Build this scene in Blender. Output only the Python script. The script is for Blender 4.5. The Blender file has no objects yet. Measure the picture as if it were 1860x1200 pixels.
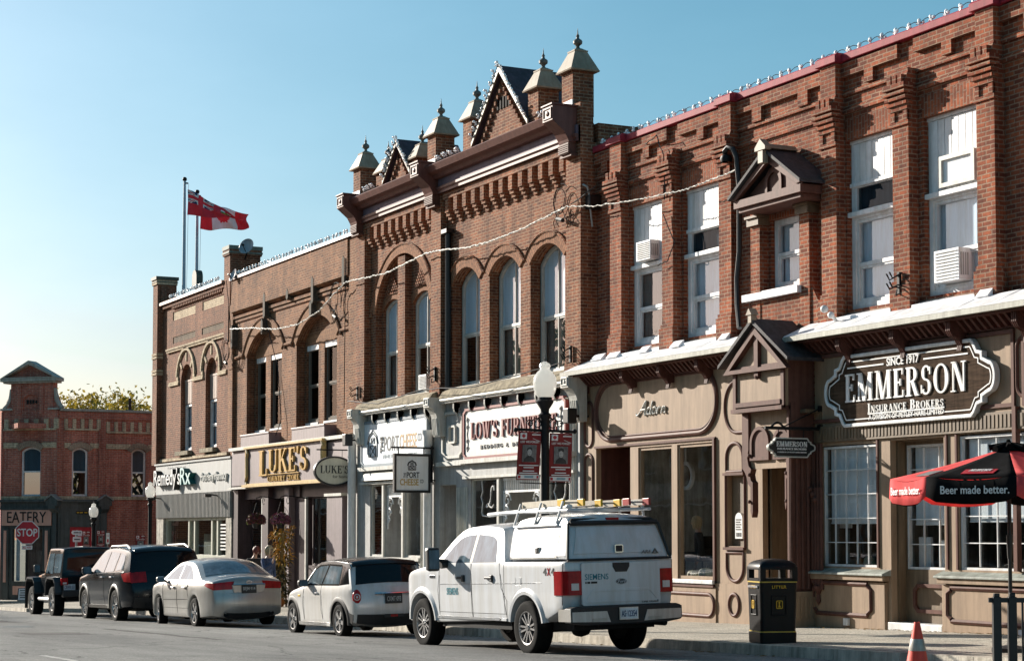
import bpy, bmesh, math, random
from mathutils import Vector, Matrix
from mathutils.geometry import tessellate_polygon, delaunay_2d_cdt
random.seed(11)
S = bpy.context.scene
COL = S.collection
PI = math.pi
sin, cos, rad = math.sin, math.cos, math.radians
# ------------------------------------------------------------------ camera
PITCH = rad(3.0)
HEAD = rad(26.56)              # view axis, measured from the street axis (-X) towards the shop fronts (+Y)
cam = bpy.data.objects.new('camera', bpy.data.cameras.new('camera'))
COL.objects.link(cam)
fwd = Vector((-cos(HEAD) * cos(PITCH), sin(HEAD) * cos(PITCH), sin(PITCH)))
cam.rotation_euler = fwd.to_track_quat('-Z', 'Y').to_euler()
cam.location = (0, 0, 0)
cam.data.sensor_width = 36.0
cam.data.lens = 36.0 * 3450 / 1860
cam.data.shift_y = 183.0 / 1860
cam.data.clip_start = 0.5
cam.data.clip_end = 2000
S.camera = cam
# ------------------------------------------------------------------ light
SUN_FROM = Vector((-2.4, -1.0, 0.93)).normalized()     # towards the sun
SUN_EL = math.asin(SUN_FROM.z)
W = bpy.data.worlds.new('World'); S.world = W; W.use_nodes = True
nt = W.node_tree; nt.nodes.clear()
sky = nt.nodes.new('ShaderNodeTexSky'); sky.sky_type = 'NISHITA'; sky.sun_disc = False
sky.sun_elevation = SUN_EL
sky.sun_rotation = math.atan2(SUN_FROM.x, SUN_FROM.y)
sky.altitude = 0; sky.air_density = 1.0; sky.dust_density = 1.5; sky.ozone_density = 3.0
bg = nt.nodes.new('ShaderNodeBackground'); bg.inputs['Strength'].default_value = 0.069
wo = nt.nodes.new('ShaderNodeOutputWorld')
hs = nt.nodes.new('ShaderNodeHueSaturation'); hs.inputs['Saturation'].default_value = 1.2; hs.inputs['Hue'].default_value = 0.463
nt.links.new(sky.outputs[0], hs.inputs['Color']);
wc = nt.nodes.new('ShaderNodeTexCoord'); wm = nt.nodes.new('ShaderNodeMapping'); wm.inputs['Scale'].default_value = (1.5, 3.5, 9); wm.inputs['Rotation'].default_value = (.25, .1, .5)
wn = nt.nodes.new('ShaderNodeTexNoise'); wn.inputs['Scale'].default_value = 1.3; wn.inputs['Detail'].default_value = 7; wn.inputs['Roughness'].default_value = .6      # faint thin cirrus
wr = nt.nodes.new('ShaderNodeValToRGB'); wr.color_ramp.elements[0].position = .35; wr.color_ramp.elements[1].position = .75; wr.color_ramp.elements[0].color = (.965, .97, 1.02, 1); wr.color_ramp.elements[1].color = (1.08, 1.05, 1.09, 1)
wx = nt.nodes.new('ShaderNodeMixRGB'); wx.blend_type = 'MULTIPLY'; wx.inputs[0].default_value = 1
nt.links.new(wc.outputs['Generated'], wm.inputs[0]); nt.links.new(wm.outputs[0], wn.inputs['Vector']); nt.links.new(wn.outputs['Fac'], wr.inputs[0]); nt.links.new(hs.outputs[0], wx.inputs[1]); nt.links.new(wr.outputs[0], wx.inputs[2]); nt.links.new(wx.outputs[0], bg.inputs[0]); nt.links.new(bg.outputs[0], wo.inputs[0])
sl = bpy.data.lights.new('sun', 'SUN'); sl.energy = 5.0; sl.angle = rad(0.5); sl.color = (1.0, 0.93, 0.82)
so = bpy.data.objects.new('sun', sl); COL.objects.link(so)
so.rotation_euler = SUN_FROM.to_track_quat('Z', 'Y').to_euler(); so.location = (-60, -30, 40)
S.view_settings.view_transform = 'Standard'; S.view_settings.look = 'None'
S.view_settings.exposure = 0.86; S.view_settings.gamma = 1.0
S.view_settings.use_curve_mapping = False
S.cycles.max_bounces = 7; S.cycles.transparent_max_bounces = 12
S.cycles.caustics_reflective = False; S.cycles.caustics_refractive = False
# ------------------------------------------------------------------ ground heights (the street falls away to the left)
def road_z(x, y=12.5):
 xx = max(-82.0, min(0.0, x))
 return -1.80 + 0.0212 * (xx + 27) + 0.02 * (12.5 - max(3.0, min(15.3, y)))
def walk_z(x, y=15.3):
 return road_z(x, 15.3) + 0.15 + 0.014 * (y - 15.3)
# ------------------------------------------------------------------ materials
def srgb(r, g, b):
 f = lambda c: (c / 255 / 12.92) if c / 255 <= 0.04045 else ((c / 255 + 0.055) / 1.055) ** 2.4
 return (f(r), f(g), f(b), 1)
def newmat(name):
 m = bpy.data.materials.new(name); m.use_nodes = True
 t = m.node_tree; b = t.nodes['Principled BSDF']
 return m, t, b
def N(t, typ, **kw):
 n = t.nodes.new('ShaderNode' + typ)
 for k, v in kw.items():
  if k in n.inputs: n.inputs[k].default_value = v
  else: setattr(n, k, v)
 return n
def mat(name, col, rough=0.6, var=0.15, scale=3.0, metal=0.0, bump=0.0, bscale=40.0, coat=0.0, spec=0.5, stretch=(1, 1, 1), fine=0.0):
 """plain surface with mottled wear"""
 m, t, b = newmat(name)
 col = tuple(col) if len(col) == 4 else tuple(col) + (1,)
 b.inputs['Roughness'].default_value = rough; b.inputs['Metallic'].default_value = metal
 b.inputs['Coat Weight'].default_value = coat; b.inputs['Coat Roughness'].default_value = 0.03
 b.inputs['Specular IOR Level'].default_value = spec
 tc = N(t, 'TexCoord'); mp = N(t, 'Mapping'); mp.inputs['Scale'].default_value = stretch
 t.links.new(tc.outputs['Object'], mp.inputs[0])
 if var > 0:
  n = N(t, 'TexNoise', Scale=scale, Detail=6.0, Roughness=0.65)
  t.links.new(mp.outputs[0], n.inputs['Vector'])
  r = N(t, 'ValToRGB'); r.color_ramp.elements[0].position = 0.3; r.color_ramp.elements[1].position = 0.72
  r.color_ramp.elements[0].color = tuple(c * (1 - var) for c in col[:3]) + (1,)
  r.color_ramp.elements[1].color = tuple(min(1, c * (1 + var)) for c in col[:3]) + (1,)
  t.links.new(n.outputs['Fac'], r.inputs[0])
  m2 = N(t, 'Mapping'); m2.inputs['Scale'].default_value = (7, 7, .7); n3 = N(t, 'TexNoise', Scale=1.0, Detail=7.0, Roughness=0.7)
  t.links.new(tc.outputs['Object'], m2.inputs[0]); t.links.new(m2.outputs[0], n3.inputs['Vector'])
  r3 = N(t, 'ValToRGB'); r3.color_ramp.elements[0].position = .36; r3.color_ramp.elements[1].position = .62; k = 1 - min(.45, var * 2.2)
  r3.color_ramp.elements[0].color = (k, k * .97, k * .92, 1); r3.color_ramp.elements[1].color = (1.04, 1.04, 1.04, 1); t.links.new(n3.outputs['Fac'], r3.inputs[0])
  mg = N(t, 'MixRGB', blend_type='MULTIPLY'); mg.inputs[0].default_value = 1; t.links.new(r.outputs[0], mg.inputs['Color1']); t.links.new(r3.outputs[0], mg.inputs['Color2']); t.links.new(mg.outputs[0], b.inputs['Base Color'])
 else:
  b.inputs['Base Color'].default_value = col
 if bump > 0:
  n2 = N(t, 'TexNoise', Scale=bscale, Detail=4.0)
  t.links.new(mp.outputs[0], n2.inputs['Vector'])
  bp = N(t, 'Bump', Strength=bump, Distance=0.02)
  t.links.new(n2.outputs['Fac'], bp.inputs['Height']); t.links.new(bp.outputs[0], b.inputs['Normal'])
 return m
def brickmat(name, c1, c2, mortar, bw=0.215, bh=0.0735, ms=0.009, swap=False, dirt=0.45, stain=(0.05, 0.035, 0.03), pale=0.0):
 m, t, b = newmat(name)
 uv = N(t, 'UVMap'); uv.uv_map = 'UVMap'
 vec = uv.outputs[0]
 if swap:
  sp = N(t, 'SeparateXYZ'); cb = N(t, 'CombineXYZ')
  t.links.new(vec, sp.inputs[0]); t.links.new(sp.outputs[1], cb.inputs[0]); t.links.new(sp.outputs[0], cb.inputs[1]); vec = cb.outputs[0]
 # slightly irregular courses
 dn = N(t, 'TexNoise', Scale=4.0, Detail=2.0); t.links.new(vec, dn.inputs['Vector'])
 vm = N(t, 'VectorMath', operation='SCALE'); vm.inputs['Scale'].default_value = 0.014
 sub = N(t, 'VectorMath', operation='SUBTRACT'); sub.inputs[1].default_value = (0.5, 0.5, 0.5)
 t.links.new(dn.outputs['Color'], sub.inputs[0]); t.links.new(sub.outputs[0], vm.inputs[0])
 ad = N(t, 'VectorMath', operation='ADD'); t.links.new(vec, ad.inputs[0]); t.links.new(vm.outputs[0], ad.inputs[1])
 br = N(t, 'TexBrick'); br.offset = 0.5
 for k, v in (('Scale', 1.0), ('Mortar Size', ms), ('Mortar Smooth', 0.25), ('Bias', -0.1), ('Brick Width', bw), ('Row Height', bh)):
  br.inputs[k].default_value = v
 br.inputs['Color1'].default_value = c1 + (1,); br.inputs['Color2'].default_value = c2 + (1,); br.inputs['Mortar'].default_value = mortar + (1,)
 t.links.new(ad.outputs[0], br.inputs['Vector'])
 # per-patch weathering
 n1 = N(t, 'TexNoise', Scale=0.9, Detail=8.0, Roughness=0.7); t.links.new(vec, n1.inputs['Vector'])
 r1 = N(t, 'ValToRGB'); r1.color_ramp.elements[0].position = 0.42; r1.color_ramp.elements[1].position = 0.75
 r1.color_ramp.elements[0].color = (0, 0, 0, 1); r1.color_ramp.elements[1].color = (dirt, dirt, dirt, 1)
 t.links.new(n1.outputs['Fac'], r1.inputs[0])
 mx = N(t, 'MixRGB'); mx.inputs['Color2'].default_value = stain + (1,)
 t.links.new(r1.outputs[0], mx.inputs[0]); t.links.new(br.outputs['Color'], mx.inputs['Color1'])
 n2 = N(t, 'TexNoise', Scale=14.0, Detail=5.0, Roughness=0.7); t.links.new(vec, n2.inputs['Vector'])
 r2 = N(t, 'ValToRGB'); r2.color_ramp.elements[0].position = 0.3; r2.color_ramp.elements[1].position = 0.7
 r2.color_ramp.elements[0].color = (0.72, 0.70, 0.70, 1); r2.color_ramp.elements[1].color = (1.22, 1.2, 1.16, 1)
 t.links.new(n2.outputs['Fac'], r2.inputs[0])
 mu = N(t, 'MixRGB', blend_type='MULTIPLY'); mu.inputs[0].default_value = 1.0
 t.links.new(mx.outputs[0], mu.inputs['Color1']); t.links.new(r2.outputs[0], mu.inputs['Color2'])
 ms_ = N(t, 'Mapping'); ms_.inputs['Scale'].default_value = (2.6, .32, 1); t.links.new(vec, ms_.inputs[0])
 n4 = N(t, 'TexNoise', Scale=1.0, Detail=9.0, Roughness=0.75); t.links.new(ms_.outputs[0], n4.inputs['Vector'])     # water runs
 r4 = N(t, 'ValToRGB'); r4.color_ramp.elements[0].position = .34; r4.color_ramp.elements[1].position = .66; r4.color_ramp.elements[0].color = (.48, .44, .42, 1); r4.color_ramp.elements[1].color = (1.18, 1.15, 1.1, 1)
 t.links.new(n4.outputs['Fac'], r4.inputs[0]); m4 = N(t, 'MixRGB', blend_type='MULTIPLY'); m4.inputs[0].default_value = 1; t.links.new(mu.outputs[0], m4.inputs['Color1']); t.links.new(r4.outputs[0], m4.inputs['Color2'])
 out = m4.outputs[0]
 if pale > 0:     # pale efflorescence and lime runs
  n3 = N(t, 'TexNoise', Scale=2.2, Detail=9.0, Roughness=0.75); t.links.new(vec, n3.inputs['Vector'])
  r3 = N(t, 'ValToRGB'); r3.color_ramp.elements[0].position = 0.6; r3.color_ramp.elements[1].position = 0.78
  r3.color_ramp.elements[0].color = (0, 0, 0, 1); r3.color_ramp.elements[1].color = (pale,) * 3 + (1,)
  t.links.new(n3.outputs['Fac'], r3.inputs[0])
  m3 = N(t, 'MixRGB'); m3.inputs['Color2'].default_value = (0.45, 0.40, 0.36, 1)
  t.links.new(r3.outputs[0], m3.inputs[0]); t.links.new(out, m3.inputs['Color1']); out = m3.outputs[0]
 t.links.new(out, b.inputs['Base Color'])
 b.inputs['Roughness'].default_value = 0.9; b.inputs['Specular IOR Level'].default_value = 0.25
 bp = N(t, 'Bump', Strength=0.55, Distance=0.012); bp.invert = True
 ma = N(t, 'MixRGB', blend_type='ADD'); ma.inputs[0].default_value = 0.35
 t.links.new(br.outputs['Fac'], ma.inputs['Color1']); t.links.new(n2.outputs['Fac'], ma.inputs['Color2'])
 t.links.new(ma.outputs[0], bp.inputs['Height']); t.links.new(bp.outputs[0], b.inputs['Normal'])
 return m
def glassmat(name, tint=(0.75, 0.8, 0.82), boost=1.6, base=0.04, rough=0.015):
 m, t, b = newmat(name); t.nodes.remove(b)
 tr = N(t, 'BsdfTransparent'); tr.inputs[0].default_value = tint + (1,)
 gl = N(t, 'BsdfGlossy'); gl.inputs['Roughness'].default_value = rough
 tc = N(t, 'TexCoord'); no = N(t, 'TexNoise', Scale=1.1, Detail=2.0); t.links.new(tc.outputs['Object'], no.inputs['Vector'])
 bp = N(t, 'Bump', Strength=0.06, Distance=0.05); t.links.new(no.outputs['Fac'], bp.inputs['Height']); t.links.new(bp.outputs[0], gl.inputs['Normal'])
 fr = N(t, 'Fresnel', IOR=1.5); mm = N(t, 'Math', operation='MULTIPLY_ADD'); mm.inputs[1].default_value = boost; mm.inputs[2].default_value = base; mm.use_clamp = True
 t.links.new(fr.outputs[0], mm.inputs[0])
 ge = N(t, 'NewGeometry'); sb = N(t, 'Math', operation='SUBTRACT'); sb.inputs[0].default_value = 1.0; t.links.new(ge.outputs['Backfacing'], sb.inputs[1])
 mq = N(t, 'Math', operation='MULTIPLY'); t.links.new(mm.outputs[0], mq.inputs[0]); t.links.new(sb.outputs[0], mq.inputs[1])
 mx = N(t, 'MixShader'); t.links.new(mq.outputs[0], mx.inputs[0]); t.links.new(tr.outputs[0], mx.inputs[1]); t.links.new(gl.outputs[0], mx.inputs[2])
 t.links.new(mx.outputs[0], t.nodes['Material Output'].inputs[0])
 return m
def emit(name, col, k):
 m, t, b = newmat(name)
 b.inputs['Base Color'].default_value = col + (1,); b.inputs['Emission Color'].default_value = col + (1,); b.inputs['Emission Strength'].default_value = k
 return m
M = {}
M['brick_orange'] = brickmat('brick_orange', (0.42, 0.115, 0.050), (0.15, 0.042, 0.026), (0.37, 0.25, 0.18), ms=0.011, pale=0.10)
M['brick_orange_s'] = brickmat('brick_orange_soldier', (0.46, 0.13, 0.055), (0.22, 0.065, 0.034), (0.36, 0.23, 0.17), ms=.012, bh=0.08, swap=True)
M['brick_brown'] = brickmat('brick_brown', (0.34, 0.122, 0.058), (0.13, 0.047, 0.029), (0.38, 0.25, 0.17), ms=0.012, dirt=0.35)
M['brick_brown_s'] = brickmat('brick_brown_soldier', (0.46, 0.225, 0.125), (0.34, 0.155, 0.085), (0.20, 0.115, 0.07), bh=0.08, swap=True)
M['brick_tan'] = brickmat('brick_tan', (0.34, 0.142, 0.068), (0.15, 0.062, 0.035), (0.37, 0.245, 0.16), ms=0.012, dirt=0.5)
M['brick_tan_s'] = brickmat('brick_tan_soldier', (0.42, 0.22, 0.115), (0.31, 0.155, 0.08), (0.2, 0.125, 0.08), bh=0.08, swap=True)
M['brick_dark'] = brickmat('brick_dark', (0.27, 0.10, 0.056), (0.12, 0.045, 0.030), (0.34, 0.22, 0.15), ms=.012, dirt=0.35)
M['brick_red'] = brickmat('brick_red', (0.60, 0.21, 0.15), (0.42, 0.13, 0.10), (0.52, 0.36, 0.30), dirt=0.25)
M['brick_cream'] = brickmat('brick_cream', (0.74, 0.64, 0.47), (0.62, 0.52, 0.37), (0.40, 0.32, 0.24), dirt=0.2)
M['brick_olive'] = brickmat('brick_olive', (0.21, 0.165, 0.115), (0.17, 0.13, 0.09), (0.15, 0.12, 0.09), bh=0.3)
M['stone'] = mat('rough_stone', (0.42, 0.39, 0.34), 0.95, 0.45, 7.0, bump=0.8, bscale=14)
M['sandstone'] = mat('lichen_stone_ledge', (0.30, 0.25, 0.17), 0.95, 0.55, 6.0, bump=0.6, bscale=18)
M['white'] = mat('white_paint', (0.74, 0.75, 0.76), 0.5, 0.10, 5.0, bump=0.05)
M['white_roof'] = mat('white_flashing', (0.78, 0.79, 0.82), 0.55, 0.10, 3.0, bump=0.25, bscale=5)
M['cream'] = mat('cream_paint', (0.56, 0.55, 0.51), 0.55, 0.12, 6.0, bump=0.05)
M['greige'] = mat('greige_paint', (0.37, 0.37, 0.365), 0.6, 0.12, 5.0, bump=0.06)
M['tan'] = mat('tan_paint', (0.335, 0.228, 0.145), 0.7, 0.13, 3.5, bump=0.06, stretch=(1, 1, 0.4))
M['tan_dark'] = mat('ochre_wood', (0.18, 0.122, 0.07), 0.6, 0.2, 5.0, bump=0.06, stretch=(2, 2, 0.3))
M['maroon'] = mat('maroon_paint', (0.105, 0.042, 0.033), 0.6, 0.15, 5.0, spec=0.2)
M['rosebrown'] = mat('rose_brown_trim', (0.135, 0.060, 0.045), 0.6, 0.15, 6.0, spec=0.2)
M['cornice'] = mat('brown_sheet_metal_cornice', (0.15, 0.062, 0.050), 0.5, 0.14, 4.0, spec=0.25)
M['lilac'] = mat('mauve_fascia', (0.17, 0.13, 0.165), 0.6, 0.10, 4.0, spec=0.12)
M['red_metal'] = mat('red_coping', (0.32, 0.035, 0.055), 0.6, 0.14, 4.0, spec=0.12)
M['slate'] = mat('slate_roof', (0.055, 0.050, 0.055), 0.75, 0.35, 10.0, bump=0.4)
M['shingle'] = mat('dark_purple_roof', (0.075, 0.05, 0.065), 0.7, 0.3, 8.0)
M['beige_cap'] = mat('beige_pinnacle_metal', (0.33, 0.27, 0.20), 0.5, 0.12, 4.0, spec=0.25)
M['finial'] = mat('weathered_finial', (0.15, 0.15, 0.135), 0.5, 0.3, 20)
M['plum'] = mat('plum_paint', (0.058, 0.034, 0.038), 0.45, 0.2, 5.0)
M['mauve'] = mat('mauve_panel', (0.20, 0.155, 0.165), 0.5, 0.12, 5.0)
M['gold'] = mat('gold_leaf', (0.62, 0.43, 0.16), 0.32, 0.15, 8.0, metal=0.35)
M['goldpaint'] = mat('gold_paint', (0.60, 0.42, 0.17), 0.45, 0.1, 8.0)
M['grey_sign'] = mat('grey_sign_board', (0.36, 0.37, 0.365), 0.55, 0.06, 3.0)
M['corr'] = mat('grey_corrugated_metal', (0.24, 0.235, 0.22), 0.45, 0.12, 4.0)
M['teal'] = mat('teal_letters', (0.02, 0.12, 0.12), 0.4, 0.05)
M['black'] = mat('black_paint', (0.009, 0.009, 0.010), 0.45, 0.2, 8.0)
M['iron'] = mat('black_iron', (0.010, 0.010, 0.011), 0.55, 0.3, 20.0, spec=0.25)
M['charcoal'] = mat('charcoal_green_paint', (0.075, 0.088, 0.086), 0.5, 0.2, 5.0)
M['pink'] = mat('dusty_pink_board', (0.66, 0.37, 0.29), 0.55, 0.06)
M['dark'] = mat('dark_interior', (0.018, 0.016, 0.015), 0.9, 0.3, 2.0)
M['inside'] = mat('shop_interior', (0.42, 0.40, 0.36), 0.9, 0.6, 1.3)
M['curtain'] = mat('pale_curtain', (0.70, 0.78, 0.85), 0.9, 0.08, 8.0, stretch=(6, 6, 0.4))
M['blind'] = mat('white_roller_blind', (0.84, 0.87, 0.90), 0.85, 0.05, 2.0)
M['brownblind'] = mat('taupe_curtain', (0.20, 0.18, 0.155), 0.9, 0.15, 10.0, stretch=(6, 6, 0.3))
M['alum'] = mat('grey_aluminium', (0.42, 0.40, 0.37), 0.4, 0.1, 5.0, metal=0.3)
M['steel'] = mat('bare_steel', (0.55, 0.55, 0.56), 0.3, 0.12, 9.0, metal=0.85)
M['frost'] = mat('frosted_globe', (0.80, 0.80, 0.78), 0.25, 0.05, 6.0)
M['glass'] = glassmat('shop_glass', (0.93, 0.95, 0.96), boost=1.4, base=0.04)
M['glass_up'] = glassmat('old_sash_glass', (0.92, 0.95, 0.97), boost=1.3, base=0.05)
M['glass_dull'] = glassmat('dim_glass', (0.5, 0.55, 0.58), boost=0.4, base=0.0)
M['wood_dark'] = mat('dark_stained_wood', (0.075, 0.048, 0.032), 0.9, 0.5, 9.0, bump=0.3, bscale=16, stretch=(0.25, 1, 3), spec=0.08)
M['wood_brown'] = mat('brown_door_wood', (0.12, 0.075, 0.042), 0.5, 0.25, 5.0, stretch=(4, 4, 0.3))
M['rope'] = mat('frosty_light_rope', (0.80, 0.78, 0.72), 0.5, 0.12, 60)
M['wire'] = mat('black_wire', (0.012, 0.012, 0.012), 0.6, 0)
M['bulb'] = mat('white_bulb_clip', (0.92, 0.93, 0.95), 0.25, 0.02)
M['dish'] = mat('grey_dish', (0.33, 0.36, 0.40), 0.4, 0.1, 5)
M['red'] = mat('sign_red', (0.50, 0.015, 0.03), 0.4, 0.08)
M['reflwhite'] = mat('sign_white', (0.78, 0.78, 0.78), 0.45, 0.04)
M['lowred'] = mat('oxblood_letters', (0.22, 0.035, 0.03), 0.5, 0.08)
M['banner'] = mat('red_banner_cloth', (0.27, 0.022, 0.022), 0.7, 0.15, 6)
M['photogrey'] = mat('photo_grey', (0.20, 0.20, 0.20), 0.6, 0.35, 20)
M['photodark'] = mat('photo_dark', (0.045, 0.045, 0.045), 0.6, 0.3, 20)
M['photolight'] = mat('photo_light', (0.50, 0.50, 0.49), 0.6, 0.15, 20)
M['navy'] = mat('flag_navy', (0.02, 0.035, 0.12), 0.7, 0.05)
M['flagred'] = mat('flag_red', (0.85, 0.03, 0.05), 0.7, 0.06)
M['flagwhite'] = mat('flag_white', (0.8, 0.8, 0.8), 0.7, 0.04)
M['green'] = mat('shield_green', (0.07, 0.24, 0.03), 0.7, 0.05)
M['yellow'] = mat('safety_yellow', (0.70, 0.42, 0.01), 0.45, 0.1)
M['skin'] = mat('skin', (0.52, 0.32, 0.24), 0.5, 0.06, 12)
# ------------------------------------------------------------------ mesh builder
class MB:
 def __init__(s):
  s.v = []; s.f = []; s.m = []; s.u = {}
 def add(s, vs, fs, m=0, uv=None):
  k = len(s.v); s.v += [tuple(p) for p in vs]
  for i, f in enumerate(fs):
   if uv is not None and uv[i] is not None: s.u[len(s.f)] = uv[i]
   s.f.append(tuple(a + k for a in f)); s.m.append(m)
  return s
 def box(s, x0, x1, y0, y1, z0, z1, m=0):
  x0, x1 = sorted((x0, x1)); y0, y1 = sorted((y0, y1)); z0, z1 = sorted((z0, z1))
  return s.add([(x0, y0, z0), (x1, y0, z0), (x1, y1, z0), (x0, y1, z0), (x0, y0, z1), (x1, y0, z1), (x1, y1, z1), (x0, y1, z1)],
    [(0, 3, 2, 1), (4, 5, 6, 7), (0, 1, 5, 4), (1, 2, 6, 5), (2, 3, 7, 6), (3, 0, 4, 7)], m)
 def prism(s, poly, a0, a1, ax='y', holes=(), m=0):
  put = {'y': lambda p, a: (p[0], a, p[1]), 'x': lambda p, a: (a, p[0], p[1]), 'z': lambda p, a: (p[0], p[1], a)}[ax]
  loops = [list(poly)] + [list(h) for h in holes]
  flat = [p for l in loops for p in l]; n = len(flat)
  tris = tessellate_polygon([[Vector((p[0], p[1], 0)) for p in l] for l in loops])
  vs = [put(p, a0) for p in flat] + [put(p, a1) for p in flat]
  fs = [tuple(t) for t in tris] + [tuple(i + n for i in reversed(t)) for t in tris]
  k = 0
  for l in loops:
   q = len(l)
   for i in range(q):
    a, b = k + i, k + (i + 1) % q
    fs.append((a, b, b + n, a + n))
   k += q
  return s.add(vs, fs, m)
 def frame(s, poly, w, a0, a1, ax='y', m=0):
  return s.prism(poly, a0, a1, ax, [inset(poly, w)], m)
 def tube(s, pts, r, n=8, closed=False, m=0, cap=True):
  pts = [Vector(p) for p in pts]; q = len(pts); vs = []; fs = []
  rs = r if isinstance(r, (list, tuple)) else [r] * q
  up = Vector((0, 0, 1)); prev = None
  for i, p in enumerate(pts):
   if closed: d = pts[(i + 1) % q] - pts[i - 1]
   else: d = pts[min(q - 1, i + 1)] - pts[max(0, i - 1)]
   d.normalize()
   if prev is None:
    a = d.cross(up)
    if a.length < 1e-3: a = d.cross(Vector((1, 0, 0)))
   else:
    a = prev - d * prev.dot(d)
   a.normalize(); prev = a; b = d.cross(a)
   for k in range(n):
    t = 2 * PI * k / n
    vs.append(p + (a * cos(t) + b * sin(t)) * rs[i])
  for i in range(q if closed else q - 1):
   j = (i + 1) % q
   for k in range(n):
    l = (k + 1) % n
    fs.append((i * n + k, i * n + l, j * n + l, j * n + k))
  if cap and not closed:
   fs.append(tuple(range(n))[::-1]); fs.append(tuple((q - 1) * n + k for k in range(n)))
  return s.add(vs, fs, m)
 def lathe(s, prof, c=(0, 0, 0), n=24, ax='z', m=0, a0=0.0, a1=2 * PI):
  full = abs(a1 - a0 - 2 * PI) < 1e-6; vs = []; fs = []; q = len(prof); k = n if full else n + 1
  for i in range(k):
   t = a0 + (a1 - a0) * i / n
   for r, h in prof:
    if ax == 'z': vs.append((c[0] + r * cos(t), c[1] + r * sin(t), c[2] + h))
    elif ax == 'y': vs.append((c[0] + r * cos(t), c[1] + h, c[2] + r * sin(t)))
    else: vs.append((c[0] + h, c[1] + r * cos(t), c[2] + r * sin(t)))
  for i in range(n):
   j = (i + 1) % k
   for p in range(q - 1):
    fs.append((i * q + p, j * q + p, j * q + p + 1, i * q + p + 1))
  return s.add(vs, fs, m)
 def ball(s, c, r, n=10, m=0, sx=1, sy=1, sz=1):
  pr = [(max(1e-4, sin(PI * i / n)), -cos(PI * i / n)) for i in range(n + 1)]
  b = MB().lathe(pr, n=n * 2)
  return s.add([(c[0] + v[0] * r * sx, c[1] + v[1] * r * sy, c[2] + v[2] * r * sz) for v in b.v], b.f, m)
 def xf(s, mtx, start=0):
  for i in range(start, len(s.v)): s.v[i] = tuple(mtx @ Vector(s.v[i]))
  return s
 def pieces(s, tol=.02):
  """split into clusters of touching shapes"""
  n = len(s.v); up = list(range(n))
  def fd(a):
   while up[a] != a: up[a] = up[up[a]]; a = up[a]
   return a
  for f in s.f:
   for k in f[1:]: up[fd(k)] = fd(f[0])
  bx = {}
  for i, p in enumerate(s.v):
   b = bx.setdefault(fd(i), [list(p), list(p)])
   for k in range(3): b[0][k] = min(b[0][k], p[k]); b[1][k] = max(b[1][k], p[k])
  ks = list(bx)
  for i, a in enumerate(ks):
   for c in ks[i + 1:]:
    if all(bx[a][0][k] - tol <= bx[c][1][k] and bx[c][0][k] - tol <= bx[a][1][k] for k in range(3)): up[fd(c)] = fd(a)
  out = {}
  for i, f in enumerate(s.f):
   q, mp = out.setdefault(fd(f[0]), (MB(), {}))
   for k in f:
    if k not in mp: mp[k] = len(q.v); q.v.append(s.v[k])
   if i in s.u: q.u[len(q.f)] = s.u[i]
   q.f.append(tuple(mp[k] for k in f)); q.m.append(s.m[i])
  return [q for q, _ in out.values()]
 def build(s, name, mats, parent=None, smooth=False, bev=0.0, loc=None, recalc=True, uv=None, weld=False, ang=38, each=False):
  if not isinstance(mats, (list, tuple)): mats = [mats]
  if each:
   o = None
   for q in s.pieces(): o = q.build(name, mats, parent, smooth, bev, loc, recalc, uv, weld, ang)
   return o
  if uv is None: uv = any((k if isinstance(k, str) else k.name).startswith('brick') for k in mats)
  off = Vector(loc) if (loc is not None and parent is None) else Vector((0, 0, 0))
  me = bpy.data.meshes.new(name)
  me.from_pydata([tuple(Vector(p) - off) for p in s.v], [], s.f)
  for k in mats: me.materials.append(M[k] if isinstance(k, str) else k)
  if len(mats) > 1: me.polygons.foreach_set('material_index', s.m)
  if recalc or weld:
   b = bmesh.new(); b.from_mesh(me)
   if weld: bmesh.ops.remove_doubles(b, verts=b.verts, dist=1e-5)
   if recalc: bmesh.ops.recalc_face_normals(b, faces=b.faces)
   b.to_mesh(me); b.free()
  me.update()
  if uv and not weld:
   l = me.uv_layers.new(name='UVMap'); d = l.data
   for p in me.polygons:
    if p.index in s.u:
     us = s.u[p.index]; key = dict(zip(s.f[p.index], us))
     for li in p.loop_indices: d[li].uv = key[me.loops[li].vertex_index]
     continue
    nx, ny, nz = abs(p.normal.x), abs(p.normal.y), abs(p.normal.z)
    for li in p.loop_indices:
     v = me.vertices[me.loops[li].vertex_index].co + off
     if ny >= nx and ny >= nz: d[li].uv = (v.x, v.z)
     elif nx >= nz: d[li].uv = (v.y, v.z)
     else: d[li].uv = (v.x, v.y)
  if smooth:
   me.shade_smooth(); me.set_sharp_from_angle(angle=rad(ang))
  o = bpy.data.objects.new(name, me); COL.objects.link(o)
  o.location = off
  if parent is not None: put_under(o, parent)
  if bev > 0:
   md = o.modifiers.new('bevel', 'BEVEL'); md.width = bev; md.segments = 2; md.limit_method = 'ANGLE'; md.angle_limit = rad(40)
  return o
WM = {}
def put_under(o, parent):
 o.parent = parent
 o.matrix_parent_inverse = WM.get(parent.name, Matrix.Identity(4)).inverted()
def thing(name, label, cat, loc=(0, 0, 0), rotz=0.0, group=None):
 o = bpy.data.objects.new(name, None); COL.objects.link(o)
 o.location = loc; o.rotation_euler = (0, 0, rotz); o.empty_display_size = 0.2
 tag(o, label, cat, group)
 if rotz == 0.0: WM[o.name] = Matrix.Translation(Vector(loc))
 return o
def tag(o, label, cat, group=None, kind=None):
 if label: o['label'] = label
 if cat: o['category'] = cat
 if group: o['group'] = group
 if kind: o['kind'] = kind
 return o
def structure(o): o['kind'] = 'structure'; return o
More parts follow.
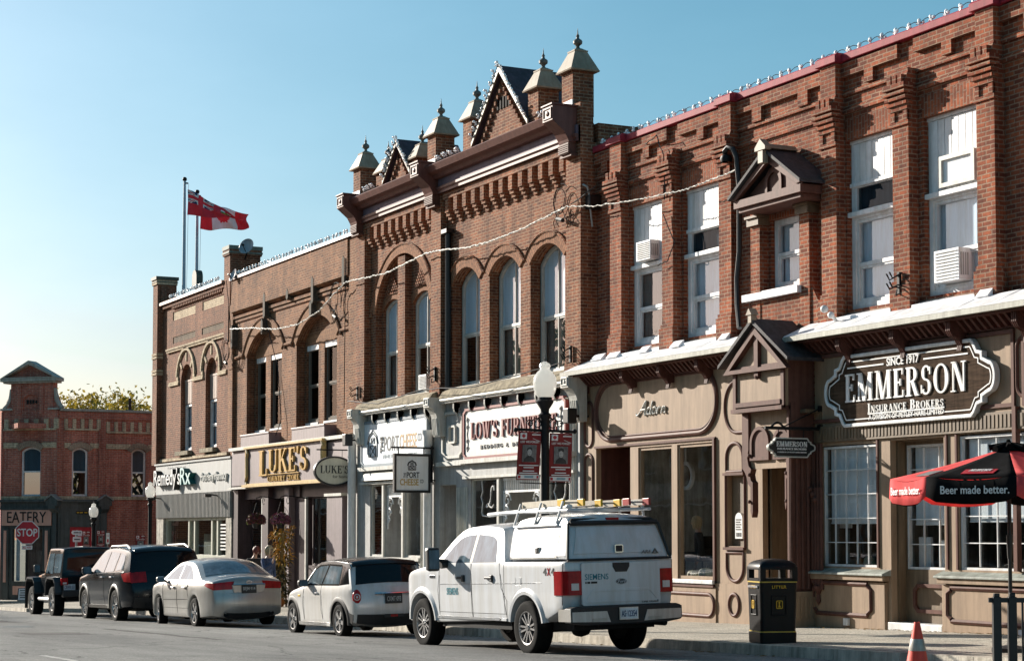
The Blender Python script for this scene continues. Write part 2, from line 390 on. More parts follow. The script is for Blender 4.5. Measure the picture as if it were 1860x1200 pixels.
def inset(poly, d):
 n = len(poly); A = sum(poly[i][0] * poly[(i + 1) % n][1] - poly[(i + 1) % n][0] * poly[i][1] for i in range(n))
 sg = 1 if A > 0 else -1; out = []
 for i in range(n):
  p0, p1, p2 = poly[i - 1], poly[i], poly[(i + 1) % n]
  def nrm(a, b):
   dx, dy = b[0] - a[0], b[1] - a[1]; l = math.hypot(dx, dy) or 1
   return (-dy / l * sg, dx / l * sg)
  n1, n2 = nrm(p0, p1), nrm(p1, p2)
  k = 1 + n1[0] * n2[0] + n1[1] * n2[1]
  k = max(k, 0.35)
  out.append((p1[0] + (n1[0] + n2[0]) / k * d, p1[1] + (n1[1] + n2[1]) / k * d))
 return out
def rect(x0, x1, z0, z1): return [(x0, z0), (x1, z0), (x1, z1), (x0, z1)]
def rrect(x0, x1, z0, z1, rx, rz=None, n=8):
 rz = rz or rx; p = []
 for cx, cz, a in ((x1 - rx, z0 + rz, -PI / 2), (x1 - rx, z1 - rz, 0), (x0 + rx, z1 - rz, PI / 2), (x0 + rx, z0 + rz, PI)):
  for i in range(n + 1):
   t = a + PI / 2 * i / n; p.append((cx + rx * cos(t), cz + rz * sin(t)))
 return p
def ell(cx, cz, rx, rz, n=40): return [(cx + rx * cos(2 * PI * i / n), cz + rz * sin(2 * PI * i / n)) for i in range(n)]
def archp(x0, x1, z0, zs, rise, n=14):
 """rectangle with a segmental / round head: springing at zs, crown at zs+rise"""
 w = (x1 - x0) / 2; cx = (x0 + x1) / 2
 if rise >= w * 0.999:
  pts = [(cx + w * cos(PI * i / n), zs + rise * sin(PI * i / n)) for i in range(n + 1)]
 else:
  R = (w * w + rise * rise) / (2 * rise); a = math.asin(w / R)
  pts = [(cx + R * sin(a - 2 * a * i / n), zs + rise - R + R * cos(a - 2 * a * i / n)) for i in range(n + 1)]
 return [(x0, z0), (x1, z0)] + pts
def arch_ring(mb, x0, x1, zs, rise, th, y0, y1, n=18, m=0):
 """voussoir ring over a segmental arch, UVs follow the curve"""
 w = (x1 - x0) / 2; cx = (x0 + x1) / 2
 R = (w * w + rise * rise) / (2 * rise); a = math.asin(min(1, w / R)); cz = zs + rise - R
 if rise > w: a = PI - a
 vs = []; fs = []; uv = []
 for i in range(n + 1):
  t = a - 2 * a * i / n
  for rr, y in ((R, y0), (R + th, y0), (R + th, y1), (R, y1)):
   vs.append((cx + rr * sin(t), y, cz + rr * cos(t)))
 for i in range(n):
  b, c = i * 4, i * 4 + 4; L0, L1 = 2 * a * R * i / n, 2 * a * R * (i + 1) / n
  for q, (p, r) in enumerate(((0, 1), (1, 2), (2, 3), (3, 0))):
   fs.append((b + p, b + r, c + r, c + p))
   h = th if q in (0, 2) else abs(y1 - y0)
   uv.append([(L0, 0), (L0, h), (L1, h), (L1, 0)])
 fs += [(0, 3, 2, 1), (n * 4, n * 4 + 1, n * 4 + 2, n * 4 + 3)]; uv += [None, None]
 return mb.add(vs, fs, m, uv)
def path3(poly, y): return [(p[0], y, p[1]) for p in poly]
# ------------------------------------------------------------------ lettering
def place2d(mb, polys, ox, oz, sx, sz, y0, y1, m=0):
 for i, pl in enumerate(polys):
  mb.prism([(ox + p[0] * sx, oz + p[1] * sz) for p in pl], y0 - 0.0012 * (i % 7), y1, 'y', m=m)
T_, t_ = 0.17, 0.065
def bar(x0, y0, x1, y1, w):      # vertical-ish stroke with horizontal width w
 return [(x0 - w / 2, y0), (x0 + w / 2, y0), (x1 + w / 2, y1), (x1 - w / 2, y1)]
def hb(x0, x1, y, h=None): h = h or t_; return [(x0, y - h / 2), (x1, y - h / 2), (x1, y + h / 2), (x0, y + h / 2)]
def arc(cx, cy, rx, ry, a0, a1, T=None, t=None, n=14):
 T = T or T_; t = t or t_; o = []; i_ = []
 for k in range(n + 1):
  a = rad(a0 + (a1 - a0) * k / n); w = t + (T - t) * abs(cos(a)) ** 1.5
  o.append((cx + (rx) * cos(a), cy + ry * sin(a))); i_.append((cx + (rx - w) * cos(a), cy + (ry - (t + (w - t) * 0.2)) * sin(a)))
 return o + i_[::-1]
def ser(x, y, w=0.3): return hb(x - w / 2, x + w / 2, y + (0.022 if y < 0.5 else -0.022), 0.045)
def tick(x, y0, y1): return bar(x, y0, x, y1, 0.055)
def G(c):
 if c == 'E': return 0.62, [bar(.17, 0, .17, 1, T_), hb(.04, .58, .03, .06), hb(.04, .55, .97, .06), hb(.2, .42, .52), tick(.56, 0, .25), tick(.53, .78, 1), tick(.42, .4, .64)]
 if c == 'F': return 0.60, [bar(.17, 0, .17, 1, T_), hb(.04, .55, .97, .06), hb(.2, .42, .5), tick(.53, .76, 1), tick(.42, .38, .62), ser(.17, 0, .32)]
 if c == 'L': return 0.58, [bar(.17, 0, .17, 1, T_), ser(.17, 1, .32), hb(.04, .55, .03, .06), tick(.53, 0, .28)]
 if c == 'M': return 0.98, [bar(.14, 0, .17, 1, t_), bar(.22, 1, .46, 0, T_), bar(.48, 0, .76, 1, t_), bar(.82, 0, .80, 1, T_), ser(.14, 0, .24), ser(.82, 0, .3), ser(.16, 1, .2), ser(.82, 1, .26)]
 if c == 'N': return 0.80, [bar(.14, 0, .14, 1, t_), bar(.2, 1, .62, 0, T_), bar(.67, 0, .67, 1, t_), ser(.14, 0, .24), ser(.67, 1, .24), ser(.16, 1, .2)]
 if c == 'R': return 0.74, [bar(.17, 0, .17, 1, T_), ser(.17, 0, .32), hb(.04, .38, .97, .06), arc(.36, .74, .27, .26, -90, 90), hb(.2, .38, .5), bar(.40, .48, .62, 0, T_), hb(.56, .74, .02, .04)]
 if c == 'P': return 0.64, [bar(.17, 0, .17, 1, T_), ser(.17, 0, .32), hb(.04, .38, .97, .06), arc(.35, .72, .27, .28, -90, 90), hb(.2, .38, .45)]
 if c == 'B': return 0.70, [bar(.17, 0, .17, 1, T_), hb(.04, .38, .97, .06), arc(.35, .75, .25, .25, -90, 90), hb(.2, .4, .51), arc(.36, .27, .30, .27, -90, 90), hb(.04, .38, .03, .06)]
 if c == 'D': return 0.78, [bar(.17, 0, .17, 1, T_), hb(.04, .34, .97, .06), arc(.32, .5, .42, .5, -90, 90), hb(.04, .34, .03, .06)]
 if c == 'S': return 0.60, [arc(.31, .74, .24, .26, 20, 270, .15), arc(.30, .27, .26, .27, -160, 90, .15), tick(.51, .68, .94), tick(.07, .06, .34)]
 if c == 'O': return 0.84, [arc(.42, .5, .38, .5, -90, 90), arc(.42, .5, .38, .5, 90, 270)]
 if c == 'C': return 0.74, [arc(.42, .5, .38, .5, 60, 300), tick(.63, .68, .95), tick(.64, .05, .3)]
 if c == 'G': return 0.78, [arc(.42, .5, .38, .5, 60, 300), tick(.63, .68, .95), bar(.65, .05, .65, .42, .13), ser(.65, .45, .28)]
 if c == 'U': return 0.80, [bar(.17, .3, .17, 1, T_), bar(.66, .3, .66, 1, t_), arc(.39, .32, .305, .32, 180, 360, .16), ser(.17, 1, .32), ser(.66, 1, .24)]
 if c == 'K': return 0.80, [bar(.17, 0, .17, 1, T_), ser(.17, 0, .32), ser(.17, 1, .32), bar(.24, .42, .62, 1, t_), bar(.38, .58, .68, 0, T_), ser(.63, 1, .24), ser(.68, 0, .28)]
 if c == 'W': return 1.08, [bar(.16, 1, .34, 0, T_), bar(.36, 0, .54, 1, t_), bar(.56, 1, .74, 0, T_), bar(.76, 0, .93, 1, t_), ser(.15, 1, .28), ser(.55, 1, .24), ser(.94, 1, .22)]
 if c == 'I': return 0.36, [bar(.18, 0, .18, 1, T_), ser(.18, 0, .32), ser(.18, 1, .32)]
 if c == 'T': return 0.68, [bar(.34, 0, .34, 1, T_), ser(.34, 0, .32), hb(.05, .63, .97, .06), tick(.07, .74, 1), tick(.61, .74, 1)]
 if c == 'H': return 0.82, [bar(.17, 0, .17, 1, T_), bar(.65, 0, .65, 1, T_), hb(.2, .6, .5), ser(.17, 0, .3), ser(.17, 1, .3), ser(.65, 0, .3), ser(.65, 1, .3)]
 if c == 'A': return 0.80, [bar(.12, 0, .38, 1, t_), bar(.66, 0, .40, 1, T_), hb(.2, .58, .34), ser(.12, 0, .22), ser(.66, 0, .3)]
 if c == 'V': return 0.78, [bar(.14, 1, .38, 0, T_), bar(.40, 0, .64, 1, t_), ser(.14, 1, .3), ser(.64, 1, .22)]
 if c == 'Y': return 0.76, [bar(.36, 0, .36, .5, T_), bar(.34, .45, .13, 1, T_), bar(.38, .45, .62, 1, t_), ser(.36, 0, .3), ser(.13, 1, .28), ser(.62, 1, .2)]
 if c == "'": return 0.22, [[(.05, 1.02), (.17, 1.02), (.13, .72), (.07, .72)]]
 if c == '1': return 0.4, [bar(.2, 0, .2, 1, .13), ser(.2, 0, .3), bar(.1, .8, .2, 1, .1)]
 if c == '9': return 0.6, [arc(.29, .68, .24, .32, -90, 90, .13), arc(.29, .68, .24, .32, 90, 270, .13), bar(.3, 0, .47, .6, .12)]
 if c == '7': return 0.55, [hb(.05, .5, .95, .1), bar(.2, 0, .45, .95, .13)]
 if c == '-': return 0.4, [hb(.06, .34, .45, .1)]
 if c == '&': return 0.8, [arc(.34, .76, .2, .24, -90, 90, .12), arc(.34, .76, .2, .24, 90, 270, .12), arc(.34, .27, .3, .27, 90, 360, .14), bar(.3, .6, .68, 0, .13)]
 return 0.36, []
def serif(mb, s, x0, x1, z0, z1, y0, y1, small=0.0, m=0, gap=0.06):
 """letters fitted into x0..x1, z0..z1; lower-case letters come out as small capitals"""
 lay = []; x = 0
 for c in s:
  k = small if (small and c.islower()) else 1.0
  w, pl = G(c.upper()); lay.append((x, k, pl)); x += (w + gap) * k
 sc = (x1 - x0) / x
 for lx, k, pl in lay:
  if pl: place2d(mb, pl, x0 + lx * sc, z0, sc * k, (z1 - z0) * k, y0, y1, m)
 return mb
def font_mesh(s, depth=0.0, bold=0.0, res=3):
 cu = bpy.data.curves.new('t', 'FONT'); cu.body = s; cu.extrude = depth / 2; cu.resolution_u = res; cu.offset = bold
 ob = bpy.data.objects.new('t', cu); COL.objects.link(ob)
 bpy.context.view_layer.update()
 me = ob.to_mesh(); vs = [tuple(v.co) for v in me.vertices]; fs = [tuple(p.vertices) for p in me.polygons]
 ob.to_mesh_clear(); bpy.data.objects.remove(ob); bpy.data.curves.remove(cu)
 return vs, fs
def sans(mb, s, o, u, v, w, h, depth=0.01, bold=0.0, shear=0.0, m=0):
 """sans lettering fitted in w x h from origin o along unit axes u, v; thickness towards u x v"""
 vs, fs = font_mesh(s, 1.0, bold); u, v = Vector(u), Vector(v); n = u.cross(v); o = Vector(o)
 xa, xb = min(p[0] for p in vs), max(p[0] for p in vs); ya, yb = min(p[1] for p in vs), max(p[1] for p in vs)
 out = []
 for p in vs:
  a, b = (p[0] - xa) / (xb - xa), (p[1] - ya) / (yb - ya)
  out.append(o + u * (a * w + shear * b * h) + v * (b * h) + n * ((p[2] + 0.5) * depth))
 return mb.add(out, fs, m)
UX, UZ = (1, 0, 0), (0, 0, 1)
# ================================================================== THE SETTING
def groundmat(name, kind):
 m, t, b = newmat(name)
 tc = N(t, 'TexCoord'); vec = tc.outputs['Object']
 if kind == 'asphalt':
  base, hi = (0.145, 0.142, 0.137), (0.33, 0.32, 0.30)
  n1 = N(t, 'TexNoise', Scale=0.35, Detail=10.0, Roughness=0.7); n2 = N(t, 'TexNoise', Scale=30.0, Detail=6.0, Roughness=.75)
  mp = N(t, 'Mapping'); mp.inputs['Scale'].default_value = (0.25, 1.3, 1); t.links.new(vec, mp.inputs[0])
  t.links.new(mp.outputs[0], n1.inputs['Vector']); t.links.new(vec, n2.inputs['Vector'])
 else:
  base, hi = (0.40, 0.36, 0.30), (0.55, 0.50, 0.42)
  n1 = N(t, 'TexNoise', Scale=0.9, Detail=9.0, Roughness=0.7); n2 = N(t, 'TexNoise', Scale=40.0, Detail=3.0)
  t.links.new(vec, n1.inputs['Vector']); t.links.new(vec, n2.inputs['Vector'])
 r = N(t, 'ValToRGB'); r.color_ramp.elements[0].position = 0.35; r.color_ramp.elements[1].position = 0.68
 r.color_ramp.elements[0].color = base + (1,); r.color_ramp.elements[1].color = hi + (1,)
 t.links.new(n1.outputs['Fac'], r.inputs[0])
 r2 = N(t, 'ValToRGB'); r2.color_ramp.elements[0].position = 0.35; r2.color_ramp.elements[1].position = 0.7
 r2.color_ramp.elements[0].color = (0.5, 0.5, 0.5, 1); r2.color_ramp.elements[1].color = (1.5, 1.5, 1.48, 1)
 t.links.new(n2.outputs['Fac'], r2.inputs[0])
 mu = N(t, 'MixRGB', blend_type='MULTIPLY'); mu.inputs[0].default_value = 1
 t.links.new(r.outputs[0], mu.inputs['Color1']); t.links.new(r2.outputs[0], mu.inputs['Color2'])
 out = mu.outputs[0]
 # cracks / slab joints
 if kind == 'asphalt':
  vo = N(t, 'TexVoronoi', feature='DISTANCE_TO_EDGE', Scale=0.33); nz = N(t, 'TexNoise', Scale=1.6, Detail=6.0)
  va = N(t, 'MixRGB', blend_type='ADD'); va.inputs[0].default_value = 0.7
  t.links.new(vec, nz.inputs['Vector']); t.links.new(vec, va.inputs['Color1']); t.links.new(nz.outputs['Color'], va.inputs['Color2'])
  t.links.new(va.outputs[0], vo.inputs['Vector'])
  lt = N(t, 'Math', operation='LESS_THAN'); lt.inputs[1].default_value = 0.007; t.links.new(vo.outputs['Distance'], lt.inputs[0])
  fac = lt.outputs[0]; dark = (0.08, 0.078, 0.076, 1)
 else:
  br = N(t, 'TexBrick'); br.offset = 0.0
  for k, v in (('Scale', 1.0), ('Mortar Size', 0.012), ('Brick Width', 1.52), ('Row Height', 1.5)): br.inputs[k].default_value = v
  t.links.new(vec, br.inputs['Vector']); fac = br.outputs['Fac']; dark = (0.10, 0.09, 0.075, 1)
 mx = N(t, 'MixRGB'); mx.inputs['Color2'].default_value = dark
 t.links.new(fac, mx.inputs[0]); t.links.new(out, mx.inputs['Color1']); t.links.new(mx.outputs[0], b.inputs['Base Color'])
 b.inputs['Roughness'].default_value = 0.85; b.inputs['Specular IOR Level'].default_value = 0.35
 bp = N(t, 'Bump', Strength=1.0, Distance=0.016); t.links.new(n2.outputs['Fac'], bp.inputs['Height']); t.links.new(bp.outputs[0], b.inputs['Normal'])
 return m
M['asphalt'] = groundmat('asphalt', 'asphalt'); M['concrete'] = groundmat('pavement_concrete', 'concrete')
M['kerb'] = mat('kerb_concrete', (0.55, 0.50, 0.42), 0.9, 0.3, 3.0, bump=0.5, bscale=30)
M['earth'] = mat('dry_grass_ground', (0.16, 0.14, 0.08), 0.95, 0.3, 0.4)
M['roadpaint'] = mat('worn_road_paint', (0.50, 0.49, 0.47), 0.8, 0.45, 4.0)
def grid(xs, ys, zf):
 b = MB(); vs = [(x, y, zf(x, y)) for x in xs for y in ys]; q = len(ys)
 return b.add(vs, [(i * q + j, (i + 1) * q + j, (i + 1) * q + j + 1, i * q + j + 1) for i in range(len(xs) - 1) for j in range(q - 1)])
def span(a, b, st): n = max(1, int(round((b - a) / st))); return [a + (b - a) * i / n for i in range(n + 1)]
g = MB().add([(-900, -600, -4.2), (600, -600, -4.2), (600, 900, -4.2), (-900, 900, -4.2)], [(0, 1, 2, 3)])
structure(g.build('ground', 'earth'))
structure(grid(span(-160, 40, 4), span(-3.5, 15.36, 2.1), road_z).build('road', 'asphalt'))
structure(grid([-74.6, -72, -69.6], span(15.3, 90, 6), lambda x, y: road_z(x, 15.3) - 0.01).build('side_street', 'asphalt'))
# pavements with real kerbs
def pavement(xs, y0, y1, name):
 b = grid(xs, span(y0, y1, 2.2), lambda x, y: walk_z(x, y))
 return structure(b.build(name, 'concrete'))
pavement(span(-69.6, 10, 3), 15.50, 19.95, 'pavement')
pavement([-69.6, -68.2], 19.95, 60, 'side_pavement')
def kerb(pts, name='kerb', top=0.0):
 """kerb stone run: pts = outer (road side) line"""
 b = MB(); n = len(pts)
 for i in range(n - 1):
  (xa, ya), (xb, yb) = pts[i], pts[i + 1]
  d = Vector((xb - xa, yb - ya, 0)); q = max(1, int(d.length / 1.4)); gp = .006 / d.length; nr = Vector((-d.y, d.x, 0)).normalized() * 0.2
  for k in range(q):
   p = Vector((xa, ya, 0)) + d * (k / q + gp); r = Vector((xa, ya, 0)) + d * ((k + 1) / q - gp)
   j = random.uniform(-0.006, 0.006)
   za, zb = walk_z(p.x) + 0.004 + j, walk_z(r.x) + 0.004 + j
   e = nr * 0.12
   b.add([(p.x, p.y, za - 0.4), (p.x + e.x, p.y + e.y, za), (p.x + nr.x, p.y + nr.y, za), (p.x + nr.x, p.y + nr.y, za - 0.4),
     (r.x, r.y, zb - 0.4), (r.x + e.x, r.y + e.y, zb), (r.x + nr.x, r.y + nr.y, zb), (r.x + nr.x, r.y + nr.y, zb - 0.4)],
     [(0, 1, 2, 3), (4, 7, 6, 5), (0, 4, 5, 1), (1, 5, 6, 2), (2, 6, 7, 3), (3, 7, 4, 0)])
 return structure(b.build(name, 'kerb'))
kerb([(-57.6, 15.3), (10, 15.3)])
# bulge of the pavement at the corner, where the stop sign stands
bulge = [(-69.4, 19.9), (-69.4, 14.0), (-68.2, 12.9), (-59.4, 12.9), (-57.6, 15.5)]
bb = MB(); bb.add([(x, y, walk_z(x, y) - 0.003) for x, y in [(-69.4, 15.52), (-69.2, 14.2), (-68.0, 13.1), (-59.5, 13.1), (-57.8, 15.52)]], [(0, 1, 2, 3, 4)])
structure(bb.build('corner_pavement', 'concrete'))
kerb([(-69.6, 19.9), (-69.6, 14.1), (-68.2, 12.9), (-59.4, 12.9), (-57.6, 15.3)], 'corner_kerb')
# far corner in front of the eatery
fb = MB(); fb.add([(x, y, road_z(x, 15.3) + 0.13) for x, y in [(-74.6, 60), (-74.6, 16.6), (-76.2, 15.0), (-110, 15.0), (-110, 60)]], [(0, 1, 2, 3, 4)])
structure(fb.build('far_pavement', 'concrete'))
kerb([(-110, 14.9), (-76.3, 14.9), (-74.5, 16.5), (-74.5, 50)], 'far_kerb')
# near pavement behind the camera, only met in reflections
structure(grid(span(-120, 40, 8), [-5.2, -3.6], lambda x, y: road_z(x, 3.0) + 0.15).build('near_pavement', 'concrete'))
# worn parking-bay ticks along the parked cars
rp = MB()
for x, y0, y1, w in ((-38.3, 11.0, 13.2, .10), (-45.4, 10.8, 13.0, .10), (-30.9, 11.4, 12.0, .1), (-52.2, 10.9, 12.6, .1), (-59.0, 9.6, 12.6, .35), (-22.9, 12.0, 14.6, .1)):
 rp.add([(px, py, road_z(px, py) + 0.004) for px, py in ((x, y0), (x + w, y0), (x + w, y1), (x, y1))], [(0, 1, 2, 3)])
for i in range(9):
 x = -88 + i * 9
 rp.add([(px, py, road_z(px, py) + 0.004) for px, py in ((x, 5.6), (x + 3.0, 5.6), (x + 3.0, 5.7), (x, 5.7))], [(0, 1, 2, 3)])
structure(rp.build('road_markings', 'roadpaint'))
# tar-filled repair strips and a manhole cover
M['tar'] = mat('tar_patch', (.06, .058, .056), .95, .35, 3.0, bump=.4)
tp = MB()
for x0, x1, y0, y1 in ((-47, -44.4, 7.2, 9.6), (-38.5, -31, 9.9, 10.12), (-62, -52, 8.3, 8.5), (-36, -34.6, 7.6, 8.8)):
 n = 12; vs = []
 for i in range(n + 1):
  x = x0 + (x1 - x0) * i / n
  for y in (y0, y1): yy = y + random.uniform(-.07, .07); vs.append((x, yy, road_z(x, yy) + .003))
 tp.add(vs, [(2 * i, 2 * i + 2, 2 * i + 3, 2 * i + 1) for i in range(n)])
structure(tp.build('road_patches', 'tar'))
mh = MB(); mh.lathe([(0, .008), (.33, .008), (.36, .004)], (-40.5, 8.6, road_z(-40.5, 8.6)), 28); tag(mh.build('manhole_cover', 'finial', loc=(-40.5, 8.6, road_z(-40.5, 8.6))), 'round iron manhole cover in the grey asphalt road', 'manhole cover')
# fallen leaves along kerb and shop bases
lf = MB(); M['leaf_dry'] = mat('dry_leaf', (0.33, 0.19, 0.05), 0.8, 0.4, 9)
def leafbit(x, y, z, s):
 a = random.uniform(0, 6.28); c, d = cos(a) * s, sin(a) * s
 lf.add([(x - c, y - d, z), (x + d * .6, y - c * .6, z + s * .35), (x + c, y + d, z + s * .1), (x - d * .6, y + c * .6, z + s * .4)], [(0, 1, 2, 3)])
for i in range(260):
 x = random.uniform(-27, -18.5); y = 19.42 - abs(random.gauss(0, .12)); leafbit(x, y, walk_z(x, y) + .006, random.uniform(.015, .035))
for i in range(220):
 x = random.uniform(-60, -22); y = 15.24 - abs(random.gauss(0, .14)); leafbit(x, y, road_z(x, y) + .008, random.uniform(.02, .045))
for i in range(200):
 x = random.gauss(-47.8, 1.6); y = 15.15 - abs(random.gauss(0, .25)); leafbit(x, y, road_z(x, y) + .008, random.uniform(.02, .05))
tag(lf.build('fallen_leaves', 'leaf_dry', recalc=False), 'dry brown fallen leaves along the kerb and shop fronts', 'leaves', kind='stuff')
# ================================================================== WINDOWS shared by the buildings
def sash(parent, x0, x1, z0, z1, y, rail=None, fr='white', w=0.07, rise=0.0, mull=0, back=None, backy=0.14, glass='glass_up', rails=(), dep=0.10, bz=None, name='window'):
 """sash window: frame mesh with pane and blind below it; y = outer face of the frame"""
 b = MB(); zs = z1 - rise
 outer = archp(x0, x1, z0, zs, rise) if rise > 0 else rect(x0, x1, z0, z1)
 b.prism(outer, y, y + dep, 'y', [inset(outer, w)])
 if rail is not None: b.box(x0 + w * .9, x1 - w * .9, y + .012, y + dep - .01, rail - .035, rail + .035)
 for r in rails: b.box(x0 + w * .9, x1 - w * .9, y + .012, y + dep - .012, r - .014, r + .014)
 for i in range(mull):
  xm = x0 + (x1 - x0) * (i + 1) / (mull + 1); b.box(xm - .014, xm + .014, y + .016, y + dep - .016, z0 + w * .9, z1 - w * .9)
 if rail is not None:        # inner lips of the lower sash
  b.frame(rect(x0 + w + .003, x1 - w - .003, z0 + w + .003, rail - .037), .035, y + .03, y + dep - .005)
 f = b.build(name, fr, parent, bev=0.004)
 MB().prism(inset(outer, w * .8), y + dep * .55, y + dep * .55 + .006).build('pane', glass, f)
 if back:
  bk = MB(); q = 14; ya = y + backy
  za, zb = bz if bz else (z0, z1)
  vs = []
  for i in range(q + 1):
   xx = x0 + (x1 - x0) * i / q; yy = ya + (.02 * sin(i * 2.4) if back != 'blind' else 0)
   vs += [(xx, yy, za), (xx, yy, zb)]
  bk.add(vs, [(2 * i, 2 * i + 2, 2 * i + 3, 2 * i + 1) for i in range(q)])
  bk.build('blind' if back == 'blind' else 'curtain', back, f, recalc=False)
 return f
def ac_unit(x0, x1, z0, z1, y, label):
 t = thing('window_air_conditioner', label, 'air conditioner', ((x0 + x1) / 2, y, z0), group='window air conditioners')
 MB().box(x0, x1, y - .22, y + .1, z0, z1).build('casing', 'white', t, bev=.012)
 g = MB(); n = 9
 for i in range(n):
  z = z0 + .05 + (z1 - z0 - .1) * i / (n - 1); g.box(x0 + .04, x1 - .04, y - .235, y - .221, z - .005, z + .005)
 for i in range(4):
  yy = y - .18 + i * .045; g.box(x1, x1 + .006, yy - .012, yy + .012, z0 + .08, z1 - .08)
 g.build('grille', 'greige', t)
 return t
def shell(mb, x0, x1, y0, y1, z0, z1, thick=.25):
 """side walls, back wall and roof slab behind a front plate"""
 mb.box(x0, x0 + thick, y0, y1, z0, z1); mb.box(x1 - thick, x1, y0, y1, z0, z1)
 mb.box(x0 + thick, x1 - thick, y1 - thick, y1, z0, z1)
def bulbs(x0, x1, z0, z1, y, n, label, droop=.05):
 t = thing('roof_light_string', label, 'string lights', ((x0 + x1) / 2, y, (z0 + z1) / 2), group='light strings along the parapets')
 pts = []
 for i in range(n):
  for k in range(5):
   if i == n - 1 and k: break
   f = (i + k / 5) / (n - 1); pts.append((x0 + (x1 - x0) * f, y, z0 + (z1 - z0) * f + .05 + droop * sin(PI * k / 5)))
 MB().tube(pts, .007, 4).build('cable', 'wire', t)
 proto = None
 for i in range(n):
  f = i / (n - 1); p = Vector((x0 + (x1 - x0) * f, y, z0 + (z1 - z0) * f))
  if proto is None:
   b = MB(); b.tube([(0, 0, 0), (0, 0, .05)], .022, 7); b.ball((0, 0, .09), .034, 5, sz=1.4)
   b.tube([(-.06, 0, .05), (.06, 0, .05)], .014, 5); b.ball((.07, -.02, .055), .03, 4)
   proto = b.build('bulb', 'bulb', t, smooth=True); o = proto
  else:
   o = proto.copy(); COL.objects.link(o)
  o.location = p + Vector((random.uniform(-.03, .03), 0, 0)); o.rotation_euler = (random.uniform(-.3, .3), random.uniform(-.35, .35), random.uniform(-.6, .6))
  o.matrix_parent_inverse = WM[t.name].inverted()
 return t
# ================================================================== RIGHT-HAND BRICK BLOCK (two shops, five upper windows)
RB0, RB1 = -35.5, -13.0
rb = thing('brick_shop_building', 'long orange brick block with red metal coping, white flashing and tan shop fronts', 'building', (-28, 19.6, -1.7))
YF, YW, YG = 19.60, 19.80, 19.90
wins = [(-34.10, -32.52), (-31.99, -30.42), (-26.62, -25.12), (-24.54, -23.03), (-19.1, -17.6), (-17.0, -15.5)]
tall = [(-34.60, -34.13), (-30.39, -29.97), (-27.10, -26.66), (-23.01, -22.59), (-19.62, -19.2), (-15.4, -14.9)]
mid = [(-32.49, -32.07), (-25.10, -24.68), (-17.5, -17.06)]
pil = [(-29.32, -29.02), (-27.77, -27.47)]
b = MB()
b.prism(rect(RB0, RB1, 3.55, 8.12), YW, YW + .28, 'y', [rect(a, c, 3.80, 6.74) for a, c in wins] + [rect(-28.94, -27.80, 4.40, 5.70)])
shell(b, RB0, RB1, YW + .285, 31, -2.2, 7.8)
b.box(RB0 + .25, RB1 - .25, YW + .285, 30.7, 7.35, 7.5)
# piers
for a, c in tall:
 b.box(a, c, YF, YW + .01, 3.55, 8.10)
for a, c in mid:
 b.box(a, c, YF, YW + .01, 3.55, 7.60)
for a, c in pil:
 b.box(a, c, YF, YW + .01, 3.55, 5.92)
# plinths: the piers widen towards the flashing
for a, c in tall + mid:
 b.box(a - .05, c + .05, YF - .05, YF + .1, 3.5, 4.02); b.box(a - .025, c + .025, YF - .025, YF + .1, 4.03, 4.10)
b.prism([(-29.02, 4.40), (-27.77, 4.40), (-27.77, 3.5), (-29.02, 3.5)], YF + .02, YW - .01)     # apron under the small window
b.prism([(-27.47, 4.35), (-27.30, 4.1), (-27.11, 3.9), (-27.11, 3.5), (-27.47, 3.5)], YF + .03, YW - .01)
# corbelled heads
for k, (a, c) in enumerate(tall + mid):
 b.box(a - .03, c + .03, YF - .03, YF + .05, 6.66, 6.73)
 b.box(a, a + .10, YF - .03, YF + .02, 6.735, 6.90); b.box(c - .10, c, YF - .03, YF + .02, 6.735, 6.90)
 for i in range(4):
  z = 6.91 + i * .085; e = .045 + .033 * i
  b.box(a - e * .55, c + e * .55, YF - e, YF + .05, z, z + .05); b.box(a - e * .3, c + e * .3, YF - e * .6, YF + .04, z + .051, z + .083)
 b.box(a - .07, c + .07, YF - .145, YF + .05, 7.255, 7.34)
 for i in range(3):
  xx = a + (c - a) * (i + .5) / 3; b.box(xx - .05, xx + .05, YF - .12, YF + .04, 7.341, 7.50 - .01 * i)
 b.prism([(YF - .09, 7.34), (YF + .03, 7.34), (YF + .03, 7.62)], a - .01, c + .01, 'x')
# string courses and sunk panels between the piers
ed = [RB0] + [v for p in sorted(tall + mid) for v in p] + [RB1]
for i in range(0, len(ed), 2):
 xa, xb = ed[i], ed[i + 1]
 if xb - xa < .3: continue
 b.box(xa, xb, YW - .05, YW + .01, 7.22, 7.30); b.box(xa, xb, YW - .03, YW + .01, 7.30, 7.325)
 b.box(xa, xb, YW - .05, YW + .01, 7.53, 7.60)
 b.box(xa, xb, YW - .085, YW + .01, 7.86, 8.10)
 if xb - xa > 1.9:
  b.box(xa + .55, xa + .85, YW - .085, YW + .01, 7.601, 7.859); b.box(xb - .85, xb - .55, YW - .085, YW + .01, 7.601, 7.859)
 else:
  b.box((xa + xb) / 2 - .12, (xa + xb) / 2 + .12, YW - .085, YW + .01, 7.64, 7.859)
b.build('wall', 'brick_orange', rb)
v = MB()
for a, c in wins:
 xa, xb = a - .02, c + .02
 v.prism([(xa + .03, 6.74), (xb - .03, 6.74), (xb + .0, 7.12), (xa - .0, 7.12)], YW - .025, YW + .01)
v.prism([(-28.98, 5.70), (-27.78, 5.70), (-27.78, 5.9), (-28.98, 5.9)], YW - .025, YW + .01)
v.build('flat_arch', 'brick_orange_s', rb, each=True)
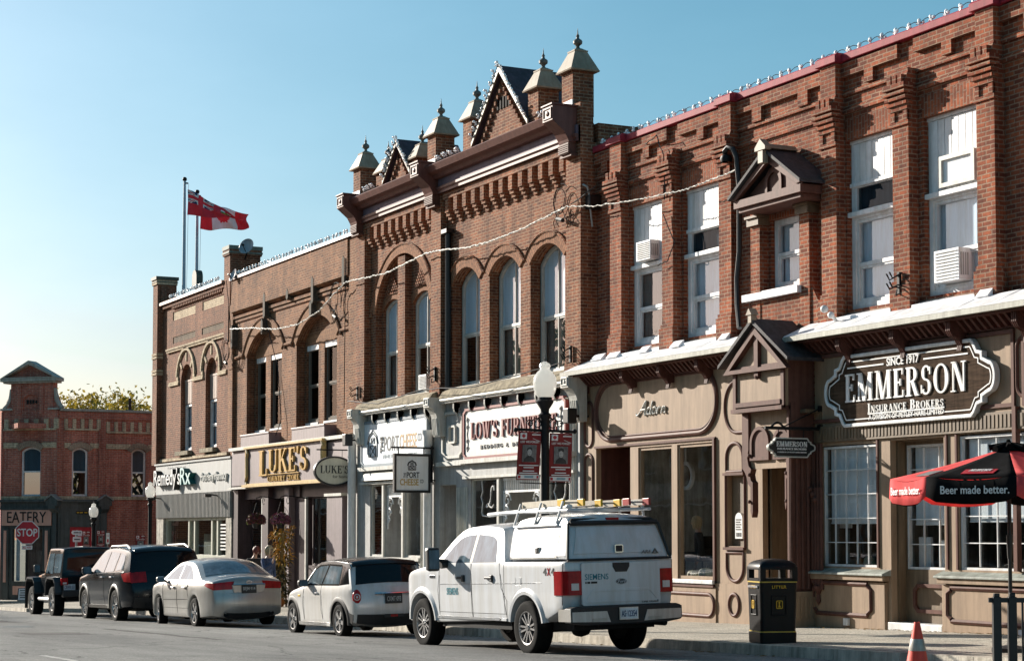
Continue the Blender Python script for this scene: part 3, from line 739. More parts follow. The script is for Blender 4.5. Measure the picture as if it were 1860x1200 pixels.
# coping in red metal, stepping out over the tall piers
c = MB()
c.prism([(YW - .13, 8.12), (YW - .13, 8.24), (YW - .08, 8.27), (YW + .35, 8.24), (YW + .35, 8.12)], RB0 + .02, RB1, 'x')
for a, e in tall: c.prism([(YF - .06, 8.105), (YF - .06, 8.23), (YF, 8.275), (YW, 8.275), (YW, 8.105)], a - .08, e + .08, 'x')
c.build('coping', 'red_metal', rb, bev=.01)
bulbs(RB0 + .3, -14.2, 8.26, 8.26, YW - .05, 64, 'white bulb string clipped along the red coping of the orange brick block')
# upper windows: boarded heads, transoms, sashes
def tallwin(i, board, shelf, transom, rail, cur):
 a, e = wins[i]; w = MB()
 w.prism(rect(a, e, 3.80, 6.74), YG, YG + .12, 'y', [rect(a + .10, e - .10, 3.9, shelf - .10)] + ([rect(a + .14, e - .10, shelf + .06, board - .07)] if transom else []))
 w.box(a - .06, e + .02, YG - .09, YG - .002, shelf - .05, shelf + .03)
 w.box(a + .0, e, YG - .03, YG - .002, 6.68, 6.74)
 if transom: w.box(a, e, YG - .04, YG - .002, board - .05, board + .02)
 n = 8; top = board + .02 if transom else shelf + .03
 for k in range(n):
  xx = a + .09 + (e - a - .14) * k / n; ww = (e - a - .14) / n; w.box(xx + .006, xx + ww - .006, YG - .018, YG - .001, top, 6.66)
 f = w.build('window', 'white', rb, bev=.004)
 MB().box(a + .14, e - .10, YG + .05, YG + .056, shelf + .06, board - .07).build('pane', 'glass_dull', f) if transom else None
 if transom: MB().box(a + .12, e - .08, YG + .10, YG + .105, shelf + .04, board - .05).build('blind', mat('grey_blue_backing', (.34, .38, .42), .8, .15, 3), f)  # added backing panel; its even grey-blue replaces reflections in the dulled transom
 s = sash(rb, a + .10, e - .10, 3.9, shelf - .10, YG + .03, rail, 'white', .055, back=cur, dep=.09, backy=.10)
 return f
tallwin(0, 5.46, 5.46, False, 4.59, 'brownblind'); tallwin(1, 5.94, 5.43, True, 4.59, 'curtain')
tallwin(2, 5.98, 5.46, True, 4.58, 'curtain'); tallwin(3, 5.45, 5.45, False, 4.50, 'curtain')
tallwin(4, 5.95, 5.45, True, 4.55, 'curtain'); tallwin(5, 5.95, 5.45, True, 4.55, 'curtain')
sash(rb, -28.94, -27.80, 4.40, 5.70, YG - .02, 5.05, 'white', .11, back='curtain')
ac_unit(-33.62, -33.05, 5.52, 5.92, YG - .02, 'white air conditioner in the boarded window furthest left on the orange brick wall')
ac_unit(-24.22, -23.60, 3.98, 4.50, YG + .04, 'large white air conditioner low in the rightmost sash, above the big oval-ended sign')
hb_ = MB(); hb_.prism(rect(-24.20, -23.32, 5.53, 6.04), YG - .09, YG - .02, 'y', [rect(-24.12, -23.40, 5.60, 5.97)]); hb_.box(-24.12, -23.40, YG - .045, YG - .03, 5.6, 5.97, 1)
hb_.build('hatch', ['cream', 'blind'], rb)
# white sills, upstands and sloping flashing
w = MB()
for a, e in wins: w.prism([(YF - .06, 3.66), (YG + .1, 3.79), (YG + .1, 3.5), (YF - .06, 3.5)], a - .03, e - .005, 'x')
w.prism([(-29.49, 4.23), (-27.72, 4.23), (-27.72, 4.36), (-29.49, 4.36)], YF - .09, YF + .015)
w.box(-29.0, -27.79, YF + .016, YG + .05, 4.30, 4.395)
for xa, xb in ((RB0 - .08, -28.55), (-27.45, RB1)):
 n = int((xb - xa) / .9)
 for i in range(n):
  p, q = xa + (xb - xa) * i / n, xa + (xb - xa) * (i + 1) / n; j, k = random.uniform(0, .018), random.uniform(0, .014)
  w.add([(p, 19.0, 3.375), (q, 19.0, 3.375), (q, YF - .02, 3.62 + j), (p, YF - .02, 3.62 + k), (p, 19.0, 3.345), (q, 19.0, 3.345), (q, YF - .02, 3.50), (p, YF - .02, 3.5)],
    [(0, 1, 2, 3), (7, 6, 5, 4), (0, 4, 5, 1), (1, 5, 6, 2), (2, 6, 7, 3), (3, 7, 4, 0)])
  if random.random() < .5:   # torn upturned flaps of the membrane against the bricks
   xx = random.uniform(p, q - .4); w.prism([(YF - .16, 3.60), (YF - .05, 3.72), (YF - .015, 3.74), (YF - .015, 3.55)], xx, xx + random.uniform(.25, .5), 'x')
w.build('flashing', 'white_roof', rb, each=True)
gt = MB()
for xa, xb in ((RB0 - .1, -28.6), (-27.35, RB1)): gt.prism([(18.93, 3.27), (18.93, 3.352), (19.0, 3.372), (19.02, 3.27)], xa, xb, 'x')
gt.build('drip_edge', mat('pale_green_gutter', (0.36, 0.36, 0.30), .5, .2, 4), rb, each=True)
MB().box(RB0 + .3, RB1 - .3, 20.30, 20.32, 3.7, 6.9).build('dark_backing', 'dark', rb)  # added dark sheet paints the rooms behind the upper windows as unlit
# hood over the small window
hd = MB(); xl, xr, xa, zb, zt = -29.2, -27.05, -28.08, 6.06, 6.72
hd.prism([(xl, zb), (xl + .12, zb - .02), (xa, zt - .14), (xr - .12, zb - .02), (xr, zb), (xa, zt)], 19.12, 19.2)           # raking boards
hd.prism([(xl + .14, zb - .01), (xa, zt - .16), (xr - .14, zb - .01)], 19.3, 19.34)
hd.box(xl + .02, xr - .02, 19.14, YW - .02, zb - .17, zb - .021); hd.box(xl + .1, xr - .1, 19.2, YW - .02, zb - .25, zb - .171)
hd.prism(archp(xa - .26, xa + .26, zb - .02, zb + .2, .26), 19.26, 19.3, 'y', [archp(xa - .18, xa + .18, zb - .02, zb + .17, .18)])
hd.build('hood', 'rosebrown', rb, bev=.01)
hr = MB()
hr.prism([(xl - .06, zb - .01), (xa, zt + .045), (xr + .06, zb - .01), (xr + .06, zb + .05), (xa, zt + .11), (xl - .06, zb + .05)], 19.06, YW - .01)
hr.build('hood_roof', 'slate', rb)
cp = MB(); cp.prism([(xa - .17, zt + .06), (xa + .17, zt + .06), (xa + .17, zt + .12), (xa, zt + .27), (xa - .17, zt + .12)], 18.98, 19.12); cp.box(xa - .08, xa + .08, 18.99, 19.11, zt - .17, zt + .05)
cp.prism([(xa - .1, zt + .1), (xa, zt + .2), (xa + .1, zt + .1)], 19.121, 19.75)
cp.build('hood_cap', 'beige_cap', rb, bev=.006)
ck = MB()
for a, e in pil: ck.box(a - .04, e + .04, YF - .06, YW, 5.62, 5.75); ck.box(a - .06, e + .06, YF - .1, YW, 5.755, 5.80)
ck.build('hood_bracket', 'tan_dark', rb, each=True)
# ---- shop-front boarding
YS = 19.45
BASE = -2.0
GX0, GX1 = -28.74, -27.15        # the gabled entry between the two fronts
s = MB()
s.prism(rect(RB0 - .02, GX0 - .02, BASE, 3.30), YS, YS + .12, 'y', [rect(-34.95, -33.52, BASE + .3, 1.72), rect(-33.20, -31.90, -.92, 1.68), rect(-31.70, -30.38, -.92, 1.68), rect(-29.92, -29.36, -.28, 1.02)])
s.prism(rect(GX1 + .02, RB1, BASE, 3.30), YS, YS + .12, 'y', [rect(-26.98, -25.40, -.60, 1.46), rect(-25.05, -23.70, BASE + .2, 1.48), rect(-23.36, -20.9, -.60, 1.50), rect(-20.3, -18.9, BASE + .2, 1.5)])
s.box(-30.3, GX0 - .03, YS - .035, YS - .001, BASE, -.98); s.box(-33.5, -30.25, YS - .06, YS - .002, BASE, -1.06)      # base boards
s.box(-35.5, -34.97, YS - .02, YS - .001, BASE, -.4)
s.build('shop_front', 'tan', rb, each=True)
def ring(poly, y, mbx, r=.035): mbx.tube(path3(poly, y), r, 8, closed=True)
t = MB()
ring(rrect(-34.93, -30.25, 1.88, 3.10, .62, .56, 10), YS - .01, t, .05); ring(rrect(-34.86, -30.32, 1.95, 3.03, .6, .52, 10), YS - .0, t, .02)
ring(rrect(-35.42, -35.08, 1.78, 2.72, .17, .17), YS, t); ring(rrect(-35.42, -35.08, -.2, 1.62, .17, .17), YS, t)
ring(rrect(-29.98, -29.0, 1.82, 2.78, .40, .46, 10), YS, t)
ring([(-29.94, 1.10), (-29.38, 1.10)] + [(-29.66 + .28 * cos(PI * i / 12), 1.36 + .27 * sin(PI * i / 12)) for i in range(13)], YS, t)
ring(rect(-29.96, -29.32, -.31, 1.05), YS, t)
ring([(-29.66 + .28 * cos(-PI * i / 12), -.66 - .27 * sin(PI * i / 12)) for i in range(12, -1, -1)][::-1] + [(-29.94, -.40), (-29.38, -.40)][::-1][::-1], YS, t)
ring(ell(-29.65, -1.36, .17, .20, 24), YS - .035, t)
ring(rrect(-33.4, -30.30, -1.60, -1.19, .2, .19), YS - .06, t)
for zz in (-.30, 1.08): t.box(-29.98, -29.30, YS - .07, YS, zz - .05, zz)
t.box(-30.36, -30.30, YS - .05, YS, -1.0, 1.75); t.box(-35.0, -30.30, YS - .03, YS, 1.73, 1.775)
t.box(-33.5, -30.3, YS - .09, YS, -1.06, -1.02)
# emmerson side panels
t.frame(rect(-27.30, -22.02, 1.86, 3.03), .06, YS - .04, YS); t.frame(rect(-21.85, -20.2, 1.86, 3.03), .06, YS - .04, YS)
ring(rrect(-21.98, -21.62, 2.0, 2.9, .17, .17), YS, t)
for xx in (-27.02, -25.37, -23.62, -23.38, -22.0): t.box(xx - .02, xx + .02, YS - .03, YS, -.6, 1.5)
t.box(-22.02, -21.94, YS - .09, YS, -.6, 1.86)
# reeded pilaster beside the entry
for k in range(3): t.tube([(-27.10 + k * .09, YS - .03, -.9), (-27.10 + k * .09, YS - .03, 1.5)], .03, 6)
t.build('panel_moulding', 'rosebrown', rb, smooth=True, each=True)
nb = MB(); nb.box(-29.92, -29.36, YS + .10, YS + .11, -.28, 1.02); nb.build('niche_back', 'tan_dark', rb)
# door recess and window frames on the left front
d = MB()
d.box(-34.95, -33.52, YS + 1.2, YS + 1.25, BASE, 1.75); d.box(-35.0, -34.95, YS + .121, YS + 1.2, BASE, 1.75); d.box(-33.52, -33.47, YS + .121, YS + 1.2, BASE, 1.75)
d.build('door_recess', 'maroon', rb)
dd = MB(); dd.prism(rrect(-34.78, -34.05, -1.6, 1.55, .3, .34), YS + 1.14, YS + 1.19); ddo = dd.build('door', 'maroon', rb)
dx = MB(); ring(rrect(-34.7, -34.13, -.4, 1.40, .25, .28), YS + 1.13, dx, .03); dx.build('panel_moulding', 'wood_brown', ddo)
dh = MB(); dh.tube([(-34.02, YS + 1.08, -.55), (-34.02, YS + 1.08, -.3)], .022, 8); dh.ball((-34.02, YS + 1.08, -.52), .04, 6); dh.build('handle', 'gold', ddo)
lm = MB(); lm.lathe([(.02, 0), (.12, -.04), (.16, -.1), (.12, -.17), (.02, -.2)], (-33.9, YS + .7, 1.70), 16); lm.build('porch_light', 'cream', rb, smooth=True)
for a, e in ((-33.20, -31.90), (-31.70, -30.38)):
 f = MB(); f.frame(rect(a, e, -.92, 1.68), .06, YS + .03, YS + .11); f = f.build('shop_window', 'tan', rb)
 MB().box(a + .05, e - .05, YS + .08, YS + .086, -.88, 1.64).build('pane', 'glass', f)
sl_ = MB(); sl_.box(-33.3, -30.3, YS - .10, YS + .07, -1.0, -.925); sl_.build('shop_sill', 'white', rb, bev=.01)
# rooms behind the glass
r = MB()
r.box(-33.4, -30.2, 22.2, 22.25, BASE, 2.2); r.box(-33.45, -33.4, YS + .13, 22.2, BASE, 2.2); r.box(-30.25, -30.2, YS + .13, 22.2, BASE, 2.2)
r.box(-33.4, -30.25, YS + .13, 22.2, 2.1, 2.15); r.box(-33.4, -30.25, YS + .13, 22.2, -1.02, -.97)
r.box(-27.0, -20.7, 22.6, 22.65, BASE, 2.2); r.box(-27.05, -27.0, YS + .6, 22.6, BASE, 2.2); r.box(-27.0, -20.7, YS + .13, 22.6, 1.75, 1.8); r.box(-27.0, -25.1, YS + .13, 22.6, -.72, -.66); r.box(-23.4, -20.7, YS + .13, 22.6, -.72, -.66)
r.build('shop_interior', 'inside', rb, each=True)
# ---- dentil band and S-brackets under the flashing
dn = MB()
for xa, xb in ((-35.3, -29.05), (-27.05, RB1)):
 dn.box(xa, xb, 19.02, YS + .02, 3.24, 3.29)
 x = xa
 while x < xb:
  dn.prism([(19.14, 3.24), (19.32, 3.07), (19.42, 3.07), (19.42, 3.24)], x, x + .06, 'x'); x += .155
 dn.box(xa, xb, 19.38, YS + .001, 3.05, 3.239)
dn.build('dentil_band', 'maroon', rb, each=True)
def sbracket(x, w=.13, z1=3.24, h=.33, d=.34, y=YS, m='maroon', par=rb):
 k = MB(); pr = [(y, z1), (y - d, z1), (y - d, z1 - .14), (y - d * .85, z1 - .22), (y - d * .5, z1 - .27), (y - d * .32, z1 - .36), (y - d * .36, z1 - .44), (y - d * .2, z1 - h), (y, z1 - h)]
 k.prism(pr, x - w / 2, x + w / 2, 'x')
 for e in (-.3, 0, .3): k.prism([(p[0] - .012, p[1] - .01) for p in pr], x + e * w - .012, x + e * w + .012, 'x')
 return k.build('bracket', m, par)
for x in (-35.3, -33.3, -31.85, -30.45, -26.0, -24.55, -23.15, -21.65, -20.2): sbracket(x)
# ---- gabled entry
e = MB(); GY = 18.85
e.prism([(GX0, 2.16), (GX1, 2.16), (GX1, 2.98), (-27.99, 3.46), (GX0, 2.98)], GY, GY + .06)
e.box(GX0, GX0 + .06, GY + .061, YS - .002, 2.16, 2.98)
e.box(GX0 + .12, GX1 - .02, GY + .16, GY + .2, 1.1, 2.2)
e.build('entry_gable', 'tan', rb)
e = MB()
e.box(GX1 - .06, GX1, GY + .061, YS - .002, -1.04, 2.98)
for k in range(5): e.tube([(GX1 + .01, GY + .10 + k * .115, -1.0), (GX1 + .01, GY + .10 + k * .115, 1.35)], .035, 7)
e.frame([(GX0 - .2, 2.80), (GX1 + .2, 2.80), (-27.95, 3.60)], .11, GY - .12, GY - .01)
e.box(GX0 + .02, GX1 - .02, GY - .05, GY - .002, 2.80, 2.92); e.box(-28.0, -27.88, GY - .08, GY - .003, 2.72, 3.42); e.lathe([(.0, 0), (.05, .02), (.055, .06), (.0, .1)], (-27.94, GY - .05, 2.66), 10)
for xa in (GX0, GX1 - .09): e.box(xa, xa + .09, GY - .04, GY - .001, 2.12, 2.80)
e.box(GX0 + .09, GX1 - .09, GY - .06, GY - .002, 2.20, 2.28); e.box(GX0, GX1, GY - .09, GY + .1, 2.10, 2.17)
# arches under the gable
for xa, xb in ((-28.42, -27.83), (-27.70, -27.22)):
 o_ = archp(xa, xb, 1.25, 1.55, .30 * (xb - xa) / .59); e.prism(o_, GY + .10, GY + .16, 'y', [inset(o_, .06)])
 e.prism(inset(o_, .058), GY + .13, GY + .155)
# fretted screen and scroll brackets of the porch
e.box(-28.5, -27.16, GY + .22, GY + .26, 1.92, 2.1)
for xa, dr in ((-28.66, 1), (-27.13, -1)):
 pr = [(0, 2.1), (.20, 2.1), (.20, 1.45), (.16, 1.30), (.20, 1.16), (.28, 1.10), (.24, 1.0), (.27, .90), (.33, .86), (.33, .34), (.30, .24), (.26, .34), (.26, .78), (.18, .84), (.14, .96), (.08, 1.05), (0, 1.12)]
 if dr < 0: pr = [(p[0] * .62, p[1] + .12) for p in pr]
 e.prism([(xa + dr * p[0], p[1]) for p in pr], GY + .10, GY + .22)
 for q in (1.34, 1.0, .52): e.ball((xa + dr * .24 * (1 if dr > 0 else .6), GY + .09, q), .035, 5)
for k in range(4): e.tube([(-27.08 + k * .085, YS - .10, -1.0 if k else -.9), (-27.08 + k * .085, YS - .10, .75)], .032, 7)
for k in range(3): e.ball((-27.1 + k * .07, YS - .13, .72 - k * .09), .055, 5)
e.lathe([(.0, -.3), (.04, -.22), (.03, -.1), (.085, 0), (.085, .04), (0, .06)], (-26.93, YS - .10, -.98), 8)
e.build('entry_trim', 'rosebrown', rb, bev=.006)
rf = MB()
rf.prism([(GX0 - .30, 2.92), (-27.95, 3.66), (GX1 + .30, 2.92), (GX1 + .30, 2.98), (-27.95, 3.74), (GX0 - .30, 2.98)], GY - .17, YF - .03)
rfo = rf.build('entry_roof', 'slate', rb)
fk = MB(); fk.box(-28.0, -27.9, GY - .2, GY - .08, 3.66, 3.80); fk.prism([(-28.04, 3.80), (-27.86, 3.80), (-27.95, 3.92)], GY - .22, GY - .06); fk.build('gable_finial', 'beige_cap', rfo)
p = MB()
p.box(-28.72, -28.66, YS + .13, 21.2, BASE, 2.1); p.box(-26.98, -26.92, YS - .02, 21.2, BASE, 2.1)
p.box(-28.66, -26.98, YS - .3, 21.2, 2.04, 2.1); p.box(-28.66, -26.98, 21.2, 21.25, BASE, 2.1)
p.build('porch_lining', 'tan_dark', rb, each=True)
p = MB(); p.box(-28.2, -27.24, 21.12, 21.19, BASE, .9); p.build('door', 'maroon', rb)
rd = MB()
for k in range(5): rd.box(GX1 + .06, GX1 + .085, GY + .14 + k * .09, GY + .175 + k * .09, -1.5, -1.13)
rd.box(GX1 - .1, GX1 + .06, GY + .05, YS - .002, BASE, -1.04); rd.box(-27.08, -26.78, YS - .06, YS - .002, BASE, -1.04); rdo = rd.build('pilaster_base', 'tan', rb)
# ---- right-hand shop (bays, beam, glazing bars)
e = MB()
e.box(GX1 + .05, RB1, YS - .05, YS - .001, 1.52, 1.80)
x = -27.0
while x < -14: e.box(x, x + .05, YS - .06, YS - .05, 1.56, 1.76); x += .09
e.build('fluted_beam', 'tan_dark', rb)
def gridwin(a, c, z0, z1, y, nx, nz, par, half=True):
 f = MB(); f.frame(rect(a, c, z0, z1), .038, y, y + .07)
 for i in range(1, nx):
  xx = a + (c - a) * i / nx; f.box(xx - .008, xx + .008, y + .02, y + .05, z0 + .05, z1 - .05)
 for k in range(1, nz):
  zz = z0 + (z1 - z0) * k / nz; f.box(a + .05, c - .05, y + .018, y + .052, zz - .008, zz + .008)
 o = f.build('shop_window', 'white', par)
 MB().box(a + .04, c - .04, y + .056, y + .062, z0 + .04, z1 - .04).build('pane', 'glass', o)
 bl = MB(); zc = z0 + (z1 - z0) * .36
 bl.box(a + .10, c - .03, y + .10, y + .105, zc, z1 - .02); bl.tube([(a + .10, y + .103, zc), (c - .03, y + .103, zc)], .016, 6)
 bl.build('roller_blind', 'blind', o)
 return o
gridwin(-26.94, -25.42, -.60, 1.44, YS + .03, 5, 5, rb); gridwin(-23.34, -20.92, -.60, 1.47, YS + .03, 6, 5, rb)
mr = MB()   # recessed middle part
mr.box(-25.05, -25.0, YS + .121, YS + .33, BASE, 1.5); mr.box(-23.72, -23.70, YS + .121, YS + .33, BASE, 1.5); mr.box(-25.0, -23.72, YS + .121, YS + .33, 1.46, 1.5)
mr.prism(rect(-25.0, -23.72, BASE, 1.46), YS + .26, YS + .33, 'y', [rect(-24.97, -23.78, -.62, 1.40)])
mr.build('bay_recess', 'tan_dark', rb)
gridwin(-24.96, -23.79, -.62, 1.40, YS + .27, 3, 5, rb)
mf = MB(); mf.frame([(-24.78, -1.22), (-24.78, -.95), (-24.68, -.85), (-23.98, -.85), (-23.88, -.95), (-23.88, -1.22), (-23.98, -1.32), (-24.68, -1.32)], .06, YS + .22, YS + .26)
def notch(x0, x1, z0, z1, k=.09): return [(x0 + k, z0), (x1 - k, z0), (x1 - k, z0 + k * .4), (x1, z0 + k), (x1, z1 - k), (x1 - k, z1 - k * .4), (x1 - k, z1), (x0 + k, z1), (x0 + k, z1 - k * .4), (x0, z1 - k), (x0, z0 + k), (x0 + k, z0 + k * .4)]
for a, c in ((-27.10, -25.50), (-23.56, -20.95)):
 mf.tube(path3(notch(a, c, -1.40, -.88), YS - .07), .04, 6, closed=True)
mf.build('bay_moulding', 'rosebrown', rb, smooth=True, each=True)
bp = MB()
for a, c in ((-27.2, -25.10), (-23.74, -20.8)):
 bp.box(a + .04, c - .04, YS - .07, YS - .001, BASE, -.84); bp.box(a, c, YS - .14, YS + .02, -.82, -.735)
bp.build('bay_base', 'tan', rb, bev=.008, each=True)
bs = MB()
for a, c in ((-27.24, -25.06), (-23.78, -20.76)): bs.prism([(YS - .18, -.735), (YS - .18, -.70), (YS + .03, -.62), (YS + .03, -.735)], a, c, 'x')
bs.build('bay_sill', mat('grey_green_sill', (.33, .35, .31), .6, .2, 4), rb, bev=.006, each=True)
dq = MB(); dq.box(-20.32, -18.88, YS + .125, YS + .17, BASE, 1.52); dq.build('door', 'wood_brown', rb)
st = MB(); st.box(-25.08, -23.72, YS - .06, YS + .25, BASE, -1.48); st.build('doorstep', 'white', rb, bev=.01)
wb = MB()
for x in (-26.2, -21.9): wb.box(x, x + .12, YS - .13, YS - .072, -1.58, -1.46)
wb.build('outlet_box', 'white', rb, bev=.006, each=True)
# things lying in the right-hand shop windows
rr = random.Random(3); gm = [mat('gourd_orange', (.45, .16, .03), .6), mat('gourd_green', (.12, .14, .06), .6), mat('gourd_cream', (.5, .42, .28), .6)]
for i in range(14):
 x = rr.uniform(-26.8, -25.5) if i < 9 else rr.uniform(-23.2, -21.4); g_ = MB(); q = rr.uniform(.05, .10); g_.ball((x, 19.8 + rr.uniform(0, .3), -.62 + q), q, 6, sz=rr.uniform(.8, 1.3)); g_.tube([(x, g_.v[0][1], -.62 + q * 1.7), (x + .02, g_.v[0][1], -.55 + q * 2)], .012, 5)
 tag(g_.build('gourd', gm[i % 3], loc=(x, 19.9, -.6), smooth=True), 'small gourd lying behind the gridded windows under the big carved sign', 'gourd', 'gourds in the gridded windows')
it = MB()
it.box(-26.85, -26.5, 19.75, 19.76, .05, .5, 3); it.box(-24.5, -24.15, 19.88, 19.89, .27, .55, 3); it.box(-24.9, -24.6, 19.9, 19.95, -.6, -.1, 3); it.box(-24.4, -24.2, 19.9, 19.95, -.6, -.15, 3)
it.box(-22.6, -21.0, 20.3, 20.9, -.66, -.35, 4)
it.m = [0 if k == 3 else 1 for k in it.m]; it.build('window_notice', ['reflwhite', 'red'], rb, each=True)
# ================================================================== CENTRE BLOCK with gables and pinnacles
lb = thing('victorian_shop_building', 'ornate brown brick block with dark metal cornice, two little gables and beige capped pinnacles', 'building', (-42, 19.5, -1.9))
LX0, LX1 = -48.45, -35.52
YP, YB, YV = 19.40, 19.60, 19.86
wl = [(-47.45, -45.90), (-45.43, -43.85)]
wr = [(-42.50, -40.93), (-40.41, -38.77), (-38.27, -36.60)]
b = MB()
# plate: the left bay opens under one big arch, the right bay has three arched openings
big = archp(-47.45, -43.85, 3.50, 5.85, 1.42, 24)
b.prism(rect(LX0, LX1, 3.1, 8.36), YB, YB + .24, 'y', [big] + [archp(a, c, 3.50, 6.04, .38) for a, c in wr])
b.box(LX0, LX0 + .25, YB + .241, 31, -2.6, 8.8); b.box(LX1 - .25, LX1, YB + .241, 31, -2.4, 8.8); b.box(LX0 + .25, LX1 - .25, 30.7, 31, -2.4, 8.8)
b.box(LX0 + .25, LX1 - .25, YB + .3, 30.7, 8.4, 8.55)
pils = [(-48.40, -47.80), (-43.36, -42.78), (-36.18, LX1 + .001)]
for a, c in pils: b.box(a, c, YP, YB + .01, 3.2, 8.72); b.box(a - .02, c + .02 if c < -36 else c + .004, YP - .04, YP + .05, 3.2, 3.6)
b.box(-45.90, -45.43, YB - .02, YV, 3.45, 7.20)                      # mullion pier
b.prism(inset(big, -.01), YV - .08, YV + .1, 'y', [archp(a, c, 3.50, 5.93, .26) for a, c in ((-47.36, -45.97), (-45.36, -43.92))])
b.box(LX0, LX1, YP, YB + .12, 8.37, 9.22)                            # parapet
# corbel table
for xa, xb, n in ((-47.55, -43.62, 9), (-42.45, -36.42, 13)):
 b.box(xa - .22, xb + .22, YB - .20, YB + .01, 8.20, 8.365)
 for i in range(n):
  x = xa + (xb - xa) * i / (n - 1)
  b.box(x - .10, x + .10, YB - .19, YB + .01, 7.86, 8.199)
  for k in range(3): b.box(x - .10 + .005 * k, x + .10 - .005 * k, YB - .15 + .05 * k, YB + .01, 7.772 - k * .085, 7.855 - k * .085)
# open lattice of bricks in the tympanum
for cx, s_ in ((-44.75, 1), (-46.6, -1)):
 for r_ in range(8):
  for k in range(8 - r_):
   x = cx + s_ * .05 + (k - (7 - r_) / 2) * .115; z = 6.32 + r_ * .075
   if (k + r_) % 1 == 0: b.box(x - .035, x + .035, YV - .135, YV - .079, z, z + .052)
# pinnacle shafts
PIN = [(-48.63, -48.13, 9.94, 1.0), (-46.98, -46.53, 9.56, .85), (-44.72, -44.28, 9.55, .85), (-43.59, -43.09, 9.93, 1.0), (-41.47, -40.99, 9.93, 1.0), (-37.99, -37.49, 9.93, 1.0), (-36.36, -35.86, 9.98, 1.04)]
for a, c, z, k in PIN:
 b.box(a, c, YP + .0, YP + .52, 9.0, z)
# gables
for x0, xm, x1, zt in ((-46.25, -45.42, -44.62, 10.14), (-40.72, -39.33, -37.95, 10.74)):
 b.prism([(x0, 9.22), (x1, 9.22), (xm, zt)], YP + .05, YP + .3)
b.build('wall', 'brick_brown', lb)
v = MB()
arch_ring(v, -47.45, -43.85, 5.85, 1.42, .24, YB - .035, YB + .02, 30)
for a, c in wr: arch_ring(v, a, c, 6.04, .38, .25, YB - .035, YB + .02, 16)
for a, c in ((-47.36, -45.97), (-45.36, -43.92)): arch_ring(v, a, c, 5.93, .26, .20, YV - .10, YV - .075, 12)
v.build('arch_ring', 'brick_brown_s', lb, each=True)
h = MB()
def hoodline(x0, x1, zs, rise, n=16):
 w_ = (x1 - x0) / 2; R = (w_ * w_ + rise * rise) / (2 * rise); a = math.asin(min(1, w_ / R)); cx = (x0 + x1) / 2
 return [(cx + R * sin(-a + 2 * a * i / n), YB - .03, zs + rise - R + R * cos(-a + 2 * a * i / n)) for i in range(n + 1)]
h.tube(hoodline(-47.75, -43.50, 5.8, 1.72, 26), .035, 6)
pts = [(-42.74, YB - .03, 6.22)]
for a, c in wr: pts += hoodline(a - .22, c + .20, 6.20, .50, 12)
h.tube(pts, .035, 6); h.build('hood_moulding', 'brick_brown', lb, each=True)
def sky_sheet(a, c, z0, z1): MB().box(a + .06, c - .06, YV + .065, YV + .07, z0, z1).build('blind', 'sky_pale_sheet', lb)  # added pale blue sheet paints a sky reflection into the upper panes
M['sky_pale_sheet'] = mat('sky_reflection_blue', (.80, .88, .95), .85, .04, 1.5)
for (a, c), cur, ra in zip(((-47.36, -45.97), (-45.36, -43.92)), ('brownblind', None), (4.78, 4.81)):
 sash(lb, a, c, 3.52, 6.19, YV + .0, ra, 'cream', .075, .26, 1, back=cur, bz=(3.5, 4.75)); sky_sheet(a, c, ra, 6.1)
for (a, c), cur in zip(wr, (None, 'brownblind', 'brownblind')):
 sash(lb, a, c, 3.54, 6.42, YV, 4.82, 'cream', .085, .38, 1, back=cur, bz=(3.5, 4.8)); sky_sheet(a, c, 4.82, 6.3)
ac_unit(-44.75, -44.25, 3.62, 4.0, YV + .03, 'small white air conditioner in the arched sash of the ornate brown brick block')
ps = MB()
for a, c in wl + wr: ps.box(a - .03, c + .03, YB - .06, YV + .1, 3.42, 3.52)
ps.build('sill', 'cream', lb, each=True)
# cornice of brown sheet metal with brackets over the pilasters
c = MB()
c.prism([(YP, 8.37), (YP - .08, 8.37), (YP - .08, 8.43), (YP - .12, 8.47), (YP - .12, 8.53), (YP - .03, 8.53), (YP - .03, 8.37)], -47.75, -35.55, 'x')
c.prism([(YP + .05, 8.72), (YP - .18, 8.74), (YP - .22, 8.82), (YP - .36, 8.86), (YP - .40, 8.94), (YP - .43, 9.00), (YP - .40, 9.03), (YP + .05, 9.10)], -48.2, -35.7, 'x')
c.build('cornice', 'cornice', lb)
c = MB(); c.box(-47.75, -35.6, YP - .06, YP - .002, 8.53, 8.73); c.build('fascia', 'lilac', lb)
for x, w_ in ((-48.1, .48), (-43.06, .50), (-35.9, .46)):
 k = MB(); a, e = x - w_ / 2, x + w_ / 2
 k.prism([(YP, 9.13), (YP - .60, 9.13), (YP - .60, 8.80), (YP - .52, 8.74), (YP - .30, 8.56), (YP - .22, 8.42), (YP - .2, 8.36), (YP, 8.36)], a, e, 'x')
 k.box(a - .03, e + .03, YP - .63, YP, 9.131, 9.17)
 k.frame(rect(a + .04, e - .04, 8.84, 9.09), .035, YP - .62, YP - .601); k.lathe([(.06, 0), (.05, -.02), (.0, -.03)], (x, YP - .6, 8.965), 10, 'y')
 ko = k.build('cornice_bracket', 'cornice', lb, bev=.006)
 k = MB(); k.box(a + .03, e - .03, YP - .2, YP - .003, 8.12, 8.355)
 for i in range(5): k.box(a + .0, e - .0, YP - .22, YP - .201, 8.14 + i * .042, 8.165 + i * .042)
 k.box(a - .02, e + .02, YP - .16, YP - .002, 8.06, 8.118); k.build('fluted_block', 'rosebrown', ko)
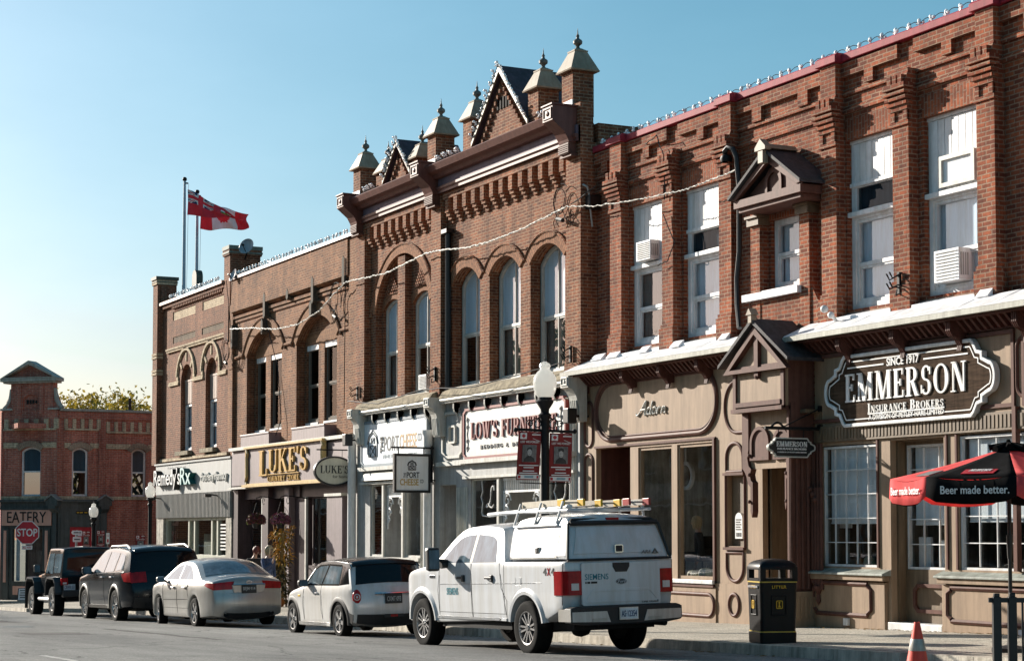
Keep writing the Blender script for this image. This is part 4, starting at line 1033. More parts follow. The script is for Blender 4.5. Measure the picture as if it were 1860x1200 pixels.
# pinnacle caps and finials
for a, e, z, k in PIN:
 x, y = (a + e) / 2, YP + .26; r = (e - a) / 2
 q = MB()
 def fr(z0, r0, z1, r1):
  q.add([(x - r0, y - r0, z0), (x + r0, y - r0, z0), (x + r0, y + r0, z0), (x - r0, y + r0, z0), (x - r1, y - r1, z1), (x + r1, y - r1, z1), (x + r1, y + r1, z1), (x - r1, y + r1, z1)],
    [(3, 2, 1, 0), (4, 5, 6, 7), (0, 1, 5, 4), (1, 2, 6, 5), (2, 3, 7, 6), (3, 0, 4, 7)])
 fr(z, r + .10, z + .03, r + .11); fr(z + .031, r + .10, z + .44 * k, r * .62); fr(z + .4405 * k, r * .66, z + .47 * k, r * .68); fr(z + .4705 * k, r * .62, z + .53 * k, r * .25)
 co = q.build('pinnacle_cap', 'beige_cap', lb)
 q = MB(); q.lathe([(.0, .0), (.07, 0), (.035, .05), (.05, .08), (.10, .12), (.105, .17), (.085, .20), (.04, .23), (.028, .27), (.04, .29), (.015, .34), (.004, .46), (0, .47)], (x, y, z + .52 * k), 14)
 q.build('finial', 'finial', co, smooth=True)
ws = MB()
for i in (0, 3, 6): a, e = PIN[i][:2]; ws.box(a - .02, e + .02, YP - .03, YP - .002, 9.22, 9.33)
ws.build('white_flashing', 'white', lb, each=True)
# gable roofs and trim
for x0, xm, x1, zt in ((-46.25, -45.42, -44.62, 10.14), (-40.72, -39.33, -37.95, 10.74)):
 r = MB(); r.prism([(x0 - .07, 9.2), (xm, zt + .02), (x1 + .07, 9.2), (x1 + .07, 9.27), (xm, zt + .10), (x0 - .07, 9.27)], YP - .06, YP + 1.7); go = r.build('gable_roof', 'shingle', lb)
 r = MB(); r.prism([(x0 - .10, 9.18), (xm, zt - .04), (x1 + .10, 9.18), (x1 + .10, 9.28), (xm, zt + .09), (x0 - .10, 9.28)], YP - .10, YP - .061); r.build('bargeboard', 'beige_cap', go)
 r = MB(); n = int((x1 - x0) / .22)
 for i in range(n):          # corbel bricks that follow the rake
  f = (i + .5) / n; zz = 9.22 + (zt - 9.22) * f - .24
  if zz < 9.25: continue
  for s_ in (0, 1):
   xx = x0 + (xm - x0) * f + .06 if s_ == 0 else x1 + (xm - x1) * f - .06; r.box(xx - .035, xx + .035, YP - .02, YP + .06, zz - .09, zz)
 r.build('rake_corbel', 'brick_brown', go, each=True)
r = MB()
for i in range(5): r.box(-39.66 + i * .15, -39.59 + i * .15, YP + .025, YP + .05, 9.85, 10.12)
r.build('gable_vent', 'dark', lb)
def lightrow(pts, step, label):
 t = thing('roof_light_string', label, 'string lights', pts[0], group='light strings along the parapets')
 MB().tube(pts, .008, 4).build('cable', 'wire', t); proto = None
 for a, c in zip(pts[:-1], pts[1:]):
  a, c = Vector(a), Vector(c); n = max(1, int((c - a).length / step))
  for i in range(n):
   p = a + (c - a) * ((i + .5) / n)
   if proto is None:
    q = MB(); q.tube([(0, .02, 0), (0, -.03, .06)], .02, 6); q.ball((0, -.05, .10), .034, 5); q.tube([(-.06, -.02, .03), (.06, -.02, .07)], .014, 5)
    proto = q.build('bulb', 'bulb', t, smooth=True); o = proto
   else: o = proto.copy(); COL.objects.link(o)
   o.location = p; o.rotation_euler = (random.uniform(-.3, .3), random.uniform(-.6, .6), random.uniform(-.6, .6)); o.matrix_parent_inverse = WM[t.name].inverted()
lightrow([(-46.3, YP - .1, 9.3), (-45.42, YP - .1, 10.25), (-44.6, YP - .1, 9.3)], .16, 'white bulb string up and over the smaller left gable')
lightrow([(-40.8, YP - .1, 9.32), (-39.33, YP - .1, 10.87), (-37.9, YP - .1, 9.32)], .17, 'white bulb string up and over the taller right gable')
lightrow([(-47.9, YP - .02, 9.24), (-47.0, YP - .02, 9.24)], .16, 'short bulb string between the two leftmost pinnacles')
lightrow([(-43.0, YP - .02, 9.24), (-41.6, YP - .02, 9.24)], .16, 'short bulb string between the middle pair of pinnacles')
lightrow([(-37.4, YP - .02, 9.24), (-36.5, YP - .02, 9.24)], .16, 'short bulb string between the two rightmost pinnacles')
# downpipe
dp = MB(); dp.tube([(-42.55, YB - .10, 7.35), (-42.55, YB - .10, 3.3)], .075, 8); dp.box(-42.72, -42.40, YB - .22, YB - .002, 7.36, 7.46)
dp.build('downpipe', 'black', lb)
# ---------------- shop fronts below
SY = 19.36
b = MB()
b.prism([(YB - .12, 3.50), (YB - .36, 3.40), (YB - .47, 3.24), (YB - .44, 3.16), (YB + .1, 3.12), (YB + .1, 3.50)], -47.9, -42.9, 'x'); b.prism([(YB - .12, 3.50), (YB - .36, 3.40), (YB - .47, 3.24), (YB - .44, 3.16), (YB + .1, 3.12), (YB + .1, 3.50)], -42.3, -35.56, 'x')
b.build('stone_ledge', 'sandstone', lb, each=True)
g = MB()
for a, e in ((-47.4, -42.75), (-42.2, -35.5)):
 g.tube([(a, 19.13, 3.17), (e, 19.13, 3.17)], .04, 8); g.box(a, e, 19.14, SY, 3.10, 3.15)
g.build('gutter', 'cream', lb, smooth=True, each=True)
b = MB()
b.prism(rect(LX0 - .02, LX1 + .02, -2.6, 3.1), SY, SY + .14, 'y', [rect(-47.22, -46.33, -.67, 1.24), rect(-46.16, -45.02, -2.4, 1.22), rect(-44.88, -43.88, -.67, 1.22), rect(-42.72, -41.74, -2.4, 1.12), rect(-40.92, -39.46, -.67, 1.24), rect(-39.28, -37.36, -2.4, 1.24), rect(-37.02, -35.98, -.67, 1.22)])
b.build('shop_front', 'greige', lb)
b = MB()
for a, e in ((-47.75, -43.30), (-41.2, -35.62)): b.box(a, e, SY - .16, SY - .001, 1.60, 1.70); b.box(a, e, SY - .10, SY - .001, 1.24, 1.30)
b.box(-42.7, -41.25, SY - .12, SY - .001, 1.58, 1.68)
for x0, x1 in ((-43.86, -43.22), (-41.72, -41.08), (-35.94, -35.6)):
 n = int((x1 - x0) / .085)
 for i in range(n): xx = x0 + (x1 - x0) * (i + .5) / n; b.tube([(xx, SY - .01, -1.9), (xx, SY - .01, 1.05 if x1 < -36 else 3.0)], .026, 6)
b.frame(notch(-42.52, -41.34, 1.76, 2.90, .14), .07, SY - .05, SY); b.frame(rrect(-42.12, -41.72, 2.12, 2.56, .06), .05, SY - .06, SY)
for xx in (-46.25, -44.95, -39.37, -37.19): b.box(xx - .05, xx + .05, SY - .05, SY + .1, -2.2, 1.24)
b.box(-47.2, -43.9, SY - .06, SY + .1, -.76, -.68); b.box(-40.95, -39.4, SY - .06, SY + .1, -.76, -.68)
# hooded panel over the cheese shop windows
b.prism([(SY - .01, 1.58), (SY - .14, 1.50), (SY - .2, 1.34), (SY - .01, 1.31)], -47.4, -43.9, 'x')
b.build('trim', 'cream', lb, smooth=True, each=True)
cl = MB()
for x in (-48.2, -43.12):
 cl.lathe([(.16, -2.3), (.16, -1.4), (.12, -1.38), (.115, 2.35), (.15, 2.4), (.16, 2.5)], (x, SY - .14, 0), 14)
cl.build('column', 'white', lb, smooth=True, each=True)
for x, z in ((-47.6, 3.26), (-42.52, 3.26), (-35.34, 3.26)):
 k = MB(); k.prism([(SY, z), (18.9, z), (18.9, z - .24), (19.0, z - .28), (19.09, z - .40), (19.16, z - .62), (19.18, z - .95), (SY, z - .95)], x - .17, x + .17, 'x')
 for i in range(4): k.tube([(x - .12 + i * .08, 19.12, z - .5), (x - .12 + i * .08, 19.165, z - .92)], .026, 6)
 k.frame(rect(x - .14, x + .14, z - .2, z - .02), .03, 18.88, 18.9); k.lathe([(.05, 0), (.03, -.02), (0, -.02)], (x, 18.9, z - .11), 10, 'y')
 k.build('shop_cornice_bracket', 'cream', lb, bev=.004)
x = -46.7
while x < -35.7:
 if abs(x + 42.5) > .4: sbracket(x, .06, 3.10, .13, .17, SY, 'cream', lb)
 x += .86
for a, e, z0, z1 in ((-47.22, -46.33, -.67, 1.24), (-44.88, -43.88, -.67, 1.22), (-40.92, -39.46, -.67, 1.24), (-37.02, -35.98, -.67, 1.22)):
 f = MB(); f.frame(rect(a, e, z0, z1), .05, SY + .03, SY + .11); o = f.build('shop_window', 'cream', lb); MB().box(a + .04, e - .04, SY + .07, SY + .076, z0 + .04, z1 - .04).build('pane', 'glass', o)
# fretwork over the entrances
fw = MB()
for a, e in ((-46.14, -45.04), (-39.26, -37.38)):
 fw.box(a, e, SY + .03, SY + .07, 1.16, 1.22); fw.box(a, e, SY + .03, SY + .07, .88, .93)
 n = int((e - a) / .09)
 for i in range(n): xx = a + (e - a) * (i + .5) / n; fw.tube([(xx, SY + .05, .93), (xx, SY + .05, 1.16)], .018, 6)
 for s_, xx in ((1, a), (-1, e)):
  for j, (rr, zz) in enumerate(((.20, .70), (.14, .46), (.09, .28))):
   pts = [(xx + s_ * (rr * .9 + rr * cos(u * .5) * (1 - u * .05)), SY + .05, zz + rr * sin(u * .5) * (1 - u * .05)) for u in range(15)]
   fw.tube(pts, .022, 6); fw.tube([(p[0] + s_ * .02, p[1], p[2] - .05) for p in pts[3:9]], .016, 5)
  fw.tube([(xx + s_ * .03, SY + .05, .88), (xx + s_ * .03, SY + .05, .05)], .025, 6)
fw.build('fretwork', 'white', lb, smooth=True, each=True)
# recess, doors and rooms
p = MB()
for a, e, z in ((-46.2, -45.0, 1.25), (-39.3, -37.34, 1.27), (-42.74, -41.72, 1.15)):
 p.box(a - .04, a, SY + .141, SY + 1.3, -2.4, z); p.box(e, e + .04, SY + .141, SY + 1.3, -2.4, z); p.box(a, e, SY + .141, SY + 1.3, z, z + .04)
p.box(-42.72, -41.74, SY + 1.26, SY + 1.3, -2.4, 1.15); p.box(-42.72, -41.74, SY + .3, SY + 1.2, -.35, -.3); p.box(-42.72, -42.1, SY + .6, SY + 1.2, .3, .34)
p.build('porch_lining', 'greige', lb, each=True)
for a, e, m_ in ((-46.1, -45.1, 'black'), (-38.85, -37.8, 'wood_dark')):
 p = MB(); p.prism(rect(a, e, -2.2, .95), SY + 1.2, SY + 1.26, 'y', [rect(a + .16, e - .16, -1.2, .75)]); do = p.build('door', m_, lb)
 MB().box(a + .15, e - .15, SY + 1.225, SY + 1.231, -1.2, .75).build('pane', 'glass', do)
p = MB()
p.box(-48.2, -35.7, 22.8, 22.85, -2.4, 2.2); p.box(-43.3, -43.2, SY + .15, 22.8, -2.4, 2); p.box(-47.4, -35.7, SY + .15, 22.8, 1.6, 1.65)
p.box(-47.4, -46.25, SY + .15, 20.6, -.75, -.70); p.box(-44.95, -43.85, SY + .15, 20.6, -.75, -.70); p.box(-41, -39.4, SY + .15, 20.6, -.75, -.7)
p.build('shop_interior', 'inside', lb)
# ================================================================== PALE BROWN BRICK BLOCK (country store)
kb = thing('brick_store_building', 'sunlit pale brown brick block with two wide shallow arches and a plum coloured shop front', 'building', (-54.3, 19.6, -2.3))
KX0, KX1 = -59.95, -48.47
bay = [(-58.27, -54.96), (-53.66, -50.33)]
b = MB()
b.prism(rect(KX0, KX1, 2.4, 8.16), 19.6, 19.86, 'y', [archp(a, e, 2.66, 5.55, .75, 18) for a, e in bay])
b.box(KX0, KX0 + .25, 19.861, 31, -3, 7.9); b.box(KX1 - .25, KX1, 19.861, 31, -3, 7.9); b.box(KX0 + .25, KX1 - .25, 30.7, 31, -3, 7.9); b.box(KX0 + .25, KX1 - .25, 19.9, 30.7, 7.55, 7.7)
b.prism([(19.41, 7.12), (19.60, 7.04), (19.60, 8.15), (19.41, 8.15)], KX0 + .55, KX1 - .62, 'x')           # thicker parapet
b.box(KX1 - .6, KX1 - .02, 19.45, 19.601, 2.7, 8.14); b.box(KX0 + .02, KX0 + .5, 19.5, 19.601, 2.7, 7.4)
for k, z in enumerate((6.78, 6.90)): b.box(KX0 + .5, KX1 - .6, 19.6 - .045 * (k + 1), 19.601, z, z + .08)
for (a, e), ws_ in zip(bay, (((-58.12, -57.17), (-56.71, -55.3)), ((-53.5, -52.48), (-52.0, -50.6)))):
 b.prism(archp(a - .01, e + .01, 2.6, 5.55, .76, 18), 19.861, 20.05, 'y', [rect(p[0], p[1], 3.2, 5.52) for p in ws_])
b.build('wall', 'brick_tan', kb)
v = MB()
for a, e in bay: arch_ring(v, a, e, 5.55, .75, .34, 19.565, 19.62, 26)
for a, e in ((-58.15, -55.2), (-53.6, -50.45)): v.box(a, e, 19.845, 19.87, 5.53, 5.86)
v.build('arch_ring', 'brick_tan_s', kb, each=True)
h = MB()
for a, e in bay:
 h.tube(hoodline(a - .36, e + .36, 5.55, 1.14, 22), .045, 6)
h.tube([(KX0 + .55, 19.57, 5.62), (-58.6, 19.57, 5.66)], .045, 6); h.tube([(-54.62, 19.57, 5.66), (-54.0, 19.57, 5.66)], .045, 6); h.tube([(-50.0, 19.57, 5.66), (-49.1, 19.57, 5.66)], .045, 6)
h.build('hood_moulding', 'brick_tan', kb, each=True)
rb_ = MB()
for x, z0, z1 in ((-56.1, 6.68, 7.42), (-54.0, 7.02, 7.3), (-51.85, 6.68, 7.42), (-49.4, 6.9, 7.7), (-56.3, 6.2, 6.62), (-52.0, 6.3, 6.72), (-59.3, 6.0, 6.7)):
 rb_.prism([(x - .09, z0), (x, z0 - .08), (x + .09, z0), (x + .09, z1 - .1), (x, z1), (x - .09, z1 - .1)], 19.40, 19.60)
rb_.build('iron_tie', mat('weathered_tie_stone', (.10, .08, .06), .9, .4, 8), kb, each=True)
for ws_ in (((-58.12, -57.17), (-56.71, -55.3)), ((-53.5, -52.48), (-52.0, -50.6))):
 for a, e in ws_:
  f = sash(kb, a, e, 3.2, 5.44, 19.93, 4.32, mat('taupe_frame', (.17, .145, .12), .7, .1, spec=.1), .10, glass='glass_dull')
hd = MB()
for ws_ in (((-58.12, -57.17), (-56.71, -55.3)), ((-53.5, -52.48), (-52.0, -50.6))):
 for a, e in ws_: hd.box(a, e, 19.88, 19.98, 5.36, 5.52); hd.box(a - .02, e + .02, 19.84, 19.98, 3.14, 3.2)
hd.build('window_head', 'white', kb, each=True)
fb_ = MB()
for a, e in ((-57.95, -55.25), (-53.22, -50.52)): fb_.box(a, e, 19.30, 19.86, 2.64, 3.02); fb_.box(a - .02, e + .02, 19.28, 19.32, 2.98, 3.04)
fb_.build('sill_box', 'mauve', kb, bev=.01, each=True)
cp_ = MB(); cp_.prism([(19.36, 8.16), (19.36, 8.25), (19.5, 8.28), (19.95, 8.25), (19.95, 8.16)], KX0 + .5, KX1 - .02, 'x'); cp_.build('coping', 'steel', kb)
ch = MB(); ch.box(-60.40, -59.78, 19.5, 20.55, 6.2, 9.08); ch.box(-60.44, -59.74, 19.46, 20.59, 9.081, 9.14); ch.box(-60.44, -59.74, 19.46, 20.59, 9.21, 9.27)
ch.prism([(-60.75, 7.9), (-60.40, 7.9), (-60.40, 8.7), (-60.62, 8.2)], 19.55, 19.7)
ch.build('chimney', 'brick_dark', kb)
cb_ = MB(); cb_.box(-60.46, -59.72, 19.44, 20.61, 9.141, 9.209); cb_.box(-60.46, -59.72, 19.44, 20.61, 9.271, 9.40); cb_.build('chimney_cap', mat('verdigris_cap', (.17, .2, .17), .7, .2), kb)
bulbs(-59.5, -49.2, 8.30, 8.30, 19.45, 38, 'bulb string along the coping of the sunlit pale brown brick block', .03)
# shop front
KY = 19.34
b = MB()
b.box(KX0 + .9, KX1 + .02, KY + .03, KY + .2, 1.34, 2.56)
b.box(-59.02, -58.45, KY + .05, KY + .5, -2.6, 1.34); b.box(-56.22, -55.68, KY + .10, KY + .5, -2.6, 1.34); b.box(-53.82, -52.86, KY + .3, KY + .8, -2.6, 1.34)
b.box(-58.45, -53.3, KY + .25, KY + .45, 1.0, 1.34); b.box(-52.9, -48.5, KY + .25, KY + .45, 1.0, 1.34)
b.box(-49.48, -48.52, KY + .62, KY + .66, -2.6, 1.0); b.box(-58.45, -56.2, KY + .25, KY + .6, -2.6, -.95); b.box(-52.75, -50.75, KY + .25, KY + .6, -2.6, -1.0)
b.box(-55.66, -54.3, KY + .95, KY + 1.0, -2.6, -1.3)
b.build('shop_front', 'plum', kb, each=True)
b = MB()
b.box(-58.95, -57.2, KY, KY + .029, 1.44, 2.5); b.box(-50.35, -48.6, KY, KY + .029, 1.44, 2.5); b.box(-54.27, -53.86, KY + .12, KY + .4, -2.6, 1.30)
b.box(-50.72, -49.52, KY + .12, KY + .5, -2.6, .98)
b.build('panel', 'mauve', kb, bev=.01, each=True)
b = MB(); b.box(-59.0, -48.45, KY - .10, KY + .2, 2.561, 2.66); b.box(-59.0, -57.15, KY - .12, KY + .1, 1.33, 1.39); b.box(-50.78, -49.46, KY + .06, KY + .5, .981, 1.06); b.box(-52.72, -52.62, KY + .2, KY + .27, -2.2, 1.0); b.box(-56.30, -56.23, KY + .1, KY + .2, -1, 1.0)
b.build('trim', 'cream', kb, each=True)
for a, e, y, zb in ((-58.44, -56.3, KY + .5, -.95), (-55.66, -54.3, KY + .95, -1.3), (-52.6, -50.75, KY + .4, -1.0)):
 f = MB(); f.frame(rect(a, e, zb, 1.0), .05, y, y + .06); o = f.build('shop_window', 'plum', kb); MB().box(a + .04, e - .04, y + .03, y + .036, zb + .04, .96).build('pane', 'glass', o)
p = MB(); p.box(-58.5, -48.6, 22.4, 22.45, -2.5, 1.3); p.box(-58.5, -48.6, KY + 1.01, 22.4, 1.01, 1.05); p.build('shop_interior', mat('pale_interior', (.20, .20, .17), .9, .5, 1.0), kb)
ck = thing('wall_clock', 'big white clock face with dark roman numerals behind the plum shop window', 'clock', (-51.35, 20.25, -.25))
cm = Matrix.Translation((-51.35, 20.25, -.25)) @ Matrix.Rotation(rad(30), 4, 'Z')
q = MB(); q.lathe([(0, 0), (.60, 0), (.62, .02), (.62, .05), (0, .05)], n=36, ax='y'); q.xf(cm).build('dial', mat('aged_dial', (.55, .53, .45), .7, .35, 5), ck)
q = MB()
NUM = ['XII', 'I', 'II', 'III', 'IIII', 'V', 'VI', 'VII', 'VIII', 'IX', 'X', 'XI']
for i, s_ in enumerate(NUM):
 k0 = len(q.v); w_ = .032
 for j, ch_ in enumerate(s_):
  x = (j - (len(s_) - 1) / 2) * .045
  if ch_ == 'I': q.box(x - .012, x + .012, -.012, -.004, .36, .54)
  elif ch_ == 'V': q.prism([(x - .03, .54), (x - .01, .54), (x + .004, .36), (x - .008, .36)], -.012, -.004); q.prism([(x + .03, .54), (x + .02, .54), (x + .002, .36), (x + .012, .36)], -.013, -.005)
  else: q.prism([(x - .03, .54), (x - .01, .54), (x + .03, .36), (x + .01, .36)], -.012, -.004); q.prism([(x + .03, .54), (x + .02, .54), (x - .03, .36), (x - .02, .36)], -.013, -.005)
 q.xf(Matrix.Rotation(rad(30 * i), 4, 'Y'), k0)
q.tube([(0, -.02, 0), (.12, -.02, .2)], .012, 5); q.tube([(0, -.025, 0), (-.30, -.025, .1)], .009, 5); q.xf(cm).build('numerals', 'black', ck)
q = MB(); q.lathe([(.60, -.01), (.66, -.01), (.66, .06), (.60, .06), (.60, -.01)], n=36, ax='y'); q.xf(cm).build('rim', 'black', ck)
# ================================================================== DARK BRICK BLOCK (pharmacy)
pb = thing('brick_pharmacy_building', 'dark brown brick corner block with cream brick arches and a grey pharmacy sign band', 'building', (-64.3, 19.6, -2.6))
PX0, PX1 = -68.45, -59.96
aw = [(-65.56, -64.22), (-62.65, -61.38)]
b = MB()
b.prism(rect(PX0, PX1 - .02, 2.4, 8.22), 19.6, 19.88, 'y', [archp(a, e, 2.82, 5.30, .58, 12) for a, e in aw] + [rect(-66.62, -63.9, 7.57, 7.88), rect(-63.08, -60.5, 7.57, 7.88), rect(-66.58, -63.9, 6.74, 6.97), rect(-63.12, -60.5, 6.74, 6.97)])
b.box(PX0, PX0 + .25, 19.881, 32, -3, 7.9); b.box(PX1 - .3, PX1 - .03, 19.881, 32, -3, 7.9); b.box(PX0 + .25, PX1 - .3, 31.7, 32, -3, 7.9); b.box(PX0 + .25, PX1 - .3, 19.95, 31.7, 7.5, 7.62)
b.box(PX0 + .001, PX0 + .58, 19.38, 19.601, 2.4, 9.02); b.box(PX0 + .001, PX0 + .58, 19.602, 20.1, 8.22, 9.02)
b.prism([(PX0 + .59, 9.0), (PX0 + .59, 8.0), (PX0 + .75, 8.0), (PX0 + .70, 8.6)], 19.5, 19.7)
for i in range(30):
 x = -66.5 + i * .196; b.box(x, x + .1, 19.52, 19.601, 7.98, 8.08)
b.box(PX0 + .6, PX1 - .5, 19.5, 19.601, 8.085, 8.21)
for a, e in aw: b.prism(archp(a + .01, e - .01, 5.32, 5.33, .55, 12), 19.78, 19.86)
b.build('wall', 'brick_dark', pb)
c = MB()
c.box(-66.7, -63.85, 19.625, 19.7, 7.55, 7.9); c.box(-63.1, -60.45, 19.625, 19.7, 7.55, 7.9)
c.box(-67.2, -60.35, 19.53, 19.599, 6.43, 6.50); c.box(-67.2, -60.35, 19.50, 19.599, 6.505, 6.57)
c.box(PX0 - .03, PX0 + .62, 19.34, 20.12, 9.03, 9.12); c.box(PX0 - .03, PX0 + .62, 19.34, 20.12, 9.15, 9.21)
for z in (6.42, 6.30, 5.70, 5.82): c.box(PX0 - .03, PX0 + .61, 19.35, 19.599, z, z + .08)
for a, e in ((-66.95, -65.75), (-64.05, -62.85), (-61.2, -60.3)): c.box(a, e, 19.54, 19.599, 5.20, 5.28); c.box(a, e, 19.56, 19.599, 5.29, 5.34)
for a, e in aw:
 arch_ring(c, a - .34, e + .34, 5.48, .88, .11, 19.53, 19.62, 22)
 cx = (a + e) / 2
 for an in (-48, 0, 48):
  k0 = len(c.v); c.box(-.06, .06, 19.57, 19.599, .68, .98); c.xf(Matrix.Translation((cx, 0, 5.30)) @ Matrix.Rotation(rad(an), 4, 'Y'), k0)
 for xx in (a - .40, e + .22): c.box(xx, xx + .18, 19.55, 19.599, 5.345, 5.48)
c.box(PX0 + .0, PX1 - .1, 19.52, 19.599, 2.50, 2.60)
c.build('cream_band', 'brick_cream', pb, each=True)
o_ = MB(); o_.box(-66.65, -63.85, 19.62, 19.66, 6.7, 7.0); o_.box(-63.15, -60.45, 19.62, 19.66, 6.7, 7.0); o_.build('sunk_panel', 'brick_olive', pb, each=True)
cp_ = MB(); cp_.prism([(19.42, 8.22), (19.42, 8.32), (19.95, 8.34), (19.95, 8.22)], PX0 + .6, PX1 - .5, 'x'); cp_.build('coping', 'steel', pb)
cc = MB(); cc.box(PX0 - .05, PX0 + .64, 19.32, 20.14, 9.121, 9.148); cc.box(PX0 - .06, PX0 + .66, 19.3, 20.16, 9.215, 9.33); cc.prism(archp(PX0 + .5, PX0 + 1.05, 9.0, 9.35, .27), 20.7, 20.95, 'y'); cc.box(PX0 + .9, PX0 + 2.0, 20.8, 20.95, 8.3, 8.62)
cc.build('pier_cap', mat('dark_green_cap', (.06, .075, .06), .6, .2), pb, each=True)
for a, e in aw:
 bd = MB(); n = 7; bd.box(a, e, 19.78, 19.82, 4.48, 5.32)
 for i in range(n): xx = a + (e - a) * i / n; bd.box(xx + .02, xx + (e - a) / n - .02, 19.755, 19.779, 4.5, 5.3)
 bd.box(a, e, 19.74, 19.83, 5.28, 5.34); bd.build('boarded_head', mat('rose_beige_board', (.42, .31, .25), .6, .1), pb)
 sash(pb, a, e, 2.84, 4.46, 19.78, 3.62, 'white', .07, back='curtain')
sl2 = MB()
for a, e in aw: sl2.box(a - .1, e + .1, 19.42, 19.8, 2.66, 2.80)
sl2.build('sill', 'sandstone', pb, each=True)
bulbs(-66.6, -60.9, 8.38, 8.38, 19.48, 26, 'bulb string along the coping of the dark brick pharmacy block', .03)
PY = 19.35
b = MB(); b.box(-67.75, -59.04, PY, PY + .2, 1.30, 2.36); b.box(-67.8, -59.0, PY - .05, PY + .2, 2.361, 2.42); b.build('sign_band', 'grey_sign', pb)
b = MB(); x = -67.55
while x < -59.1: b.prism([(x, PY - .02), (x + .05, PY - .05), (x + .10, PY - .05), (x + .15, PY - .02), (x + .15, PY + .1), (x, PY + .1)], .46, 1.29, 'z'); x += .15
b.build('corrugated_band', 'corr', pb)
b = MB(); b.box(-67.6, -66.75, PY, PY + .4, -2.8, .45); b.box(-59.55, -58.98, PY, PY + .4, -2.8, .45); b.build('stone_pier', 'stone', pb, each=True)
b = MB(); b.box(-66.75, -59.55, PY + .1, PY + .3, .36, .45); b.box(-66.75, -59.55, PY + .05, PY + .3, -2.8, -.8)
for x in (-66.65, -63.95, -63.3, -61.35, -60.75): b.box(x - .07, x + .07, PY + .1, PY + .25, -.8, .36)
b.build('window_frame', mat('pale_sage_frame', (.42, .43, .36), .5, .06), pb, each=True)
MB().box(-66.7, -59.6, PY + .16, PY + .166, -.8, .36).build('pane', 'glass', pb)
p = MB(); p.box(-66.8, -59.5, 22.5, 22.55, -2.8, .6); p.box(-66.8, -59.5, PY + .31, 22.5, .5, .55); p.box(-64.6, -63.4, 20.2, 20.6, -1.0, -.1); p.build('shop_interior', mat('sage_interior', (.28, .29, .22), .9, .4, 1.0), pb)
p = MB()
for i in range(8): p.box(-60.6 + .02 * (i % 3), -59.75 - .03 * (i % 2), PY + .15, PY + .155, .18 - i * .115, .23 - i * .115)
p.build('window_lettering', 'reflwhite', pb)
for x, z in ((-66.9, 1.16), (-60.3, 1.16)):
 f = MB(); f.tube([(x, PY - .05, z), (x, PY - .35, z + .05)], .025, 6); f.box(x - .1, x + .1, PY - .5, PY - .28, z - .05, z + .06); f.build('flood_lamp', 'black', pb)
# ================================================================== CORNER EATERY across the side street
eb = thing('brick_corner_building', 'red brick corner building with cut-off corner, dated pediment and dark green eatery front', 'building', (-77, 17, -2.85))
CX, CY = -76.0, 17.7
r2 = math.sqrt(.5)
MC = Matrix(((r2, -r2, 0, CX), (r2, r2, 0, CY), (0, 0, 1, 0), (0, 0, 0, 1)))       # cut corner: x along it, y inwards
MS = Matrix(((0, -1, 0, CX), (1, 0, 0, CY), (0, 0, 1, 0), (0, 0, 0, 1)))           # side-street wall
FXL, FYL = CX - 2.62 * r2, CY - 2.62 * r2
def two(fc, fs, name, mats, smooth=False, bev=0, par=None):
 m = MB()
 if fc: fc(m); m.xf(MC)
 if fs:
  s_ = MB(); fs(s_); s_.xf(MS); m.add(s_.v, s_.f, 0);
  for i, k in enumerate(s_.m): m.m[len(m.m) - len(s_.m) + i] = k
 return m.build(name, mats, par or eb, smooth, bev, each=name != 'wall')
cw = [(-1.72, -.80)]; sw = [(.56, 1.20), (2.98, 3.58)]
def fc(m):
 m.prism(rect(-2.62, -.0, 1.0, 4.84), 0, .3, 'y', [archp(a, c, 1.40, 3.20, .17) for a, c in cw])
 m.prism([(-2.22, 4.84), (-.25, 4.84), (-.25, 6.0), (-2.22, 6.0)], .0, .3, 'y', [archp(-1.66, -.90, 4.75 + .1, 5.28, .2)])
 m.box(-1.7, -.86, .08, .2, 4.84, 5.52); m.box(-1.9, -1.72, -.05, .001, 4.7, 5.98); m.box(-.86, -.68, -.05, .001, 4.7, 5.98)
 m.prism([(-2.22, 4.9), (-2.22, 5.6), (-2.45, 5.2), (-2.52, 4.9)], .05, .3); m.prism([(-.25, 4.9), (.0, 4.9), (-.08, 5.2), (-.25, 5.6)], .05, .3)
 m.prism([(-2.5, 6.12), (-.08, 6.12), (-1.29, 6.78)], .02, .25)
 m.box(-2.62, -2.54, -.04, 0, 1.3, 4.8); m.box(-.08, 0, -.04, 0, 1.3, 4.8)
def fs(m):
 m.prism(rect(.02, 22, -3.2, 4.80), 0, .3, 'y', [archp(a, c, 1.40, 3.18, .16) for a, c in sw] + [rect(.35, 1.7, -2.9, 1.0)])
 m.box(1.63, 1.90, -.06, .001, 1.3, 4.75)
 m.box(.05, 22, -.05, .001, 4.5, 4.78)
two(fc, fs, 'wall', 'brick_red')
m_ = MB(); m_.box(FXL - 14, FXL, FYL, FYL + .3, -3.2, 4.9); m_.box(FXL - 14, CX - .31, 39, 39.3, -3.2, 4.8); m_.box(FXL - 14, CX - .32, FYL + .31, 39, 4.1, 4.3); m_.build('wall', 'brick_red', eb)
def fc(m):
 for i in range(6): x = -2.37 + i * .46; m.box(x - .10, x + .10, -.07, -.001, 4.09, 4.50)
 m.box(-2.5, -.05, -.09, -.001, 4.03, 4.10)
 m.box(-2.5, -1.80, -.06, -.001, 3.33, 3.55); m.box(-.72, -.05, -.06, -.001, 3.33, 3.55)
 m.box(-2.6, -.02, -.05, -.001, 1.27, 1.40)
